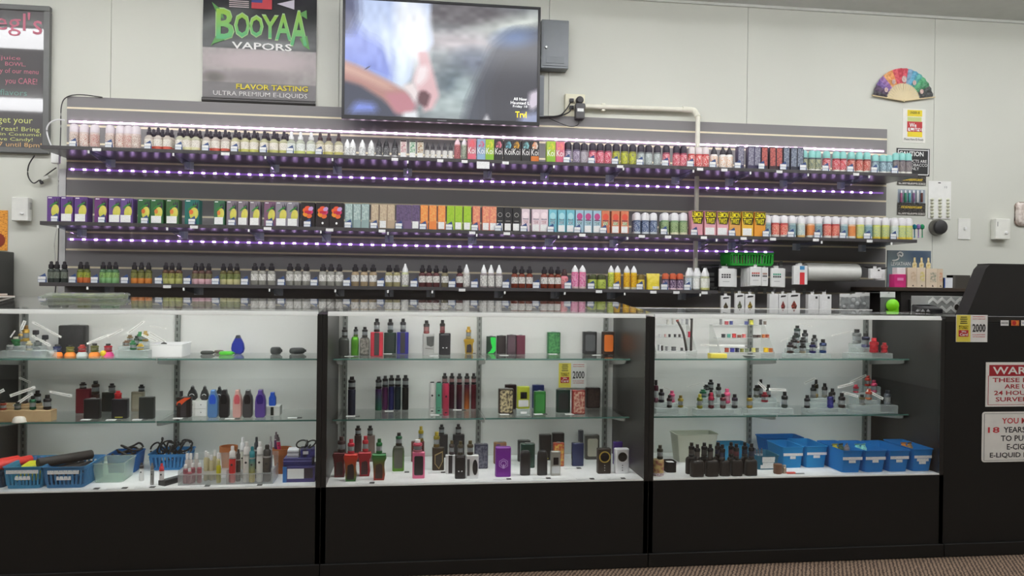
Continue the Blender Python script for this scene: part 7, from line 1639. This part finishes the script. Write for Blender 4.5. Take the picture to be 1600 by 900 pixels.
# ================================================================== hanging goods below the middle shelf at the right
def hook(t, X, Z, L_): part('hook', mesh('hook', g_tube([(X, 0, Z), (X, -L_, Z), (X, -L_-.006, Z+.01)], .0022), STEEL), t)
PEG = [0.0]
def hung_box(label, x0, y0, x1, y1, Yf, depth, c=(232, 232, 230), deco=None, dc=None, rot=0.0, peg=True):
    X, w, z, h = bx(x0, y0, x1, y1, Yf)
    t = root('hanging_box', label, 'hanging box', (X, Yf+depth/2, z), rot)
    part('carton', mesh('carton', g_box(w, depth, h, 0, .0008), M(c, .45)), t); y = -depth/2-.0006
    if deco == 'dots':
        for i in range(4):
            for j in range(2): part('colour_square', mk('colour_square', M(dc if j == 0 else (60, 58, 60), .5), g_box, round(w*.13, 4), .0008, round(h*.09, 4)), t, (w*(-.27+.18*i), y, h*(.62-.13*j)))
        part('print_line', mesh('print_line', g_box(w*.5, .0006, h*.02), M((140, 140, 140), .5)), t, (0, y, h*.28))
    elif deco == 'gem':
        part('gem', mesh('gem', g_prism([(0, h*.62), (w*.24, h*.34), (w*.12, h*.06), (-w*.12, h*.06), (-w*.24, h*.34)], .0008), M(dc, .4, kind='art', c2=(60, 52, 40), scale=90)), t, (0, y, 0))
        part('brand_script', mesh('brand_script', g_prism([(-w*.3, h*.8), (w*.3, h*.84), (w*.34, h*.92), (-w*.24, h*.9)], .0008), M((52, 50, 50), .5)), t, (0, y, 0))
    elif deco == 'mark':
        part('corner_mark', mesh('corner_mark', g_box(w*.18, .0008, h*.13), M((44, 44, 46), .5)), t, (w*.26, y, h*.76)); part('text_block', mesh('text_block', g_box(w*.5, .0006, h*.5), INFO), t, (-w*.1, y, h*.15))
    elif deco == 'red':
        part('red_panel', mesh('red_panel', g_box(w*.34, .0008, h*.64), M((222, 60, 66), .45)), t, (w*.12, y, h*.0)); part('blue_panel', mesh('blue_panel', g_box(w*.34, .0008, h*.2), M((80, 150, 200), .45)), t, (w*.12, y, h*.78))
    zh = z+h+.012
    if peg:
        PEG[0] = X
        q = root('peg_hook', 'steel peg holding the '+(peg if isinstance(peg, str) else label.split(' at ')[0].split(', ')[0]), 'peg hook', (X, W-.0006, zh+.0022))
        part('rod', mesh('rod', g_tube([(0, 0, 0), (0, Yf-W+.002, 0), (0, Yf-W-.004, .01)], .002), STEEL), q)
        part('base_plate', mesh('base_plate', shift(g_box(.018, .0016, .03), 0, -.0008, -.015), STEEL), q)
    part('hang_tab', mesh('hang_tab', shift(g_box(w*.3, .001, .0122), max(-w*.35, min(w*.35, PEG[0]-X)), 0, h), M((210, 210, 208), .5)), t)
    return t
hung_box('white hanging boxes with dark squares, front box of the first peg', 1124, 420, 1145, 448, .97, .012, deco='dots', dc=(60, 60, 62))
for k in range(4): hung_box('%s plain white box behind the dark-square one' % ('first', 'second', 'third', 'fourth')[k], 1126+1.6*k, 419.5+.3*k, 1147+1.4*k, 448+.2*k, .985+.014*k, .012, peg=False)
hung_box('white hanging box with red squares at the front of its peg', 1172, 417, 1189.5, 446.5, .97, .012, deco='dots', dc=(206, 96, 84))
for k in range(5): hung_box('%s plain white box stacked behind the red-square one' % ('first', 'second', 'third', 'fourth', 'fifth')[k], 1168-2.4*k, 418.4+.2*k, 1186-2.3*k, 447.5+.2*k, .985+.014*k, .012, peg=False)
hung_box('white hanging box with brown squares beside the red one', 1190, 418, 1200, 447, .98, .012, deco='dots', dc=(170, 120, 100))
hung_box('white hanging box with teal squares at the front of its peg', 1205, 419, 1223, 448, .97, .012, deco='dots', dc=(70, 170, 140))
for k in range(3): hung_box('%s plain white box behind the teal-square one' % ('first', 'second', 'third')[k], 1207+2*k, 419+.4*k, 1224+1.4*k, 449, .985+.014*k, .012, peg=False)
hung_box('white hanging box with red and blue panels left of the wrap roll', 1240, 415, 1261.5, 444.5, .97, .012, deco='red', peg='white box with red and blue panels')
for k in range(2): hung_box('%s white box behind the red and blue one' % ('first', 'second')[k], 1239+1.2*k, 416, 1258, 444.8, .985+.014*k, .012, peg=False)
hung_box('white hanging box with an olive gem, lower row left', 1126.5, 462, 1141.5, 488, .965, .012, deco='gem', dc=(120, 106, 76)); hung_box('white hanging box with a green gem, lower row', 1148.5, 458.5, 1163, 488, .965, .012, deco='gem', dc=(150, 160, 130)); hung_box('white hanging box with a yellow gem, lower row', 1164.5, 459.5, 1179.5, 488, .965, .012, deco='gem', dc=(206, 176, 70))
hung_box('white hanging box with a small red gem, lower row', 1217, 459, 1230, 488, .975, .012, deco='gem', dc=(196, 80, 84)); hung_box('white hanging box with a large red gem, lower row', 1231.5, 458, 1250, 488, .965, .012, deco='gem', dc=(190, 84, 74)); hung_box('plain white hanging box left of the red gem boxes', 1202.5, 459, 1216, 488, .975, .03)
hung_box('white hanging box with a dark corner mark, left of two', 1263, 460, 1279.5, 488, .965, .03, deco='mark', peg='left of two corner-marked white boxes'); hung_box('white hanging box with a dark corner mark, right of two', 1280.5, 460, 1299, 488, .965, .03, deco='mark', peg='right of two corner-marked white boxes')
hung_box('white hanging box with a small dark square beside the wrap roll', 1360, 419.5, 1377, 435.5, .97, .02, deco='mark'); hung_box('white box tucked behind the one beside the wrap roll', 1368, 421, 1383, 438, 1.0, .02)
# dark product card at the right end of the lowest shelf
t, w, h = wroot('product_card', 'dark printed product card behind the right end of the lowest shelf', 'card', 1092, 413, 1123, 454, W-.03); part('board', mesh('board', shift(g_box(w, .003, h), 0, 0, 0), M((46, 45, 47), .45)), t)
l = t.location
wtext(t, 'ATOMIZERS', 1096, 416, 1112, 419, W-.0325, M((160, 160, 160), .5)); wtext(t, 'ATTERY', 1104, 448, 1121, 452, W-.0325, M((190, 190, 190), .5))
for k in range(3): wbox(t, 'grey_block', 1108, 426+8*k, 1116, 431+8*k, W-.0325, .0008, M((120, 120, 120), .5), b=0)
# green basket
X, w, z, h = bx(1142, 396, 1211, 415, .98)
GRN = (62, 172, 72)
t = tub('green slotted plastic basket hanging above the white boxes', X, 1.06, z, w, .17, h+.004, GRN, rot=-.05, cloudy=.9, slots=True, taper=.92, name='plastic_basket', cat='basket')
for k in range(5):
    q = root('small_sachet', '%s pale sachet inside the green basket' % ('first', 'second', 'third', 'fourth', 'fifth')[k], 'sachet', (X-.07+.035*k, 1.03, z+.004), .3*k); part('bag', mk('bag', M([(226, 222, 200), (196, 120, 90), (220, 224, 216), (206, 200, 150), (230, 230, 226)][k], .4), g_box, .024, .01, .042, .003, .002), q); part('seal', mk('seal', M((180, 180, 176), .4), g_box, .024, .003, .004), q, (0, 0, .042))
part('peg_hook', mesh('peg_hook', g_tube([(.1, .125, h*.9), (.1, .0, h*.9)], .003), STEEL), t); part('peg_hook', mesh('peg_hook', g_tube([(-.1, .125, h*.9), (-.1, .0, h*.9)], .003), STEEL), t)
# wrap roll
X, w, z, h = bx(1264, 411, 1347, 439, 1.0)
t = root('wrap_roll', 'thick white roll of wrap hanging on a peg', 'roll', (X, 1.0+h/2, z+h/2)); r = h/2
part('sheet', mesh('sheet', shift(lathe([(r*.3, -w/2), (r*.94, -w/2), (r, -w/2+.01), (r, w/2-.01), (r*.94, w/2), (r*.3, w/2)], 28), ry=PI/2), M((226, 226, 220), .35)), t); part('core', mesh('core', shift(lathe([(r*.3, -w/2-.002), (r*.3, w/2+.002)], 16), ry=PI/2), M((96, 90, 84), .7)), t)
part('rod', mesh('rod', g_tube([(-w/2-.02, 0, 0), (w/2+.02, 0, 0)], .006, 8), STEEL), t)
for sg in (-1, 1): part('arm', mesh('arm', g_tube([(sg*(w/2+.016), 0, 0), (sg*(w/2+.016), W-(1.0+h/2)-.001, 0)], .004, 6), STEEL), t)
# clear blister packs and green mask pack
def blister(label, x0, y0, x1, y1, Yf, items, rot=0.0):
    X, w, z, h = bx(x0, y0, x1, y1, Yf); t = root('blister_pack', label, 'blister pack', (X, Yf, z), rot)
    part('backing_card', mesh('backing_card', shift(g_box(w, .001, h), 0, .008, 0), M((190, 190, 186), .45, kind='art', c2=(120, 120, 118), scale=35)), t); part('header', mesh('header', shift(g_box(w, .0014, h*.2), 0, .0075, h*.8), M((222, 222, 218), .5)), t)
    part('bubble', mesh('bubble', shift(g_box(w*.9, .012, h*.7, .006, .003), 0, .001, h*.05), M((236, 238, 238), .05, kind='clear', c2=(220, 222, 222), scale=.18)), t)
    for k, (u, v, sw, sh_, c) in enumerate(items): part('piece', mesh('piece', shift(lathe([(sw*w*.5, 0), (sw*w*.5, .004), (sw*w*.3, .006)], 12), u*w, .005, v*h, rx=PI/2), M(c, .3, .2)), t)
    part('peg_hook', mesh('peg_hook', g_tube([(0, W-Yf-.001, h*.97), (0, -.012, h*.97)], .002), STEEL), t)
blister('clear blister pack with steel rings, left of two', 1313, 459, 1345, 484, .965, [(-.3, .2, .14, .1, (230, 230, 228)), (-.2, .35, .16, .1, (120, 120, 118)), (.1, .2, .2, .1, (206, 206, 204)), (.15, .6, .2, .1, (226, 226, 224)), (.35, .4, .18, .1, (236, 236, 234))])
blister('clear blister pack with steel rings, right of two', 1337, 457, 1360, 484, .985, [(.1, .35, .2, .1, (226, 226, 224)), (-.2, .5, .2, .1, (190, 190, 188))])
X, w, z, h = bx(1377, 456, 1401, 488, .835); t = root('mask_pack', 'clear pack with a bright lime green skull-shaped case', 'hanging pack', (X, .835, z)); part('header', mesh('header', shift(g_box(w*.98, .0014, h*.28), 0, .012, h*.72), M((222, 224, 220), .5)), t)
part('bag', mesh('bag', shift(g_box(w*.94, .004, h*.74, .003, .001), 0, .012, 0), M((206, 214, 206), .1, kind='clear', c2=(150, 156, 150), scale=.4)), t)
part('lime_case', mesh('lime_case', shift(lathe([(.001, -.013), (.024, -.012), (.034, -.004), (.035, .004), (.026, .011), (.001, .014)], 14, 1.0, .95), w*.2, -.004, h*.34, rx=PI/2), M((134, 226, 30), .4)), t); part('jaw', mesh('jaw', shift(g_box(.04, .022, .026, .008, .004), w*.34, -.004, h*.0), M((124, 216, 30), .4)), t)
part('peg_hook', mesh('peg_hook', g_tube([(0, W-.835-.001, h*.95), (0, -.002, h*.95)], .002), STEEL), t)
cable('black_peg_cord', 'black cord drooping from the wrap roll to the flavour display', [(1348, 416), (1360, 419), (1378, 420), (1390, 417), (1396, 414)], 1.1, .003, PLG)
# teal glass pipes hanging at the end of the middle shelf
for k, (px, c, nm) in enumerate(((1429, (40, 130, 150), 'teal'), (1435, (150, 120, 180), 'lilac'), (1441, (50, 150, 100), 'green'))):
    p_ = at_y(px, 351, SF+.07); t = root('glass_charm', '%s glass pen hanging off the middle shelf end' % nm, 'glass pen', (p_[0], p_[1], p_[2]))
    part('head', mesh('head', shift(lathe([(.003, -.014), (.011, -.008), (.012, .006), (.004, .014)], 12), 0, 0, -.012), M(c, .1, .2)), t); part('stem', mesh('stem', g_tube([(0, 0, -.02), (.001, 0, -.062)], .0026), M(c, .1, .2)), t); part('ball', mesh('ball', shift(lathe([(.001, -.005), (.005, 0), (.001, .005)], 10), .001, 0, -.065), M(tuple(min(255, v+40) for v in c), .1)), t)
    part('peg_hook', mesh('peg_hook', g_tube([(0, 0, -.001), (0, WB-SF-.071, .004)], .0018), STEEL), t)

# ================================================================== back cabinet with the flavour display, and the register counter
CY = .86
XB0 = x_on(1386, CY, 1.06); zt = at_y(1420, 449, CY)[2]
t = root('back_cabinet', 'dark cabinet against the wall right of the slatwall', 'cabinet', (XB0+.55, CY, 0))
part('body', mesh('body', shift(g_box(1.01, .31, zt-.02, 0, .002), .04, .165, 0), M((40, 37, 35), .4)), t)
part('top_board', mesh('top_board', shift(g_box(1.12, .325, .02, 0, .002), 0, .16, zt-.02), M((66, 56, 48), .35)), t)
for k in range(2): part('door', mesh('door', shift(g_box(.47, .014, zt-.14, 0, .002), -.19+.5*k, .003, .08), M((36, 34, 33), .4)), t)
def levi(u, v):
    img = np.zeros(u.shape+(3,))+np.array((128, 138, 146.)); img = img+(vnoise(u, v, 6, 4)-.5)[..., None]*40
    img = over(img, blob(u, v, .7, .85, .4, .25, .6), (70, 88, 110)); img = over(img, blob(u, v, .2, .6, .3, .3, .6), (124, 142, 146)); img = over(img, blob(u, v, .8, .15, .4, .2, .6), (90, 84, 82)); return img
Xp, w, z, h = bx(1390, 391.5, 1458, 447, CY+.12)
t = root('flavour_display', 'blue-grey display board lettered LEVIATHAN standing on the back cabinet', 'display board', (Xp, CY+.14, zt)); h = at_y(1425, 391.5, CY+.13)[2]-zt
part('panel', painted('panel', w, h, 40, 34, levi, M((0, 0, 0), .4, kind='paint')), t, (0, -.0012, 0)); part('backing', mesh('backing', shift(g_box(w, .006, h), 0, .003, 0), M((110, 116, 120), .5)), t)
part('lettering', text('LEVIATHAN', w*.44, h*.1, WHITE), t, (-w*.2, -.003, h*.64))
part('serpent_mark', mesh('serpent_mark', g_tube(smooth_path([(-w*.4, 0, h*.72), (-w*.3, 0, h*.74), (-w*.25, 0, h*.8), (-w*.28, 0, h*.9), (-w*.22, 0, h*.95), (-w*.16, 0, h*.9), (-w*.19, 0, h*.84), (-w*.24, 0, h*.88)], 6), .004), WHITE), t, (0, -.003, 0))
for k in range(3):
    b_ = part('printed_bottle', mesh('printed_bottle', g_prism([(-.012, 0), (.012, 0), (.013, .03), (.006, .038), (.005, .062), (-.005, .062), (-.006, .038), (-.013, .03)], .001), M((214, 184, 110), .5, kind='art', c2=(240, 226, 180), scale=70)), t, (w*(.12+.16*k), -.002, h*.5))
for k, (x0, x1, y0, c, c2, nm) in enumerate(((1420, 1434, 418, (216, 196, 172), (196, 170, 140), 'first'), (1434.5, 1447.5, 418, (222, 204, 180), (214, 200, 110), 'second'), (1449, 1466, 419.5, (222, 204, 180), (150, 150, 130), 'third'), (1466.5, 1475, 420, (216, 196, 170), (206, 150, 120), 'fourth'))):
    Xb, w_, z_, h_ = bx(x0, y0, x1, 448.5, CY+.02); h_ = at_y((x0+x1)/2, y0, CY+.02)[2]-zt
    t = root('kraft_carton', '%s kraft flavour carton before the display board' % nm, 'box', (Xb, CY+.05, zt), -.06); part('carton', mesh('carton', g_box(w_*.98, .045, h_, 0, .0008), M(c, .5)), t)
    part('artwork', mesh('artwork', g_box(w_*.5, .0008, h_*.5), M(c, .5, kind='art', c2=c2, scale=80)), t, (w_*.14, -.0232, h_*.3)); part('emblem', mesh('emblem', g_prism([(-.005, 0), (.005, 0), (0, .009)], .0008), M((60, 54, 50), .5)), t, (w_*.1, -.0232, h_*.06))
Xb, w_, z_, h_ = bx(1398, 418, 1418, 447, CY+.02)
t = root('pink_carton', 'hot pink and white carton at the left of the kraft cartons', 'box', (Xb, CY+.05, zt), .04); h_ = at_y(1408, 418, CY+.02)[2]-zt
part('carton', mesh('carton', g_box(w_*.95, .045, h_*.66, .003, .001), M((206, 46, 120), .45)), t); part('white_top', mesh('white_top', shift(g_box(w_*.7, .04, h_*.34, .002, .001), w_*.1, 0, h_*.66), M((236, 226, 226), .5)), t); part('print', mesh('print', shift(g_box(w_*.5, .0008, h_*.14), 0, -.0228, h_*.34), M((226, 130, 176), .5)), t)
for (x0, y0, x1, y1, c, nm) in ((1476, 434, 1489.5, 447, (230, 232, 236), 'small white and blue carton'), (1490, 430, 1517, 447, (70, 66, 60), 'dark grey carton')):
    Xb, w_, z_, h_ = bx(x0, y0, x1, y1, CY+.04); h_ = at_y((x0+x1)/2, y0, CY+.04)[2]-zt
    t = root('small_carton', nm+' at the right of the back cabinet top', 'box', (Xb, CY+.07, zt)); part('carton', mesh('carton', g_box(w_, .05, h_, 0, .0008), M(c, .45)), t); part('edge_band', mesh('edge_band', shift(g_box(w_*.14, .0506, h_), -w_*.43, 0, 0), M((60, 90, 160) if c[0] > 200 else (90, 86, 80), .45)), t)

XC = 1.832
t = root('register_counter', 'black register counter right of the display cases', 'counter', (XC, 0, 0))
cw = 1.7
part('body', mesh('body', shift(g_box(cw, .55, .94, 0, .002), cw/2, .275+.002, 0), BLACK), t); part('worktop', mesh('worktop', shift(g_box(cw, .55, .025, 0, .002), cw/2, .277, .94), M((44, 42, 40), .35)), t)
part('kick_rail', mesh('kick_rail', shift(g_box(cw, .012, .05, 0, .001), cw/2, -.004, .002), BLACK), t)
pts = [(1500, 489), (1506, 480), (1530, 420), (1536, 413.5), (1612, 409), (1612, 489)]
o = []
for px, py in pts:
    q = at_y(px, py, .02); o.append((q[0]-XC, q[2]))
o = [(a+.03, b) for a, b in o]; xe = o[-2][0]+.5; zb = .965
o = [(o[0][0], zb), (o[1][0], o[1][1]), (o[2][0], o[2][1]), (o[3][0], o[3][1]), (xe, o[4][1]+.004), (xe, zb)]
t = root('register_hood', 'black slant-sided privacy hood on the register counter', 'counter hood', (XC, .056, 0)); part('shell', mesh('shell', g_prism(o, .07), M((34, 32, 31), .6)), t)
part('top_lip', mesh('top_lip', shift(g_box(xe-o[3][0], .072, .006), (o[3][0]+xe)/2, 0, o[3][1]-.001), M((44, 42, 41), .5)), t)
# chevron tissue box, card reader
zc = .966
Xq, w, z, h = bx(1446, 464, 1503, 491, .3); h = at_y(1475, 463, .3)[2]-zc
t = root('chevron_box', 'grey and white chevron carton with a round hole on the counter', 'carton', (Xq+.02, .37, zc)); part('carton', mesh('carton', g_box(w, .12, h, 0, .001), M((164, 166, 162), .5)), t)
for row in range(2):
    for k in range(4):
        a = -w/2+w*k/4; part('chevron', mesh('chevron', g_prism([(a, h*(.02+.5*row)), (a+w/8, h*(.26+.5*row)), (a+w/4, h*(.02+.5*row)), (a+w/4, h*(.22+.5*row)), (a+w/8, h*(.46+.5*row)), (a, h*(.22+.5*row))], .0008), M((230, 231, 226), .5)), t, (0, -.0606, 0))
part('hole_ring', mesh('hole_ring', g_prism(ell(.03, .034, 18, w*.28, h*.36), .0012), M((236, 236, 230), .5)), t, (0, -.0612, 0)); part('hole', mesh('hole', g_prism(ell(.024, .028, 18, w*.28, h*.36), .0012), M((52, 46, 40), .6)), t, (0, -.0622, 0))
RISE = .003
ztop = CH+RISE*.28/CDP+.0042
Xq = x_on(1446, .28, ztop); t = root('card_reader', 'black card reader with a pale screen lying on the glass counter', 'card reader', (Xq, .27, ztop), -.3)
part('body', mesh('body', loft([[(x, y, 0) for x, y in rr(.085, .15, .012, 3)], [(x, y, .016+.012*(y > 0)) for x, y in rr(.085, .15, .012, 3)], [(x*.9, y*.93, .02+.012*(y > 0)) for x, y in rr(.085, .15, .012, 3)]]), M((38, 38, 40), .35)), t, rot=(math.atan2(RISE, CDP), 0, 0))
part('screen', mesh('screen', shift(g_box(.06, .045, .001, .002), 0, .04, .034), M((190, 200, 196), .2)), t); part('keypad', mesh('keypad', shift(g_box(.06, .06, .001, .002), 0, -.03, .023, rx=.1), M((70, 70, 72), .5)), t)
for k, px in enumerate((1411, 1419, 1427)):
    Xk = x_on(px, .3, ztop); zk = CH+RISE*.2/CDP+.006; t = root('steel_clip', '%s small steel part beside the card reader' % ('left', 'middle', 'right')[k], 'metal part', (Xk, .2, zk), .7*k); part('ring', mk('ring', metal((130, 130, 130)), lathe, [(.006, 0), (.008, .004), (.006, .009), (.003, .01)], 10), t); part('pin', mk('pin', metal((170, 170, 170)), lathe, [(.002, .01), (.002, .014)], 8), t)
zk = CH+RISE*.12/CDP+.0045
t = root('paper_sheet', 'white paper sheets lying on the right glass top', 'paper', (x_on(1380, .12, zk), .13, zk), (math.atan2(RISE, CDP), 0, .04)); part('sheet', mesh('sheet', g_box(.32, .18, .0008), M((234, 234, 230), .6)), t); part('under_sheet', mesh('under_sheet', shift(g_box(.3, .18, .0006), .05, .01, -.0008), M((220, 220, 214), .6)), t)
# plastic bag lying on the left glass top
t = root('plastic_bag', 'crumpled clear plastic bag with green contents on the left glass top', 'bag', (x_on(134, .36, 1.0), .37, CH+.028*.37/CDP+.006), (math.atan2(.028, CDP), 0, 0))
random.seed(5)
rg = []
for k in range(9):
    q_ = k/8; ww = .29*(1-.25*abs(q_-.5)**2); 
    rg.append([(x+random.uniform(-.006, .006), -.075+.15*q_+random.uniform(-.002, .002), max(.0005, zz*(1-.4*abs(2*q_-1))+.012+random.uniform(-.004, .004))) for x, zz in rr(ww, .022, .009, 3)])
part('film', mesh('film', loft(rg), M((238, 242, 236), .12, kind='clear', c2=(206, 212, 200), scale=.22), ang=25), t)
part('green_pad', mesh('green_pad', shift(g_box(.27, .05, .016, .006, .003), 0, .04, .001), M((112, 124, 78), .6, kind='art', c2=(140, 150, 100), scale=50)), t)
# signs on the counter front
SYF = -.001
date_sign('yellow and white birth year sign reading 2000 on the register counter', 1494, 492, 1543, 534.5, SYF)
def panel_sign(name, label, x0, y0, x1, y1, c, r=.0):
    t, w, h = wroot(name, label, 'sign', x0, y0, x1, y1, SYF); part('plate', mesh('plate', g_prism(rr_at(w, h, max(r, .001), 0, h/2), .0016), M(c, .45)), t); return t, w, h
WH2 = (238, 236, 230)
t, w, h = panel_sign('warning_sign', 'red and white WARNING surveillance sign on the register counter', 1540, 566, 1668, 635, WH2)
DR = M((176, 40, 50), .5)
part('red_band', mesh('red_band', g_box(w*.92, .0008, h*.25), DR), t, (0, -.0012, h*.69)); part('lettering', text('WARNING', w*.84, h*.17, M(WH2, .5), bold=True), t, (0, -.0022, h*.815))
for k, (s_, ww) in enumerate((('THESE PREMISES', .84), ('ARE UNDER', .55), ('24 HOUR VIDEO', .8), ('SURVEILLANCE', .76))): part('lettering', text(s_, w*ww, h*.1, DR, bold=True), t, (0, -.0014, h*(.6-.145*k)))
for a in ((w*.94, .0008, h*.008, 0, h*.04), (w*.006, .0008, h*.66, -w*.47, h*.04), (w*.006, .0008, h*.66, w*.47, h*.04)): part('border_line', mesh('border_line', g_box(a[0], a[1], a[2]), DR), t, (a[3], -.0012, a[4]))
t, w, h = panel_sign('age_sign', 'white eighteen years or older sign below the warning sign', 1534, 643, 1672, 721, WH2, .012)
RD = M((206, 60, 66), .5); IK = M((40, 38, 40), .5)
for s_, ww, zz, m_, xo in (('YOU MUST BE', .56, .82, RD, 0), ('18', .13, .64, RD, -.37), ('YEARS OR OLDER', .7, .64, IK, .09), ('TO PURCHASE', .58, .47, IK, 0), ('E-CIGS AND', .44, .3, IK, 0), ('E-LIQUID PRODUCTS', .82, .13, IK, 0)): part('lettering', text(s_, w*ww, h*.115, m_, bold=True), t, (w*xo, -.0014, h*zz))
for a in ((w*.95, h*.006, 0, h*.03), (w*.95, h*.006, 0, h*.96), (w*.004, h*.93, -w*.475, h*.03), (w*.004, h*.93, w*.475, h*.03)): part('border_line', mesh('border_line', g_box(a[0], .0008, a[1]), M((110, 108, 108), .5)), t, (a[2], -.0012, a[3]))
for k, (x0, x1, nm) in enumerate(((1563.5, 1576, 'white discover card sticker on the register counter'), (1580, 1592.5, 'red and orange circles card sticker on the register counter'), (1595.5, 1608, 'white and blue card sticker cut by the right frame edge'))):
    t, w, h = wroot('card_sticker', nm.replace('discover ', 'payment '), 'sticker', x0, 500.5, x1, 509, SYF); part('sticker', mesh('sticker', g_box(w, .001, h), M((236, 234, 232) if k != 1 else (214, 110, 60), .45)), t)
    if k == 1:
        part('circle', mesh('circle', g_prism(ell(h*.8, h*.8, 16, -w*.14, h*.5), .0006), M((206, 50, 50), .5)), t, (0, -.001, 0)); part('circle', mesh('circle', g_prism(ell(h*.8, h*.8, 16, w*.14, h*.5), .0006), M((240, 150, 60), .5)), t, (0, -.0006, 0))
    else: part('lettering', text('DISCOVER' if k == 0 else 'VISA', w*.86, h*.3, IK if k == 0 else M((40, 60, 140), .5), bold=True), t, (0, -.0008, h*.5))
dup = [k for k, v in SEEN.items() if v > 1]
if dup: print('DUPLICATE LABELS', dup[:20])
print('LONG', [k for k in SEEN if len(k.split()) > 16])
